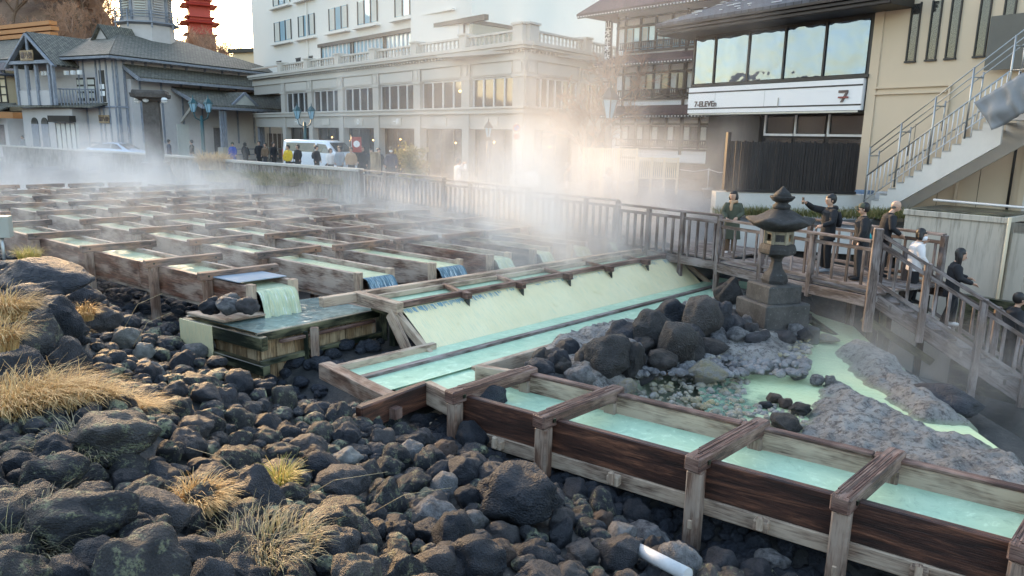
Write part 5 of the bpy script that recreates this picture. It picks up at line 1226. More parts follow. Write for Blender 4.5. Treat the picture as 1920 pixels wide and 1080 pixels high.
# ============================================================ hotel: balustraded podium with white tower
F1 = Facade((-18.1, 58.9), (.43, 37)); F2 = Facade((.43, 37), (11, 50.5)); L1 = F1.L
t = thing('hotel', 'big pale hotel: white window tower over a stone podium with a balustraded terrace', 'hotel', (.43, 37, street))
zG = street; ztop = 4.47
for F, L, sgn, nb in ((F1, L1, 0, 6), (F2, 15.5, 1, 3)):
    bw = L/nb if not sgn else 5.15
    s00 = -6 if not sgn else 0
    FB(F, 'floor_band', 'podium_trim', t, s00, L+(.12 if not sgn else 0), 1.12, 1.42, -.4, .14); FB(F, 'floor_band_lip', 'podium_trim', t, s00, L+(.2 if not sgn else 0), 1.36, 1.46, -.4, .24)
    FB(F, 'frieze', 'podium', t, s00, L, 2.95, 3.66, -.42, -.02); FB(F, 'upper_frieze', 'podium_trim', t, s00, L+.05, 3.66, 4.0, -.42, .1)
    FB(F, 'cornice', 'podium_trim', t, s00, L+(.3 if not sgn else 0), 4.16, 4.28, -.4, .42); FB(F, 'cornice_top', 'podium_trim', t, s00, L+(.4 if not sgn else 0), 4.29, 4.47, -.4, .52)
    FB(F, 'roof_slab', 'podium', t, s00, L-.3, 4.0, 4.15, -6, .05)
    m = MB(); k = 0; s = 0.1
    while s < L: m.fb(F, s, s+.12, 4.02, 4.14, .05, .24); s += .32
    m.build('dentils', M['podium_trim'], t)
    FB(F, 'sign_band', 'podium', t, s00, L, .33, 1.12, -.42, -.02)
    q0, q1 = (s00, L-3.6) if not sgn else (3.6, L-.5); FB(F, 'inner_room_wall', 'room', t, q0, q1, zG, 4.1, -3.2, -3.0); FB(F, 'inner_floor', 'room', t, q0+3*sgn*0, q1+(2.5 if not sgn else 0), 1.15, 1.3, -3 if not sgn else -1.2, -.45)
    for k in range(nb+1):
        s = L-(k*bw) if not sgn else k*bw
        w_ = .45 if (k == 0) else .36
        a, b_ = (s-w_, s+w_) if k else ((L-.85, L+.02) if not sgn else (-.02, .85))
        if b_ < -3: continue
        FB(F, 'pier', 'podium', t, a, b_, 1.46, 3.66, -.4, .07); FB(F, 'pier', 'podium', t, a+.05, b_-.05, zG, 1.12, -.4, .06)
        FB(F, 'pier_capital', 'podium_trim', t, a-.06, b_+.06, 2.86, 2.97, -.3, .14); FB(F, 'pier_panel', 'podium_trim', t, a+.2, b_-.2, 3.08, 3.55, .05, .11); FB(F, 'pier_base', 'podium_trim', t, a-.05, b_+.05, zG, zG+.5, -.3, .12)
        if k < nb:
            x0, x1 = (s-bw+w_, s-w_) if not sgn else (s+w_, s+bw-w_)
            if k == 0: x0, x1 = ((L-bw+w_, L-.85) if not sgn else (.85, bw-w_))
            FB(F, 'wall_panel', 'podium_trim', t, x0+.15, x1-.15, 3.05, 3.6, -.1, .03)
            f = FB(F, 'window', 'glass_dark', t, x0, x1, 1.47, 2.94, -.22, -.2)
            nm_ = 4 if not sgn else 6
            for j in range(nm_+1):
                xx = x0+(x1-x0)*j/nm_; FB(F, 'mullion', 'frame_white', f, xx-.035, xx+.035, 1.47, 2.94, -.195, -.12)
            FB(F, 'frame_head', 'frame_white', f, x0, x1, 2.86, 2.94, -.19, -.13)
            # shop opening below
            op = FB(F, 'shop_opening', 'glass_dark', t, x0+.1, x1-.1, zG, .30, -.5, -.48)
            for j in range(4): xx = x0+.1+(x1-x0-.2)*j/3; FB(F, 'mullion', 'frame_dark', op, xx-.03, xx+.03, zG, .3, -.47, -.42)
            FB(F, 'sign_plate', 'podium_trim', t, (x0+x1)/2-.55, (x0+x1)/2+.55, .5, .95, -.02, .04)
            if not sgn and k > 0:
                fx = (x0+x1)/2+.4
                if k in (1, 2, 3, 4):
                    for j in range(4):
                        m = MB(); c = F.p(fx+(j-1.5)*.26, 2.45+.05*(j % 2), -1.3); m.lathe(c, [(.01, -.07), (.08, -.03), (.09, .03), (.01, .08)], 8); m.build('chandelier_lamp', M['lamp'], t)
            for j in range(3):
                if (k+j) % 2: continue
                m = MB(); c = F.p(x0+.5+j*1.3, -.35-.1*j, -1.2); m.lathe(c, [(.01, -.06), (.06, -.02), (.06, .03), (.01, .06)], 8); m.build('shop_lamp', M['lamp'], t)
    # balustrade
    npst = nb+1
    for k in range(npst):
        s = L-k*bw+(-.3 if k == 0 else 0) if not sgn else k*bw+(.3 if k == 0 else 0)
        hw = .36 if k == 0 else .28
        FB(F, 'balustrade_pedestal', 'podium_trim', t, s-hw, s+hw, 4.47, 5.26 if k == 0 else 5.12, -.35, .3); FB(F, 'pedestal_cap', 'podium_trim', t, s-hw-.07, s+hw+.07, 5.26 if k == 0 else 5.12, 5.36 if k == 0 else 5.21, -.42, .37)
    FB(F, 'handrail', 'podium_trim', t, s00, L-.6, 4.98, 5.08, -.14, .12); FB(F, 'balustrade_foot', 'podium_trim', t, s00, L-.6, 4.47, 4.55, -.14, .12)
text(t, '一井', F1, L1-2.5*L1/6, .72, .36, 'plaster', .05); text(t, '一井', F1, L1-5.5*L1/6, .72, .36, 'plaster', .05)
m = MB(); q = L1-3.5*L1/6
for a in range(4): m.beam(F1.p(q+.16*math.cos(a*math.pi/2), .72+.16*math.sin(a*math.pi/2), .05), F1.p(q+.16*math.cos((a+1)*math.pi/2), .72+.16*math.sin((a+1)*math.pi/2), .05), .03, .04)
m.build('diamond_emblem', M['plaster'], t)
m = MB(); proto = None
for F, L, sgn in ((F1, L1, 0), (F2, 9.5, 1)):
    m0 = MB(); m0.lathe(F.p(0, 4.55, 0), [(.07, 0), (.07, .05), (.045, .09), (.085, .19), (.045, .31), (.07, .36), (.07, .43)], 8)
    p0 = m0.build('baluster', M['podium_trim'], t); base = p0.location.copy(); n_ = 72 if not sgn else 26
    for k in range(n_):
        s = (L-.9-k*(L-1)/n_) if not sgn else .8+k*.33
        c = p0 if k == 0 else p0.copy()
        if k: C.objects.link(c); c.parent = t
        c.location = F.p(s, 0, 0)-F.p(0, 0, 0)
# tower
T1 = Facade((-24.7, 72), (-2.7, 46)); T2 = Facade((-2.7, 46), (9.3, 58)); LT = T1.L
FB(T1, 'tower_wall', 'tower', t, -.2, LT, 4, 17, -10, 0); FB(T2, 'tower_wall', 'tower', t, .003, 8.0, 4, 17, -6, -.003); FB(T2, 'tower_wall', 'tower', t, 8.0, 20, 4, 17, -6, -.5)
FB(T1, 'drain_pipe', 'tower', t, 11.6, 11.75, 4.2, 14, 0, .12); FB(T1, 'drain_pipe', 'tower', t, 28.6-.05, 28.75, 6.8, 14, 0, .12)
for zrow in (7.75, 10.75):
    for s0, s1 in ((5.0, 8.5), (10.0, 13.0), (15.6, 18.6), (20.2, 23.0), (25.4, 28.2), (29.6, 32.2)):
        if zrow > 9 and s0 > 24: continue
        z0, z1 = zrow, zrow+1.62
        f = FB(T1, 'window', 'glass_sky', t, s0, s1, z0, z1, .0, .03)
        for x in (s0, (s0*2+s1)/3, (s0+2*s1)/3, s1): FB(T1, 'mullion', 'frame_dark', f, x-.05, x+.05, z0, z1, .03, .08)
        FB(T1, 'curtain', 'curtain', f, s0+.1, s0+(s1-s0)*.30, z0+.05, z1-.05, .032, .04); FB(T1, 'curtain', 'curtain', f, s1-(s1-s0)*.28, s1-.1, z0+.05, z1-.05, .032, .04)
        FB(T1, 'window_ledge', 'tower', t, s0-.35, s1+.35, z0-.32, z0-.2, 0, .4)
for s0, s1 in ((14.2, 19.1), (19.5, 23.9), (24.2, 28.6), (28.9, 33.4)):
    f = FB(T1, 'strip_window', 'glass_sky', t, s0, s1, 5.5, 6.6, .0, .05); FB(T1, 'strip_frame', 'frame_dark', f, s0-.25, s1+.25, 6.6, 6.85, 0, .3)
    for k in range(9): x = s0+(s1-s0)*k/8; FB(T1, 'mullion', 'frame_dark' if k % 8 == 0 else 'frame_white', f, x-.05, x+.05, 5.2, 6.6, .05, .13)
FB(T1, 'strip_wing', 'frame_dark', t, 33.4, LT+1.6, 6.55, 6.86, 0, .32); f = FB(T2, 'strip_window', 'glass_dark', t, -.2, 5.0, 5.2, 6.5, 0, .3); FB(T2, 'strip_frame', 'frame_dark', f, -.3, 5.2, 6.5, 6.7, 0, .4)
for s0 in (9.2, 11.5, 5.2): f = FB(T1, 'small_window', 'glass_dark', t, s0, s0+.9, 5.5, 6.05, 0, .03); FB(T1, 'frame', 'frame_dark', f, s0-.06, s0+.96, 6.05, 6.12, 0, .06)
for s0 in (2.9, 4.3): FB(T2, 'small_window', 'glass_dark', t, s0, s0+.45, 8.05, 8.9, 0, .03)

# ============================================================ dark timber inn
FR = Facade((5.67, 38), (11, 32.05)); t = thing('inn', 'three storey dark timber inn with white plaster panels, maroon eaves and a vertical name sign', 'inn', (5.67, 38, street))
FB(FR, 'wall', 'plaster', t, -.9, 9, street, 6.4, -5, 0); LR = 9
SR = Facade(tuple((FR.p(-.9, 0, -5)).xy), tuple(FR.p(-.9, 0, 0).xy))
for k, z in enumerate((5.9, 3.55, 1.1)):
    # eaves: sloping tiled slab with rafter ends
    m = MB(); dep = (1.7, 1.0, .95)[k]; rise = (1.1, .42, .42)[k]; lo = -2.2 if k == 0 else -1.6
    A = [FR.p(lo, z, dep), FR.p(LR, z, dep), FR.p(LR, z+rise, 0), FR.p(lo+.6, z+rise, 0)]
    m.hexa([*A, *[p+UP*.09 for p in A]]); m.build('eaves_roof', M['maroon'], t)
    B_ = [FR.p(lo, z, dep), FR.p(lo+.6, z+rise, 0), FR.p(lo+.6, z+rise, -5), FR.p(lo, z, -5)]
    m = MB(); m.hexa([*B_, *[p+UP*.09 for p in B_]]); m.build('eaves_roof', M['maroon'], t)
    FB(FR, 'eaves_board', 'timber_dark', t, lo+.05, LR, z-.12, z-.01, dep-.1, dep-.02)
    m = MB(); s = lo+.1
    while s < LR: m.fb(FR, s, s+.06, z-.07, z-.02, dep-.015, dep+.012); s += .18
    m.build('rafter_ends', M['plaster'], t)['kind'] = 'stuff'
m = MB(); A = [FR.p(-1.3, 7.2, .3), FR.p(LR, 7.3, .3), FR.p(LR, 9.0, -5), FR.p(.5, 9.0, -5)]; m.hexa([*A, *[p+UP*.12 for p in A]]); m.build('main_roof', M['maroon'], t)
FB(FR, 'ridge_box', 'maroon', t, -.9, LR, 6.95, 7.2, -.4, .35)
for zw0, zw1, zr in ((4.25, 5.3, 0), (1.98, 3.06, 1), (-.4, .62, 2)):
    FB(FR, 'lintel_beam', 'timber_dark', t, -.95, LR, zw1+.02, zw1+.14, 0, .08); FB(FR, 'sill_beam', 'timber_dark', t, -.4, LR, zw0-.12, zw0-.02, 0, .12)
    FB(FR, 'upper_beam', 'timber_dark', t, -.95, LR, zw1+.42, zw1+.52, 0, .08); FB(FR, 'lower_beam', 'timber_dark', t, -.95, LR, zw0-.62, zw0-.5, 0, .1)
    for k in range(10):
        s = -.35+k*.93; FB(FR, 'post', 'timber_dark', t, s-.045, s+.045, zw0-.1, zw1+.5, 0, .10)
        if k < 9:
            f = FB(FR, 'window', 'glass_sky' if zr == 0 else 'glass_dark', t, s+.05, s+.88, zw0, zw1, .0, .02)
            FB(FR, 'sash', 'frame_dark', f, s+.44, s+.5, zw0, zw1, .02, .05); FB(FR, 'curtain', 'curtain', f, s+.1, s+.38, zw0+.2, zw1-.05, .022, .03)
    FB(FR, 'balcony_rail', 'timber_dark', t, -.55, LR, zw0+.32, zw0+.38, .2, .26); FB(FR, 'balcony_rail', 'timber_dark', t, -.55, LR, zw0+.02, zw0+.07, .2, .26)
    m = MB(); s = -.5
    while s < LR: m.fb(FR, s, s+.035, zw0+.07, zw0+.32, .21, .25); s += .12
    m.build('balcony_slats', M['timber_dark'], t)
for s in (-.92, -.42, 3.25): FB(FR, 'corner_post', 'timber_dark', t, s, s+.1, street, 5.9, 0, .09)
FB(FR, 'ground_floor_wall', 'timber_dark', t, -.3, LR, street, -1.1, 0, .07); FB(FR, 'white_band', 'plaster', t, 1.0, 7.5, -1.05, -.72, .05, .5); FB(FR, 'bench_shelf', 'timber_dark', t, 1.5, 8, -1.9, -1.8, .1, .5)
FB(FR, 'white_board', 'plaster', t, -.85, -.35, -1.0, .45, .1, .14)
# vertical sign boards (the inn's name)
sg = FB(FR, 'name_board', 'timber_dark', t, -1.5, -1.08, 3.75, 5.75, .2, .3); text(sg, '山本館本店', FR, -1.29, 4.78, .38, 'plaster', .32, vertical=True)
sg = FB(FR, 'name_board', 'timber_dark', t, -1.5, -1.08, 1.6, 3.5, .2, .3); text(sg, '山本館', FR, -1.29, 2.6, .38, 'plaster', .32, vertical=True)

# ============================================================ convenience store
FS = Facade((7.43, 29.6), (11.33, 23.6)); LS = 6.75; s0 = -.72
t = thing('shop', 'convenience store with mirror windows over a white sign band and a dark slate roof', 'shop', (FS.o.x, FS.o.y, street))
FB(FS, 'core_wall', 'timber_dark', t, s0+.1, LS-.05, street, 1.0, -5, -.9); FB(FS, 'upper_wall', 'frame_dark', t, s0, LS, 1.0, 4.1, -5, 0)
xs_ = [s0, .49, 2.04, 3.58, 5.13, 6.62]; xs_ = [s0, .35, 1.95, 3.5, 5.08, 6.62]
for k in range(5):
    f = FB(FS, 'window_pane', 'glass_mirror', t, xs_[k]+.04, xs_[k+1]-.04, 2.16, 3.82, .002, .03); FB(FS, 'window_frame', 'frame_dark', f, xs_[k]-.035, xs_[k]+.035, 2.1, 3.86, .0, .08)
FB(FS, 'window_sill', 'frame_dark', t, s0-.02, LS, 2.02, 2.13, 0, .12)
sg = FB(FS, 'sign_band', 'plaster', t, s0-.06, LS-.1, 1.03, 2.0, 0, .16)
FB(FS, 'dark_stripe', 'frame_dark', t, s0-.06, LS-.1, 1.78, 1.83, .16, .17); FB(FS, 'dark_stripe', 'frame_dark', t, s0-.06, LS-.1, 1.17, 1.22, .16, .17)
for x in (.6, 2.9): FB(FS, 'panel_joint', 'metal', t, x, x+.012, 1.22, 1.78, .16, .165)
FB(FS, 'band_underside', 'metal', t, s0, LS-.2, .96, 1.02, -.9, .14)
M['signbrown'] = plain('sign_brown', (.10, .07, .065), .6, bmp=0); M['signred'] = plain('sign_red', (.22, .05, .045), .6, bmp=0)
text(sg, '7-ELEVEn', FS, -.42, 1.36, .29, 'signbrown', .175, 'LEFT')
# the numeral emblem: bars and a leg
m = MB(); m.fb(FS, 5.83, 6.17, 1.58, 1.66, .16, .19); m.hexa([FS.p(5.92, 1.28, .19), FS.p(6.01, 1.28, .19), FS.p(6.01, 1.28, .16), FS.p(5.92, 1.28, .16), FS.p(6.08, 1.575, .19), FS.p(6.17, 1.575, .19), FS.p(6.17, 1.575, .16), FS.p(6.08, 1.575, .16)]); m.build('numeral_emblem', M['signbrown'], sg)
m = MB(); m.fb(FS, 5.84, 6.21, 1.41, 1.46, .192, .205); m.build('numeral_bar', M['signred'], sg)
f = FB(FS, 'conduit', 'metal', t, 3.5, 3.53, 1.2, 1.5, .17, .19)
# roof: deep dark eaves, slate slope above
m = MB(); A = [FS.p(-1.55, 3.95, 1.2), FS.p(7.9, 3.95, 1.2), FS.p(7.9, 3.95, -5), FS.p(-1.55, 3.95, -5)]; m.hexa([*A, *[p+UP*.30 for p in A]]); m.build('eaves', M['frame_dark'], t)
for k in range(3): FB(FS, 'eaves_board', 'timber_dark', t, -1.57-.02*k, 7.9, 3.97+.12*k, 4.05+.12*k, 1.2+.05*k, 1.28+.06*k)
m = MB(); A = [FS.p(-1.6, 4.30, 1.35), FS.p(7.3, 4.30, 1.35), FS.p(7.3, 6.2, -4), FS.p(.6, 6.2, -4)]; m.hexa([*A, *[p+UP*.1 for p in A]]); m.build('roof', M['slate'], t)
m = MB(); rs = random.Random(5)
for k in range(34): s = rs.uniform(-.9, 4.5); q = rs.uniform(.05, .5); c = FS.p(s, 4.42+q*1.9, 1.35-q*5.35); m.box(c+UP*.02, rs.uniform(.05, .4), .05, .02, math.atan2(FS.e.y, FS.e.x))
tag(m.build('snow_patches', M['plaster'], None), 'thin patches of leftover snow on the dark slate shop roof', 'snow', None, 'stuff')
# ground storey
for x0, x1 in ((2.3, 3.45), (3.62, 4.75), (4.95, 6.2)):
    f = FB(FS, 'window', 'glass_dark', t, x0, x1, .28, .88, -.88, -.86); FB(FS, 'window_frame', 'frame_white', f, x0-.06, x1+.06, .2, .28, -.86, -.8); FB(FS, 'window_frame', 'frame_white', f, x0-.07, x0, .28, .95, -.86, -.8)
    f2 = FB(FS, 'low_window', 'glass_dark', t, x0, x1, -.4, .12, -.88, -.86)
    for j in range(2): m = MB(); m.beam(FS.p(x0+.25, .72-.13*j, -1.4), FS.p(x0+.95, .7-.13*j, -1.2), .05, .03); m.build('strip_light', M['striplight'], t)
FB(FS, 'side_boards', 'timber_dark', t, .6, 2.1, street, .96, -.88, -.7)

# beige annex with slit windows
t = thing('annex', 'tall beige concrete building with narrow vertical windows at the right', 'building', (11.3, 23.6, street))
FB(FS, 'wall', 'beige', t, LS, 16, -6.5, 9, -6, .02)
for c_ in (8.0, 8.6, 9.15, 9.93, 10.55):
    f = FB(FS, 'slit_window', 'glass_dark', t, c_-.11, c_+.11, 2.45, 4.05, .02, .04)
    for a, b_ in ((-.15, -.11), (.11, .15)): FB(FS, 'frame', 'frame_dark', f, c_+a, c_+b_, 2.4, 4.08, .02, .07)
    FB(FS, 'frame', 'frame_dark', f, c_-.17, c_+.17, 2.38, 2.43, .02, .09)
FB(FS, 'pipe', 'beige', t, 6.95, 9.3, 1.66, 1.72, .02, .09); FB(FS, 'pipe', 'beige', t, 6.95, 9.2, 1.48, 1.54, .02, .09); FB(FS, 'pipe', 'beige', t, 9.24, 9.3, .8, 1.66, .02, .09)
FB(FS, 'corner_seam', 'beige', t, LS-.02, LS+.28, -2.4, 4.1, .0, .06)
for s in (8.4, 9.3, 10.4, 11.9): FB(FS, 'panel_seam', 'frame_dark', t, s, s+.012, -5, .6, .02, .026)
m = MB(); m.tube([FS.p(9.85, .6, .12), FS.p(9.85, -2.2, .12)], .05, 8); m.build('drain_pipe', M['beige'], t)
m = MB(); m.tube([FS.p(11.25, 1.1, .12), FS.p(11.25, -2.0, .12)], .035, 8); m.build('drain_pipe', M['frame_dark'], t)
f = FB(FS, 'door_frame', 'beige', t, 11.45, 13.2, -4, .45, .02, .08); FB(FS, 'door', 'concrete_white', f, 11.6, 13.0, -4, .3, .08, .1)

# black plank fence before the shop
t = thing('plank_fence', 'black charred plank fence on a white concrete base before the shop', 'fence', (6.7, 23, -2.1)); rs = random.Random(9)
FZ = Facade((6.64, 23.0), (10.55, 22.95)); m = MB(); s = 0
while s < 3.9:
    w_ = rs.uniform(.055, .085); m.fb(FZ, s, s+w_, -1.5, 0+rs.uniform(-.035, .02), rs.uniform(-.03, 0), .02+rs.uniform(0, .02)); s += w_+.012
m.build('planks', M['timber_dark'], t); FB(FZ, 'bottom_rail', 'timber_dark', t, -.02, 3.95, -1.56, -1.48, -.1, .08)
FB(FZ, 'base_wall', 'concrete_white', t, -.35, 4.6, -2.6, -1.57, -.5, .03)
FB(FZ, 'end_post', 'timber_dark', t, -.12, -.02, -1.5, .25, -.2, .05)

# ============================================================ outside stairs with railings
def stair_px(x, y, Y): return atY(x, y, Y)
e0 = Vector((10.62, 22.35, -2.02)); e1 = Vector((12.3, 19.0, .78)); nst = 15
t = thing('steel_staircase', 'white outside staircase with metal railings climbing the beige wall', 'staircase', e0)
run = Vector((e1.x-e0.x, e1.y-e0.y, 0)); ru = run.normalized(); sd2 = Vector((-ru.y, ru.x, 0)); wd_ = 1.0
rise = (e1.z-e0.z)/nst; tr = run.length/nst
for side, o in ((0, 0), (1, wd_)):
    pts = []; 
    for k in range(nst): a = e0+ru*tr*k+UP*rise*k; pts += [a+UP*rise, a+ru*tr+UP*rise]
    pts += [e0+ru*tr*nst+UP*(rise*nst-.75), e0+ru*.2-UP*.25, e0-UP*.25]
    m = MB(); pts = [p+sd2*o for p in pts]; i0 = 0; m.prism(pts[::-1] if False else pts, sd2*.06); m.build('stringer', M['concrete_white'], t)
for k in range(nst):
    a = e0+ru*tr*k+UP*rise*(k+1); m = MB(); m.hexa([a-UP*.04, a+ru*tr-UP*.04, a+ru*tr+sd2*wd_-UP*.04, a+sd2*wd_-UP*.04, a, a+ru*tr, a+ru*tr+sd2*wd_, a+sd2*wd_]); m.build('step', M['concrete_white'], t)
land = e0+ru*tr*nst+UP*rise*nst
m = MB(); m.hexa([land-UP*.15, land+ru*4-UP*.15, land+ru*4+sd2*1.3-UP*.15, land+sd2*1.3-UP*.15, land, land+ru*4, land+ru*4+sd2*1.3, land+sd2*1.3]); m.build('landing', M['concrete_white'], t)
def pipe_(nm, a, b, r=.02): m = MB(); m.tube([a, b], r, 8); return m.build(nm, M['frame_white' if nm in ('baluster', 'bottom_rail') else 'metal'], t)
sl = ru*tr*nst+UP*rise*nst
for o in (0, wd_):
    q = e0+sd2*o+UP*rise
    pipe_('handrail', q+UP*.88, q+sl+UP*.88, .024); pipe_('bottom_rail', q+UP*.14, q+sl+UP*.14, .018)
    n_ = 30 if o == 0 else 20
    for k in range(n_): b_ = q+sl*((k+.5)/n_); pipe_('baluster', b_+UP*.14, b_+UP*.88, .016)
    pipe_('handrail', q+sl+UP*.88, q+sl+ru*4+UP*.88, .024)
    for k in range(12): b_ = q+sl+ru*(.2+k*.16); pipe_('baluster', b_-UP*.05, b_+UP*.88, .0105)
for k in range(5):
    b_ = e0+sl*(k/4)+UP*rise; hgt = 1.72
    pipe_('tall_post', b_-UP*.1, b_+UP*hgt, .026); pipe_('tall_post', b_+sd2*.42-UP*.1+UP*.9, b_+sd2*.42+UP*(hgt-.1), .022); pipe_('cross_tie', b_+UP*(hgt-.25), b_+sd2*.42+UP*(hgt-.25), .018)
q = e0+UP*rise
pipe_('upper_rail', q+UP*1.70, q+sl*1.12+UP*1.70, .018); pipe_('upper_rail', q+UP*1.50, q+sl*1.12+UP*1.50, .016); pipe_('upper_rail', q+sd2*.42+UP*1.55, q+sd2*.42+sl*1.12+UP*1.55, .016)
# grey tarpaulin hanging at the landing
def tarp():
    m = MB(); n1, n2 = 18, 10
    P = [atY(1826, 192, 18.9), atY(1925, 132, 18.2), atY(1930, 205, 18.0), atY(1862, 244, 18.5)]
    g = lambda i, j: (P[0].lerp(P[1], i/n1)).lerp(P[3].lerp(P[2], i/n1), j/n2)+sd2*-(.07*noise.noise(Vector((i*.28, j*.25, 1)))*2+.03*noise.noise(Vector((i*.7, j*.2, 5))))-UP*.0
    for i in range(n1):
        for j in range(n2): m.poly([g(i, j), g(i+1, j), g(i+1, j+1), g(i, j+1)], True)
    o = m.build('tarpaulin', plain('grey_tarp', (.22, .22, .225), .55, 0, .15, 2, 0), None, solid=.012); tag(o, 'crumpled grey tarpaulin hung under the landing of the steel staircase', 'tarpaulin')
tarp()
m = MB(); m.fb(FS, 10.25, 16, 2.0, 3.4, .3, .35); tag(m.build('screen', plain('olive_screen', (.12, .115, .10), .8)), 'dark grey-brown sheet screen on the upper landing', 'screen')
for i, (s, c_) in enumerate(((7.0, 'blue'), (7.7, 'white'))):
    m = MB(); m.fb(FS, s, s+.45, -2.3, -1.45, .15, .55); tag(m.build('crate', plain('crate_'+c_, (.12, .2, .32) if i == 0 else (.4, .42, .44), .5), bevel=.03), ('blue' if i == 0 else 'white')+' plastic bin behind the steel staircase railing', 'bin')
# concrete shed
def stained():
    m, n, l, b = nmat('stained_concrete'); v = wcoord(n, l, (9, 9, .7)); v2 = wcoord(n, l)
    a = noi(n, l, v, 1.2, 5, .7); c = mix(n, l, noi(n, l, v2, 1.5, 4), (.44, .39, .32), (.55, .50, .42))
    g = n.new('ShaderNodeNewGeometry'); s = n.new('ShaderNodeSeparateXYZ'); l.new(g.outputs['Position'], s.inputs[0])
    h = ramp(n, l, math_(n, l, 'MULTIPLY_ADD', s.outputs[2], .5, 1.75), [(.0, .05), (1.0, .55)])
    c = mix(n, l, math_(n, l, 'MULTIPLY', ramp(n, l, a, [(.48, 0.0), (.62, 1.0)]), h), c, (.10, .085, .07))
    l.new(c, b.inputs['Base Color']); b.inputs['Roughness'].default_value = .85; return m
M['stained'] = stained()
SH0 = atY(1699, 392, 19.2); SH1 = atY(1889, 400, 17.4); FH = Facade((SH0.x, SH0.y), (SH1.x, SH1.y))
t = thing('shed', 'stained concrete shed with a flat mossy roof between the stairs and the beige wall', 'shed', (SH0.x, SH0.y, -4))
FB(FH, 'wall', 'stained', t, 0, FH.L, -6.2, SH0.z-.14, -2.2, 0); FB(FH, 'roof_edge', 'stained', t, -.04, FH.L+.04, SH0.z-.14, SH0.z, -2.2, .05, .01)
FB(FH, 'roof_felt', 'moss', t, .05, FH.L-.05, SH0.z, SH0.z+.03, -2.1, -.02); m = MB(); m.tube([FH.p(0, SH0.z+.18, -1.6), FH.p(5, SH0.z+.12, -1.6)], .035, 8); m.build('pipe', M['frame_white'], t)
m = MB(); m.tube([FH.p(FH.L+.1, SH0.z+.02, .1), FH.p(FH.L+.1, -5, .1)], .04, 8); m.build('drain_pipe', M['cream'], t)
t = thing('gate', 'white metal door panel in a mossy frame right of the concrete shed', 'door', FH.p(FH.L+1, -4, -.5))
FB(FH, 'frame', 'stained', t, FH.L+.15, FH.L+.5, -6, SH0.z-.1, -.5, -.1); FB(FH, 'lintel', 'stained', t, FH.L+.15, FH.L+3, SH0.z-.35, SH0.z-.1, -.5, -.1); FB(FH, 'door', 'concrete_white', t, FH.L+.5, FH.L+3, -6, SH0.z-.6, -.45, -.4)
FB(FH, 'low_wall', 'moss', t, FH.L*.72, FH.L+4, -6, -3.6, .1, .3)
# bank of green before the base wall
for i, (px, py, Y, r) in enumerate(((1400, 393, 22.5, .7), (1480, 395, 22.3, .8), (1590, 398, 21.8, .9), (1650, 395, 21.3, .8), (1690, 398, 20.6, .5))):
    tuft('bank_grass', 'dark green plants on the bank below the white base wall', atY(px, py, Y)-UP*.15, 500, .36, r, M['greengrass'], wd=.014, ell=(1.5, .6), kind='stuff', cat='plants')
M['concrete_bank'] = M['concrete_white']
FW = Facade((6.2, 21.4), (12.0, 19.4)); t = tag(FB(FW, 'retaining_wall', 'concrete_white', None, 0, 6.2, -3.05, -2.35, -.3, 0), 'low pale retaining wall between the deck and the grassy bank', 'wall')

# ============================================================ slatted panels, rope posts
def slat_panel(lab, x0, x1, yt, yb, Y, n_):
    A = atY(x0, yt, Y); B = atY(x1, yt, Y); zb = atY(x0, yb, Y).z; F = Facade((A.x, A.y), (B.x, B.y)); t = thing('slatted_panel', lab, 'screen', (A.x, A.y, zb), 'white slatted screens in the steam')
    for a, b_, z0, z1 in ((0, F.L, A.z-.05, A.z), (0, F.L, zb+.25, zb+.3)): FB(F, 'rail', 'cream', t, a, b_, z0, z1, 0, .05)
    for k in range(4): s = F.L*k/3; FB(F, 'post', 'cream', t, s-.035, s+.035, zb-.3, A.z+.02, -.02, .06)
    for k in range(n_): s = F.L*(k+.5)/n_; FB(F, 'slat', 'cream', t, s-.02, s+.02, zb+.3, A.z-.05, .01, .035)
slat_panel('taller pale slatted screen standing in the bright steam', 1095, 1195, 277, 350, 27.5, 26); slat_panel('lower pale slatted screen right of the taller one', 1197, 1272, 295, 348, 27.2, 20)
t = thing('rope_post', 'metal rope post with a striped cord before the timber inn', 'post', atY(1329, 350, 27)); a = atY(1329, 315, 27); m = MB(); m.tube([a, a-UP*.75], .025, 8); m.build('pole', M['metal'], t); m = MB(); m.lathe(a-UP*.78, [(.2, 0), (.18, .04), (.03, .06)], 12); m.build('foot', M['metal'], t)
m = MB(); b_ = atY(1275, 318, 27.3); m.tube([b_, (a+b_)/2-UP*.1, a-UP*.05], .012, 6); m.build('cord', M['frame_white'], t); b_ = atY(1370, 322, 26); m = MB(); m.tube([b_, (a+b_)/2-UP*.1, a-UP*.05], .012, 6); m.build('cord', M['frame_white'], t)
# ============================================================ old bath house with its louvred turret
BA = Vector((-29.6, 56, 0)); BB = Vector((-22.4, 70, 0)); FA = Facade(BA.xy, BB.xy); inw = -FA.n; BD = BA+inw*12; FL = Facade(BD.xy, BA.xy); LA = FA.L; LL = 12
t = thing('bath_house', 'old grey-blue timber bath house with gabled balcony, long porch and louvred turret', 'bath house', (BA.x, BA.y, street))
def panel(F, nm, mat, s0, s1, z0, z1, d0=0, d1=.08, par=None): return FB(F, nm, mat, par or t, s0, s1, z0, z1, d0, d1)
panel(FA, 'side_wall', 'sidings', 0, LA, street, 5.2, -.3, 0); panel(FL, 'front_wall', 'sidings', 0, LL, street, 5.2, -.3, -.002)
for s in (.15, .75, 1.5, 2.6, 4.3, 4.9, 6.3, 8.1, 9.9, 11.7, 13.5, 15.4): panel(FA, 'post', 'trim_blue', s-.09, s+.09, street, 5.15, 0, .07)
for s in (7.8, 8.4, 9.9, 10.4, 11.1, 11.85): panel(FL, 'post', 'trim_blue', s-.07, s+.07, street, 4.95, 0, .06)
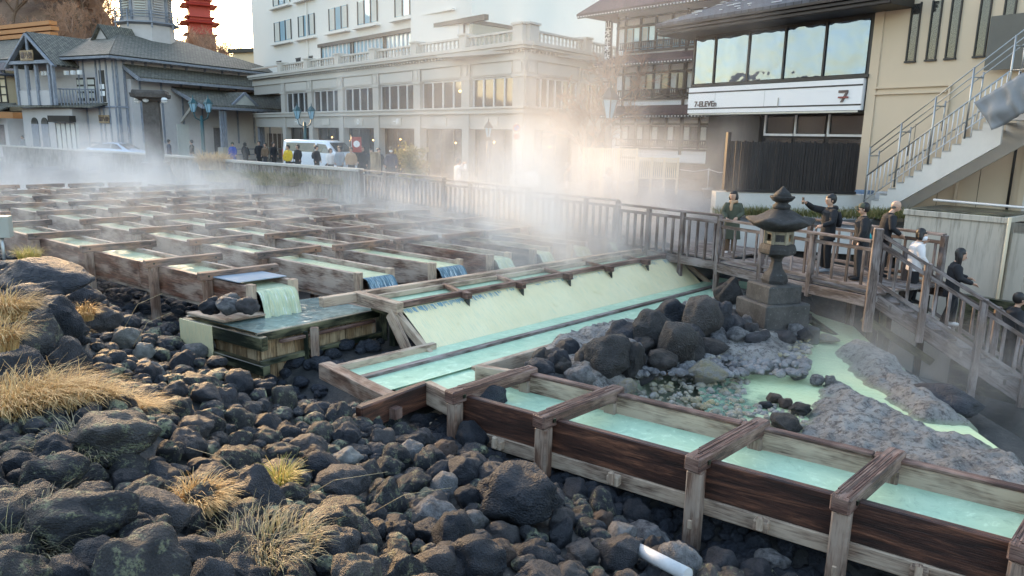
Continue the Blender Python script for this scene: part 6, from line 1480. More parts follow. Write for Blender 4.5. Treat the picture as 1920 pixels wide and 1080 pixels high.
for F, L in ((FA, LA), (FL, LL)):
    panel(F, 'band_rail', 'trim_blue', 0, L, 1.5, 1.62, 0, .09); panel(F, 'plinth', 'trim_blue', 0, L, -1.2, -1.08, 0, .05); panel(F, 'top_rail', 'trim_blue', 0, L, 4.95, 5.15, 0, .1)
# hipped main roof
ov = 1.0; zE = 5.12; zR = 7.75
c = [FA.p(-ov, zE, ov), FA.p(LA+ov, zE, ov), FA.p(LA+ov, zE, -LL-ov), FA.p(-ov, zE, -LL-ov)]; r0 = FA.p(5.0, zR, -6); r1 = FA.p(10.2, zR, -6)
m = MB(); m.poly([c[0], c[1], r1, r0]); m.poly([c[1], c[2], r1]); m.poly([c[2], c[3], r0, r1]); m.poly([c[3], c[0], r0]); m.build('main_roof', M['shingle'], t, solid=.16)
m = MB(); m.beam(c[0]-UP*.1, c[1]-UP*.1, .1, .16); m.build('eaves_board', M['trim_blue'], t); m = MB(); m.beam(c[3]-UP*.1, c[0]-UP*.1, .1, .16); m.build('eaves_board', M['trim_blue'], t)
m = MB(); s = -.8
while s < LA+.8: m.fb(FA, s, s+.08, zE-.2, zE-.1, .3, .95); s += .42
m.build('rafter_ends', M['plaster'], t)['kind'] = 'stuff'
# gablet on the front slope
g0 = FL.p(5.2, 6.3, -3.0); g1 = FL.p(8.0, 6.3, -3.0); ga = FL.p(6.6, 7.9, -3.0); bk = FL.n*-2.6
m = MB(); m.poly([g0, g1, ga]); m.build('gablet_wall', M['sidings'], t)
m = MB(); m.poly([g0-FL.e*.3+FL.n*.3-UP*.2, ga+FL.n*.3+UP*.1, ga+bk+UP*.1, g0+bk-UP*.2]); m.poly([ga+FL.n*.3+UP*.1, g1+FL.e*.3+FL.n*.3-UP*.2, g1+bk-UP*.2, ga+bk+UP*.1]); m.build('gablet_roof', M['shingle'], t, solid=.14)
# turret
tc = FA.p(7.6, 0, -6.0); R8 = math.pi/8
def oct_(nm, prof, mat, par=t, n=8): m = MB(); m.lathe(tc, prof, n, False, .2); return m.build(nm, M[mat], par)
oct_('turret_base', [(2.1, 6.2), (2.1, 8.5)], 'sidings'); oct_('turret_floor', [(2.1, 8.45), (2.55, 8.6), (2.55, 8.72), (1.9, 8.72)], 'trim_blue'); oct_('turret_wall', [(1.85, 8.7), (1.85, 11.2)], 'sidings')
oct_('turret_roof', [(2.9, 11.0), (2.95, 11.15), (2.0, 11.7), (1.0, 12.6), (.3, 13.8), (.02, 14.2)], 'shingle')
for k in range(8):
    a0 = .2+(k+.5)*math.pi/4; a1 = a0+math.pi/4; p = tc+Vector((math.cos(a0), math.sin(a0), 0))*1.9; q = tc+Vector((math.cos(a1), math.sin(a1), 0))*1.9
    m = MB(); m.beam(p+UP*8.7, p+UP*11.1, .2, .2); m.build('turret_post', M['trim_blue'], t)
    fo = Facade((p.x, p.y), (q.x, q.y)) if (p-q).cross(UP).dot(p-tc) < 0 else Facade((q.x, q.y), (p.x, p.y))
    m = MB()
    for j in range(9): z = 9.15+j*.2; m.fb(fo, .3, fo.L-.3, z, z+.09, -.02, .12)
    m.build('louvre', M['curtain' if k in (4, 5) else 'sidings'], t)
    p2 = tc+(p-tc)*1.27; q2 = tc+(q-tc)*1.27
    for z in (9.05, 9.3, 9.5): m = MB(); m.tube([p2+UP*z, q2+UP*z], .035, 6); m.build('turret_rail', M['trim_blue'], t)
    m = MB(); m.beam(p2+UP*8.2, p2+UP*9.6, .1, .1); m.build('rail_post', M['trim_blue'], t)
# skirt roof and porch along the long side
def pent(nm, s0, s1, zt_, zb_, out, mat='shingle', d0=0):
    A = [FA.p(s0, zb_, d0+out), FA.p(s1, zb_, d0+out), FA.p(s1, zt_, d0), FA.p(s0, zt_, d0)]; m = MB(); m.hexa([*A, *[p+UP*.16 for p in A]]); m.build(nm, M[mat], t)
    m = MB(); m.beam(A[0]-UP*.05, A[1]-UP*.05, .12, .2); m.build('fascia', M['trim_blue'], t); m = MB(); m.beam(A[0]-UP*.02, A[3]-UP*.02, .12, .26); m.build('barge_board', M['trim_blue'], t)
pent('skirt_roof', .7, LA+1.6, 4.55, 3.6, 1.7); panel(FA, 'skirt_wall', 'sidings', .9, LA+1.2, street, 3.6, 0, .5)
for k in range(9): s = 1.6+k*1.85; panel(FA, 'post', 'trim_blue', s-.08, s+.08, -1.1, 3.7, .5, .56)
pent('porch_roof', 4.4, LA+1.8, 3.15, 1.75, 3.4, d0=.5)
for s in (9.0, 14.6):
    a = FA.p(s-1.5, 1.95, 3.5); b_ = FA.p(s+1.5, 1.95, 3.5); ap = FA.p(s, 2.95, 3.5); bk = -FA.n*2.4+UP*.9
    m = MB(); m.poly([a, b_, ap]); m.build('porch_gable_wall', M['curtain'], t)
    m = MB(); m.poly([a-UP*.1, ap+UP*.1, ap-FA.n*2.6+UP*.1, a+bk]); m.poly([ap+UP*.1, b_-UP*.1, b_+bk, ap-FA.n*2.6+UP*.1]); m.build('porch_gable_roof', M['shingle'], t, solid=.12)
    for q in (a, b_): m = MB(); m.beam(q-UP*.05, ap+UP*.08, .14, .2); m.build('barge_board', M['trim_blue'], t)
for s in (6.6, 10.6, 13.6, 16.6):
    for o in (-.16, .16): m = MB(); m.beam(FA.p(s+o, street, 3.5), FA.p(s+o, 1.75, 3.5), .2, .26, up=FA.e); m.build('porch_column', M['trim_blue'], t)
    panel(FA, 'column_base', 'podium', s-.42, s+.42, street, -1.35, 3.2, 3.8)
for s0, s1 in ((6.9, 10.2), (10.9, 13.2)):
    for z in (-1.5, -1.95): m = MB(); m.tube([FA.p(s0, z, 3.5), FA.p(s1, z, 3.5)], .04, 6); m.build('porch_rail', M['trim_blue'], t)
m = MB(); m.beam(FA.p(5.0, .6, .6), FA.p(5.0, 2.3, 2.6), .16, .2); m.build('porch_brace', M['podium'], t)
panel(FA, 'pale_door', 'curtain', 4.6, 5.7, street, .4, .5, .58); f = panel(FA, 'glazed_door', 'glass_dark', 8.2, 9.3, street, .2, .5, .58); panel(FA, 'frame', 'podium', 8.1, 9.4, .2, .32, .5, .62, f)
f = panel(FA, 'glazed_door', 'glass_dark', 14.2, 16.4, street, -.2, .5, .58)
for k in range(5): panel(FA, 'mullion', 'frame_white', 14.2+k*.55, 14.25+k*.55, street, -.2, .58, .62, f)
panel(FA, 'red_board', 'signred', 11.4, 13.3, .75, 1.35, 3.3, 3.36)
# front: gabled balcony bay, balcony and entrance
fo = lambda s, z, d=0: FL.p(s, z, d)
panel(FL, 'lower_bay', 'sidings', 1.8, 8.2, street, 1.4, 0, 1.1)
m = MB(); A = [fo(1.2, 1.45, 2.1), fo(10.9, 1.45, 1.2), fo(10.9, 1.75, 0), fo(1.2, 1.75, 0)]; m.hexa([*A, *[p+UP*.1 for p in A]]); m.build('balcony_roof_strip', M['shingle'], t)
for s, z1 in ((2.7, 4.6), (4.1, 4.6), (5.3, 4.6), (6.9, 4.8), (7.35, 4.8)): m = MB(); m.beam(fo(s, 1.6, 1.7), fo(s, z1, 1.7), .2, .22, up=FL.e); m.build('balcony_post', M['trim_blue'], t)
panel(FL, 'balcony_panel', 'sidings', 2.7, 7.0, 1.6, 2.7, 1.6, 1.68)
for k in range(12): s = 7.5+k*.22; m = MB(); m.beam(fo(s, 1.6, 1.4-.1*k), fo(s, 2.75, 1.4-.1*k), .06, .06); m.build('balcony_baluster', M['trim_blue'], t)
m = MB(); m.tube([fo(7.4, 2.8, 1.5), fo(10.0, 2.8, .3)], .05, 6); m.build('balcony_rail', M['trim_blue'], t)
a, b_, ap = fo(2.2, 4.75, 1.9), fo(7.5, 4.75, 1.9), fo(4.85, 6.75, 1.9); bk = -FL.n*6
m = MB(); m.poly([a+UP*-.3-FL.e*.4, ap+UP*.15, ap+bk+UP*.15, a+bk-UP*.3-FL.e*.4]); m.poly([ap+UP*.15, b_-UP*.3+FL.e*.4, b_+bk-UP*.3+FL.e*.4, ap+bk+UP*.15]); m.build('gable_roof', M['shingle'], t, solid=.15)
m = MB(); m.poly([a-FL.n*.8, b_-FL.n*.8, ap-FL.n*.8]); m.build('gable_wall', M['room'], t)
for q in (a-FL.e*.4-UP*.35, b_+FL.e*.4-UP*.35): m = MB(); m.beam(q, ap+UP*.02, .14, .34, up=FL.n); m.build('barge_board', M['trim_blue'], t)
m = MB(); m.beam(a, b_, .2, .24); m.build('tie_beam', M['trim_blue'], t); m = MB(); m.beam(fo(4.85, 4.8, 1.9), ap, .16, .2); m.build('king_post', M['trim_blue'], t)
sg = panel(FL, 'gable_sign', 'boxwood', 4.05, 5.65, 4.85, 5.6, 2.0, 2.06); text(sg, '湯乃熱', FL, 4.85, 5.2, .5, 'signbrown', 2.07)
sg = panel(FL, 'entrance_sign', 'boxwood', 9.9, 11.1, .35, .95, .1, .16); text(sg, '湯乃熱', FL, 10.5, .63, .38, 'signbrown', .18)
for k in range(6):
    s = (5.0, 5.4, 5.8, 7.7, 8.5, 9.3)[k]; m = MB(); p = fo(s, 4.0 if k > 2 else 4.0, 1.0 if k < 3 else .9); m.beam(p-FL.n*.1, p+FL.n*.12, .3, .3); m.build('paper_lantern', M['globe'], t)
for s in (7.9, 9.2):
    f = panel(FL, 'balcony_door', 'frame_dark', s-.45, s+.45, 2.0, 3.7, 0, .04)
    for zz in (2.2, 2.7, 3.2): panel(FL, 'pane', 'curtain', s-.38, s+.38, zz, zz+.36, .04, .06, f)
f = panel(FL, 'arched_window', 'frame_dark', 10.2, 10.8, 1.9, 4.2, 0, .04)
for zz in (2.35, 2.85): panel(FL, 'pane', 'plaster', 10.25, 10.75, zz, zz+.35, .04, .06, f)
for s in (3.4, 4.7):
    f = panel(FL, 'shutter', 'trim_blue', s-.42, s+.42, street, .2, 1.1, 1.18); m = MB(); m.prism([FL.p(s+.42*math.cos(a_), .2+.5*math.sin(a_), 1.1) for a_ in [math.pi*j/8 for j in range(9)]], FL.n*.08); m.build('shutter_arch', M['frame_dark'], f)
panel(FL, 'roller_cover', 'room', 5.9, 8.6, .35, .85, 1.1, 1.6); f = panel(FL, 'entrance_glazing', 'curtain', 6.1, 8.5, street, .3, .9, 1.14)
for k in range(5): panel(FL, 'mullion', 'frame_dark', 6.1+k*.6, 6.16+k*.6, street, .3, 1.14, 1.2, f)

# ============================================================ smaller buildings at the far left
F3 = Facade((-47, 63.5), (-41.2, 61.2))
t = thing('half_timbered_house', 'small house with black lattice and cream panels under a blue roof, far left', 'house', (-44, 62, street))
FB(F3, 'wall', 'cream', t, .8, 6.2, 1.2, 4.4, -4, 0)
for k in range(8): FB(F3, 'timber', 'timber_dark', t, .8+k*.77, .93+k*.77, 1.2, 4.4, 0, .06)
for k in range(6): FB(F3, 'timber', 'timber_dark', t, .8, 6.2, 1.2+k*.62, 1.3+k*.62, 0, .06)
m = MB(); A = [F3.p(-1.6, 3.9, 1.2), F3.p(2.6, 5.3, 1.2), F3.p(2.6, 5.3, -4.5), F3.p(-1.6, 3.9, -4.5)]; m.hexa([*A, *[p+UP*.15 for p in A]]); m.build('roof', M['copper_blue'], t)
m = MB(); A = [F3.p(2.6, 5.3, 1.2), F3.p(6.6, 3.9, 1.2), F3.p(6.6, 3.9, -4.5), F3.p(2.6, 5.3, -4.5)]; m.hexa([*A, *[p+UP*.15 for p in A]]); m.build('roof', M['slate'], t)
m = MB(); A = [F3.p(-2, .6, 2.6), F3.p(7.2, .6, 2.6), F3.p(7.2, 1.7, 0), F3.p(-2, 1.7, 0)]; m.hexa([*A, *[p+UP*.14 for p in A]]); m.build('lower_roof', M['shingle'], t)
FB(F3, 'shop_wall', 'sidings', t, -2, 7, street, .6, -3, .8)
for k in range(5): f = FB(F3, 'window', 'glass_dark', t, .4+k*1.3, 1.4+k*1.3, -1.6, .1, .8, .85); FB(F3, 'frame', 'cream', f, .3+k*1.3, .4+k*1.3, -1.7, .2, .8, .9)
F4 = Facade((-62, 84), (-48, 76)); t = thing('temple_hall', 'temple hall with broad mossy roof and orange ridge boards, far left', 'temple', (-55, 80, 0))
m = MB(); A = [F4.p(-2, 4.8, 4), F4.p(16, 4.8, 4), F4.p(15, 9.0, -3), F4.p(-2, 9.0, -3)]; m.hexa([*A, *[p+UP*.3 for p in A]]); m.build('roof', M['thatch'], t)
for z, o in ((9.2, 0), (9.75, .25), (10.3, 0)): FB(F4, 'ridge_board', 'orange', t, -2, 14.6+o, z, z+.4, -3.4, -2.6)
FB(F4, 'orange_beam', 'orange', t, -2, 15.5, 4.1, 4.6, 2.8, 3.2); FB(F4, 'wall', 'orange', t, -2, 14, -2, 4.2, -2, 1.6)
t = thing('cream_house', 'plain cream wall of a house between the bath house and the white tower', 'house', atY(462, 95, 84)); a = atY(436, 95, 84); b_ = atY(505, 97, 82); F5 = Facade(a.xy, b_.xy)
FB(F5, 'wall', 'cream', t, 0, F5.L+4, -2, a.z-.25, -5, 0); FB(F5, 'flat_roof', 'frame_dark', t, -.3, F5.L+4, a.z-.25, a.z+.15, -5, .4)

# ============================================================ street wall and picket boards
t = thing('street_fence', 'long low wall of upright grey boards with a pale cap along the street', 'fence', (-22, 46, -3)); rs = random.Random(2)
P = FENCE; k2 = 0
for i in range(len(P)-1):
    A = Vector((*P[i], 0)); B = Vector((*P[i+1], 0)); d = (B-A).normalized(); L = (B-A).length; nr = Vector((d.y, -d.x, 0))
    m = MB(); s = 0
    while s < L: m.beam(A+d*s-UP*1.56, A+d*min(L, s+1.98)-UP*1.56, .34, .13); s += 2
    m.build('cap_stones', M['podium_trim'], t, bevel=.01)
    if i:
        m = MB(); s = 0
        while s < L-.1:
            h = rs.uniform(-.02, .02); p = A+d*(s+.1)+nr*(.03+h*.5); m.beam(p-UP*3.5, p-UP*(1.63), .155, .04, up=nr); s += .19+rs.uniform(0, .02)
        m.build('boards', M['fencewood'], t)['kind'] = 'stuff'
    m = MB(); m.beam(A-nr*.12-UP*2.6, B-nr*.12-UP*2.6, .2, 1.9); m.build('back_wall', M['concrete_white'], t)

# ============================================================ vehicles
def station_loft(rows, names_mats, par, xf):
    """rows: per x station list of (y_half, z) ring from sill to roof centre; mirrored, one smooth shell"""
    m = MB(); n = len(rows[0][1]); V_ = []
    for x, ring in rows:
        full = [(y, z) for y, z in ring]+[(-y, z) for y, z in ring[::-1]]; V_.append([xf(x, y, z) for y, z in full])
    for i in range(len(V_)-1):
        for j in range(2*n-1): m.poly([V_[i][j], V_[i+1][j], V_[i+1][j+1], V_[i][j+1]], True)
        m.poly([V_[i][-1], V_[i+1][-1], V_[i+1][0], V_[i][0]])
    m.poly(V_[0][::-1]); m.poly(V_[-1]); return m
def paint(name, col):
    m, n, l, b = nmat(name); b.inputs['Base Color'].default_value = (*col, 1); b.inputs['Roughness'].default_value = .3; b.inputs['Coat Weight'].default_value = .7; return m
M['paint_white'] = paint('white_paint', (.72, .74, .78)); M['paint_silver'] = paint('pale_silver_paint', (.55, .64, .78)); M['tyre'] = plain('tyre', (.02, .02, .02), .8, bmp=0); M['taillight'] = plain('tail_lamp', (.45, .02, .02), .3, bmp=0); M['headlamp'] = plain('head_lamp', (.75, .78, .8), .15, bmp=0)
def vehicle(nm, lab, cat, c, ang, body_rows, windows, wheels, wr, paintm, ends):
    t = thing(nm, lab, cat, c); ca, sa = math.cos(ang), math.sin(ang)
    xf = lambda x, y, z: Vector((c[0]+x*ca-y*sa, c[1]+x*sa+y*ca, c[2]+z))
    station_loft(body_rows, None, t, xf).build('body', M[paintm], t)
    o = t.children[0]; o.data.materials[0] = M[paintm]
    for nmw, quad in windows:
        m = MB(); m.poly([xf(*q) for q in quad]); m.build(nmw, M['glass_dark'], t, solid=.015)
    for x, y in wheels:
        m = MB(); s = 1 if y > 0 else -1; m.tube([xf(x, y-.11*s, wr), xf(x, y+.02*s, wr)], wr, 24); w_ = m.build('wheel', M['tyre'], t)
        m = MB(); m.tube([xf(x, y+.021*s, wr), xf(x, y+.03*s, wr)], wr*.66, 18); m.build('rim', M['metal'], w_)
    for nme, mt, a, b_ in ends: m = MB(); m.beam(xf(*a), xf(*b_), .06, .12); m.build(nme, M[mt], t)
    return t
# passenger car: nose to +x, its right flank towards the camera (-y)
def ring(w_, zs_, zb_, zr_, wr_): return [(w_*.96, zs_), (w_, zs_+.2), (w_, zb_-.06), (w_*.95, zb_), (wr_, (zb_+zr_)/2+.02), (wr_*.86, zr_-.05), (wr_*.5, zr_)]
rows = [(-2.25, ring(.70, .35, .86, .90, .62)), (-2.1, ring(.82, .25, .98, 1.04, .70)), (-1.6, ring(.88, .22, 1.0, 1.22, .70)), (-.9, ring(.89, .2, 1.0, 1.40, .68)), (-.2, ring(.9, .2, .98, 1.46, .68)), (.4, ring(.9, .2, .96, 1.40, .67)), (.9, ring(.9, .2, .94, 1.18, .66)), (1.35, ring(.89, .2, .90, .97, .70)), (1.9, ring(.86, .22, .80, .86, .66)), (2.2, ring(.72, .3, .64, .70, .55)), (2.3, ring(.55, .36, .55, .6, .4))]
W_ = [('side_window', [(-1.75, -.81, 1.05), (-.05, -.865, 1.04), (-.05, -.67, 1.39), (-1.0, -.69, 1.34)]), ('side_window', [(.0, -.865, 1.04), (.98, -.84, .99), (.45, -.68, 1.33), (.0, -.67, 1.39)]), ('windscreen', [(1.28, -.66, .99), (1.28, .66, .99), (.52, .58, 1.385), (.52, -.58, 1.385)]),
      ('side_window', [(-1.75, .81, 1.05), (-.05, .865, 1.04), (-.05, .67, 1.39), (-1.0, .69, 1.34)]), ('side_window', [(.0, .865, 1.04), (.98, .84, .99), (.45, .68, 1.33), (.0, .67, 1.39)])]
cpos = atY(223, 280, 54.5); vehicle('car', 'pale silver-blue sedan parked before the bath house', 'car', (cpos.x, cpos.y, street), math.radians(-12), rows, W_, [(-1.35, -.88), (1.4, -.88), (-1.35, .88), (1.4, .88)], .32, 'paint_silver', [('headlight', 'headlamp', (2.0, -.80, .72), (2.26, -.55, .66)), ('headlight', 'headlamp', (2.0, .80, .72), (2.26, .55, .66)), ('tail_lamp', 'taillight', (-2.2, -.72, .85), (-2.24, -.4, .87))])
def ringv(w_, zs_, zb_, zr_): return [(w_*.97, zs_), (w_, zs_+.25), (w_, zb_), (w_*.99, zb_+.05), (w_*.93, (zb_+zr_)/2+.1), (w_*.88, zr_-.1), (w_*.7, zr_)]
rows = [(-2.35, ringv(.80, .35, 1.15, 1.85)), (-2.28, ringv(.85, .3, 1.2, 1.96)), (-1.5, ringv(.86, .25, 1.2, 2.0)), (.9, ringv(.86, .25, 1.2, 1.99)), (1.35, ringv(.86, .25, 1.18, 1.86)), (1.95, ringv(.84, .25, 1.1, 1.32)), (2.2, ringv(.80, .28, .95, 1.08)), (2.35, ringv(.72, .35, .8, .9))]
W_ = [('side_window', [(-2.1, -.86, 1.28), (.35, -.865, 1.28), (.35, -.80, 1.82), (-2.0, -.80, 1.82)]), ('side_window', [(.5, -.865, 1.26), (1.55, -.85, 1.22), (1.2, -.80, 1.74), (.5, -.80, 1.8)]), ('windscreen', [(1.98, -.72, 1.34), (1.98, .72, 1.34), (1.40, .68, 1.87), (1.40, -.68, 1.87)]), ('side_window', [(-2.1, .86, 1.28), (.35, .865, 1.28), (.35, .8, 1.82), (-2.0, .8, 1.82)])]
vp = atY(600, 280, 46.5); vehicle('van', 'white passenger van parked before the hotel podium', 'van', (vp.x, vp.y, street), math.radians(-28), rows, W_, [(-1.4, -.86), (1.45, -.86), (-1.4, .86), (1.45, .86)], .33, 'paint_white', [('headlight', 'headlamp', (2.2, -.78, .85), (2.35, -.55, .82)), ('headlight', 'headlamp', (2.2, .78, .85), (2.35, .55, .82)), ('tail_lamp', 'taillight', (-2.36, -.74, .9), (-2.37, -.74, 1.4))])

# ============================================================ pillar with globe lamps, street lamps, signs
pc = Vector((-19.33, 40, 0)); t = thing('lamp_pillar', 'tall dark stone pillar with a flat crown and white globe lamps, rising from the steam', 'pillar', pc+UP*-4)
def bxx(nm, mat, z0, z1, h0, h1, bev=.02): m = MB(); r_ = math.radians(18); k = [(-1, -1), (1, -1), (1, 1), (-1, 1)]; q = lambda h, z: [pc+Vector(((x*math.cos(r_)-y*math.sin(r_))*h, (x*math.sin(r_)+y*math.cos(r_))*h, z)) for x, y in k]; m.hexa(q(h0, z0)+q(h1, z1)); return m.build(nm, mat if not isinstance(mat, str) else M[mat], t, bevel=bev)
M['pillar'] = stone('pillar_stone', (.05, .04, .035), (.11, .095, .085), .4)
bxx('foot', 'pillar', -4.2, -2.5, .82, .80); bxx('foot_cap', 'pillar', -2.5, -1.9, .78, .60); bxx('foot_cap', 'pillar', -1.9, -1.75, .66, .66); bxx('shaft', 'pillar', -1.75, 1.42, .42, .38); bxx('capital', 'pillar', 1.42, 1.6, .45, .72); bxx('crown', 'pillar', 1.6, 1.82, .86, .9); bxx('crown_top', 'pillar', 1.82, 1.98, .82, .78)
for px, py in ((258, 188), (273, 186), (297, 190), (308, 188)):
    q = atY(px, py, 39.5 if px in (258, 273, 308) else 40.6); m = MB(); m.lathe(q, [(.01, -.17), (.1, -.14), (.165, -.05), (.17, .04), (.11, .13), (.02, .17)], 14); g_ = m.build('globe_lamp', M['globe'], t)
    m = MB(); m.lathe(q, [(.172, -.015), (.18, 0), (.172, .015)], 14); m.build('lamp_band', M['frame_dark'], g_); m = MB(); m.tube([q+UP*.16, q+UP*.28], .03, 6); m.build('lamp_neck', M['frame_dark'], g_)
def lamp2(lab, px, yt, Y, H, arms=2, sc=1.0, mat='iron_teal', rz=.0):
    q = atY(px, yt, Y); t = thing('street_lamp', lab, 'street lamp', q-UP*H, 'cast iron street lamps'); b = q-UP*H
    m = MB(); m.lathe(b, [(.22*sc, 0), (.2*sc, .25), (.12*sc, .45), (.09*sc, .6), (.075*sc, H*.5), (.06*sc, H-.9*sc)], 10); m.build('pole', M[mat], t)
    for k in range(arms):
        a = rz+(math.pi*2*k/arms if arms > 1 else 0); o = Vector((math.cos(a), math.sin(a), 0))*(.34*sc if arms > 1 else 0); c = b+UP*(H-.75*sc)+o
        if arms > 1: m = MB(); m.tube([b+UP*(H-1.15*sc), b+UP*(H-1.0*sc)+o*.8, c], .028*sc, 6); m.build('arm', M[mat], t)
        m = MB(); m.lathe(c, [(.08*sc, 0), (.17*sc, .36*sc), (.17*sc, .38*sc)], 6, False); h = m.build('lantern', M['glass_sky'], t)
        m = MB(); m.lathe(c, [(.22*sc, .37*sc), (.2*sc, .42*sc), (.09*sc, .56*sc), (.03*sc, .62*sc), (.01*sc, .75*sc)], 6, False); m.build('lantern_roof', M[mat], h)
        for j in range(6): aa = math.pi*2*(j+.5)/6; m = MB(); m.tube([c+Vector((math.cos(aa), math.sin(aa), 0))*.082*sc, c+Vector((math.cos(aa), math.sin(aa), 0))*.175*sc+UP*.37*sc], .012*sc, 4); m.build('lantern_bar', M[mat], h)
    return t
lamp2('teal iron street lamp with two lanterns before the bath house porch', 375, 178, 50.5, 4.7, 2, 1.5)
lamp2('dark iron street lamp with lanterns beside the hotel podium', 570, 193, 47, 4.2, 2, 1.3)
lamp2('iron street lamp with one big lantern at the corner of the timber inn', 1145, 152, 30, 5.0, 1, 1.9, 'frame_dark')
lamp2('slim lamp post in the bright steam before the hotel corner', 916, 222, 34, 3.4, 1, 1.1, 'frame_dark')
t = thing('road_sign', 'round no-parking road sign on a pole in the steam', 'road sign', atY(969, 330, 33)); q = atY(969, 240, 33); m = MB(); m.tube([q-UP*2.4, q+UP*.2], .035, 8); m.build('pole', M['metal'], t)
m = MB(); m.tube([q-Vector((0, .04, 0)), q-Vector((0, .06, 0))], .16, 20); m.build('sign_face', M['red'], t); m = MB(); m.tube([q-Vector((0, .061, 0)), q-Vector((0, .065, 0))], .115, 20); m.build('sign_centre', plain('sign_blue', (.05, .12, .4), .5, bmp=0), t)
m = MB(); m.beam(q+Vector((-.09, -.07, .09)), q+Vector((.09, -.07, -.09)), .01, .035); m.build('sign_bar', M['red'], t)
q = atY(969, 256, 33); m = MB(); m.tube([q-Vector((0, .04, 0)), q-Vector((0, .06, 0))], .14, 20); m.build('sign_face', M['red'], t)
q = atY(669, 270, 41); t = thing('banner', 'red upright banner with a white disc beside the van', 'banner', q-UP*1.3); F6 = Facade((q.x-.27, q.y), (q.x+.27, q.y-.05)); FB(F6, 'cloth', 'red', t, 0, .54, q.z-.45, q.z+.38, 0, .02); m = MB(); m.tube([F6.p(.27, q.z, .02), F6.p(.27, q.z, .03)], .18, 20); m.build('disc', M['plaster'], t); m = MB(); m.tube([F6.p(-.03, q.z-1.3, 0), F6.p(-.03, q.z+.45, 0)], .02, 6); m.build('pole', M['metal'], t)
q = atY(704, 298, 38); m = MB(); m.box(q-UP*.2, .5, .25, 1.1); tag(m.build('sign_stand', M['boxwood'], bevel=.02), 'brown wooden notice stand among the crowd at the fence', 'sign')
q = atY(1, 425, 17); t = thing('control_box', 'grey metal control box on a post at the left edge over the flume', 'box', q-UP*1.2); m = MB(); m.box(q, .42, .3, .5, .3); m.build('cabinet', plain('box_paint', (.38, .38, .33), .6), t, bevel=.01); m = MB(); m.tube([q-UP*1.3, q], .04, 8); m.build('pole', M['metal'], t)

# ============================================================ hill, pagoda and bare trees
def hill(x, y):
    top = 10+24*sm(-46, -62, x-.25*(y-110)) if False else 10+24*(1-sm(-66, -54, x*110/max(y, 85)))
    return -2.75+top*sm(78, 125, y-.0*x)*(1 if x < 60 else .6)+(noise.noise(Vector((x*.05, y*.05, 0)))*2.0 if y > 90 else 0)
def forest_floor():
    m, n, l, b = nmat('forest_floor'); v = wcoord(n, l); f = noi(n, l, v, .5, 6, .7); l.new(ramp(n, l, f, [(.3, (.10, .06, .04)), (.7, (.24, .15, .10))]), b.inputs['Base Color']); b.inputs['Roughness'].default_value = .9; bump(n, l, b, f, 1, .5); return m
M['forest'] = forest_floor()
tag(grid_sheet('hill', [-260+6*i for i in range(75)], [76+3*i for i in range(60)], hill, M['forest']), kind='structure')
tag(grid_sheet('hill', [-330+13*i for i in range(19)]+[-90], [-120+8*i for i in range(25)], lambda x, y: -2.8+(11+9*noise.noise(Vector((x*.03, y*.03, 9))))*sm(-90, -112, x), M['forest']), kind='structure')
hb = lambda x, y: -4+24*sm(45, 110, -y)+8*noise.noise(Vector((x*.02, y*.02, 4)))*sm(45, 110, -y)
tag(grid_sheet('hill', [-260+13*i for i in range(41)], [-300+12*i for i in range(23)], hb, M['forest']), kind='structure')
PG = atY(375, 60, 108); t = thing('pagoda', 'red temple pagoda with several roofs on the wooded hill', 'pagoda', (PG.x, PG.y, hill(PG.x, PG.y)-1))
for k in range(5):
    z = PG.z-.8+k*2.3; w_ = 2.0-.16*k
    m = MB(); m.box((PG.x, PG.y, z+.9), w_*1.5, w_*1.5, 1.9, .5); m.build('storey', M['red'], t); m = MB(); m.box((PG.x, PG.y, z+.35), w_*2.1, w_*2.1, .12, .5); m.build('gallery', M['red'], t)
    m = MB(); m.lathe((PG.x, PG.y, z+1.75), [(w_*1.75, .0), (w_*1.8, .12), (w_*1.1, .42), (w_*.7, .75)], 4, False, .5); m.build('roof', M['red'], t)
m = MB(); m.box((PG.x, PG.y, PG.z-2.2), 3.6, 3.6, 2.6, .5); m.build('base', M['signbrown'], t)
M['bark'] = plain('bare_bark', (.13, .085, .06), .9, 0, .3, 3, 0); M['twigs'] = plain('bare_twigs', (.34, .20, .13), .9, 0, .3, 3, 0)
def bare_tree(seed, H=1.0, dens=3, levels=5):
    rs = random.Random(seed); tr = MB(); cr = MB()
    def br(p, d, L, r, lv):
        n = 3; pts = [p]; q = p; dd = d.copy()
        for k in range(n): dd = (dd+Vector((rs.gauss(0, .13), rs.gauss(0, .13), rs.gauss(.04, .08)))).normalized(); q = q+dd*L/n; pts.append(q)
        (tr if lv < 2 else cr).tube(pts, [max(.0011, r*(1-.5*k/n)) for k in range(n+1)], 6 if lv < 2 else 3, cap=False)
        if lv >= levels: return
        for k in range(dens+(lv > 1)):
            f = rs.uniform(.35, 1.0); i = min(n-1, int(f*n)); pp = pts[i].lerp(pts[i+1], f*n-i) if f < 1 else pts[-1]
            a = rs.uniform(0, 6.28); sd_ = dd.orthogonal().normalized(); sd_ = Matrix.Rotation(a, 3, dd) @ sd_; nd = (dd+sd_*rs.uniform(.5, 1.0)).normalized()
            br(pp, nd, L*rs.uniform(.52, .74), r*.52, lv+1)
    br(Vector((0, 0, 0)), Vector((0, 0, 1)), H*.42, H*.018, 0); return tr, cr
TV = []
for k in range(4):
    tr, cr = bare_tree(40+k, 1.0, 4, 5); o = thing('bare_tree', 'x', 'tree', (0, 0, 0)); tr.build('trunk', M['bark'], o); cr.build('crown', M['twigs'], o); TV.append(o)
used = [False]*4
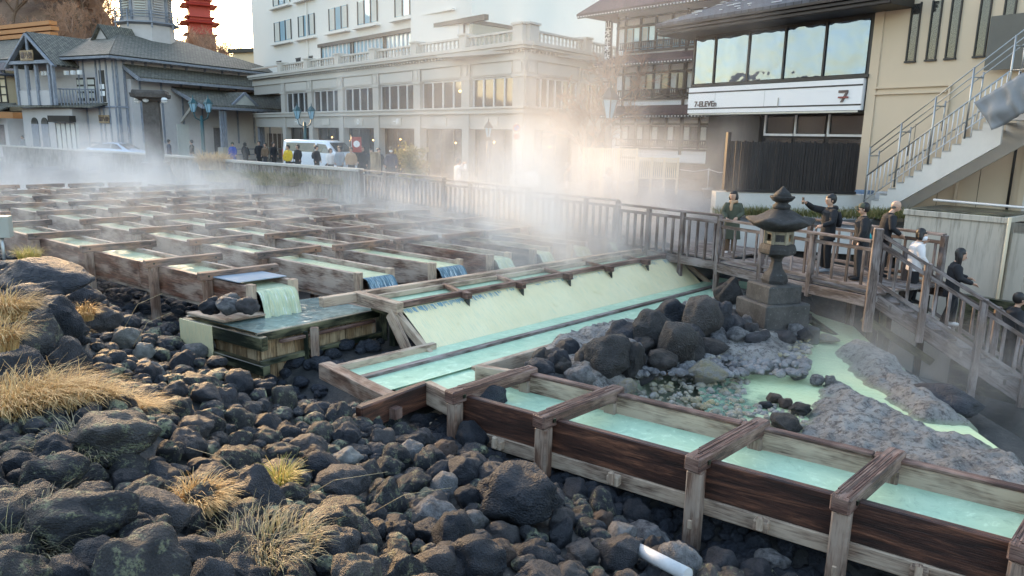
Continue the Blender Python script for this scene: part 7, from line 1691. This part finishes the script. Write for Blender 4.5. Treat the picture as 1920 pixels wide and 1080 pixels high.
def plant(k, loc, H, label, group='bare trees on the wooded hill'):
    o = TV[k] if not used[k] else copy_tree(TV[k]); used[k] = True
    o.location = loc; s = H; o.scale = (s*1.15, s*1.15, s); o.rotation_euler.z = rs.uniform(0, 6.28); tag(o, label, 'tree', group); return o
rs = random.Random(77); wh = ['behind the temple roof', 'behind the gabled balcony', 'left of the turret', 'right of the turret', 'beside the pagoda', 'by the white tower']
for i in range(92):
    px = rs.uniform(-40, 500); Y = rs.uniform(88, 122); q = atY(px, 200, Y); h = hill(q.x, Y); tall = rs.uniform(8, 13)
    if i > 74: px = rs.uniform(335, 425); Y = rs.uniform(92, 102); q = atY(px, 200, Y); h = hill(q.x, Y); tall = rs.uniform(9, 13)
    w_ = wh[0 if px < 70 else 1 if px < 180 else 2 if px < 255 else 3 if px < 345 else 4 if px < 420 else 5]
    plant(i % 4, (q.x, Y, h-.3), tall*(1.0 if px < 400 else .85), ('tall' if tall > 11.5 else 'shorter')+' bare brown tree on the hill '+w_)
tc_ = collections.Counter()
for o_ in sorted([q_ for q_ in C.objects if q_.get('group') == 'bare trees on the wooded hill'], key=lambda q_: q_.location.x/q_.location.y):
    b_ = o_['label']; o_['label'] = b_+', '+ORD[tc_[b_]]+' from the left'; tc_[b_] += 1
for px, Y, H in ((448, 86, 12), (470, 84, 13), (425, 92, 13)): q = atY(px, 200, Y); plant(0, (q.x, Y, hill(q.x, Y)-1), H, {448: 'middle', 470: 'right', 425: 'left'}[px]+' one of three dark bare trees against the bright sky by the white tower')
q = atY(1108, 300, 33.5); o = plant(2, (q.x, q.y, -2.75), 7.2, 'leafless tree in front of the hotel side, beside the timber inn', None)
q = atY(1075, 60, 60)
# broadleaf shrub before the hotel
def leafy(name, lab, c, R, n, mat, cat='shrub', size=.09):
    t = thing(name, lab, cat, c); rs = random.Random(int(c.x*10)); m = MB()
    for k in range(7): a = rs.uniform(0, 6.28); m.tube([c, c+Vector((math.cos(a)*.3, math.sin(a)*.3, R.z*.8)), c+Vector((math.cos(a)*R.x*.7, math.sin(a)*R.x*.7, R.z*rs.uniform(1.0, 1.7)))], [.04, .025, .01], 5)
    m.build('stems', M['bark'], t); vv = []; ff = []
    cl = [(Vector((rs.gauss(0, .45)*R.x, rs.gauss(0, .45)*R.y, R.z*rs.uniform(.35, 1.9))), rs.uniform(.25, .5)) for _ in range(22)]
    for k in range(n):
        p0, r = rs.choice(cl); p = p0+Vector((rs.gauss(0, 1), rs.gauss(0, 1), rs.gauss(0, .8)))*r*R.x*.5; s = rs.uniform(.5, 1.2)*size; a = Vector((rs.gauss(0, 1), rs.gauss(0, 1), rs.gauss(0, 1))).normalized()*s; b_ = a.orthogonal().normalized()*s*.5; i = len(vv); vv += [p-a, p+b_, p+a, p-b_]; ff.append((i, i+1, i+2, i+3))
    me = bpy.data.meshes.new('foliage'); me.from_pydata([tuple(v) for v in vv], [], ff); me.materials.append(mat); o = bpy.data.objects.new('foliage', me); C.objects.link(o); o.parent = t
leafy('shrub', 'rounded olive green shrub before the hotel ground floor', Vector((*atY(778, 300, 37.5).xy, -2.65)), Vector((.75, .75, 1.0)), 2600, grass_mat('olive_leaves', (.10, .11, .03), (.20, .19, .06), (.30, .24, .09)))
# ============================================================ steam rising from the hot water (volumes only, lit by sun and sky)
def steam_mat(name, k, scale, thr, zlo, zhi, edge=5.0, aniso=.45, stretch=(1, 1, .75), soft=.3):
    m = bpy.data.materials.new(name); m.use_nodes = True; n = m.node_tree.nodes; l = m.node_tree.links; n.remove(n['Principled BSDF'])
    v = n.new('ShaderNodeVolumePrincipled'); l.new(v.outputs[0], n['Material Output'].inputs['Volume'])
    v.inputs['Color'].default_value = (.97, .97, .97, 1); v.inputs['Anisotropy'].default_value = aniso
    a = noi(n, l, wcoord(n, l, stretch), scale, 5, .62, .9)
    d = math_(n, l, 'MULTIPLY', math_(n, l, 'SUBTRACT', a, thr), 1/soft, None, True)
    d = math_(n, l, 'MULTIPLY', d, d)
    t = n.new('ShaderNodeTexCoord'); s = n.new('ShaderNodeSeparateXYZ'); l.new(t.outputs['Generated'], s.inputs[0])
    for i in (0, 1):
        g = s.outputs[i]; e = math_(n, l, 'MULTIPLY', math_(n, l, 'MULTIPLY', g, math_(n, l, 'SUBTRACT', 1.0, g)), edge, None, True); d = math_(n, l, 'MULTIPLY', d, math_(n, l, 'SMOOTH_MIN', e, 1.0, .2, True))
    h = math_(n, l, 'SUBTRACT', 1.0, s.outputs[2], None, True); h = math_(n, l, 'POWER', h, zhi)
    d = math_(n, l, 'MULTIPLY', math_(n, l, 'MULTIPLY', d, h), k); l.new(d, v.inputs['Density']); return m
def steam(c, sx, sy, z0, z1, rz, mat, label):
    me = bpy.data.meshes.new('steam'); bm = bmesh.new(); bmesh.ops.create_cube(bm, size=1); bm.to_mesh(me); bm.free(); me.materials.append(mat)
    o = bpy.data.objects.new('steam', me); C.objects.link(o); o.location = (c[0], c[1], (z0+z1)/2); o.scale = (sx, sy, z1-z0); o.rotation_euler.z = rz
    return tag(o, label, 'steam', None, 'stuff')
ra_ = math.atan2(U.y, U.x)
steam((.2, 25.6), 16, 10.5, -3.7, 6.4, ra_, steam_mat('steam_plume', .42, .30, .38, 0, .8, 6, .05, (1, 1, .6), .36), 'bright column of steam rising before the hotel corner')
steam((2.3, 21.4), 13, 6.0, -3.9, .6, math.atan2(W.y, W.x), steam_mat('steam_bank', 1.5, .42, .35, 0, .9, 7, .05, (1, 1, .7), .34), 'dense low bank of steam at the right end of the chute')
q = uv(-25, 14.5); steam((q.x, q.y), 26, 17, -3.0, -.9, ra_, steam_mat('steam_low', .6, .5, .42, 0, 1.4, 6, .2), 'thin steam drifting low over the far flumes')
steam((-21, 36.5), 26, 6, -3.9, .3, ra_, steam_mat('steam_far', .75, .30, .36, 0, 1.0, 6, .2), 'bluish steam along the street fence at the left')
steam((8.2, 12.5), 7, 4.5, -6.2, -2.9, -.3, steam_mat('steam_pit', .8, .6, .38, 0, .6, 6), 'faint steam over the dark plunge pool under the stairs')
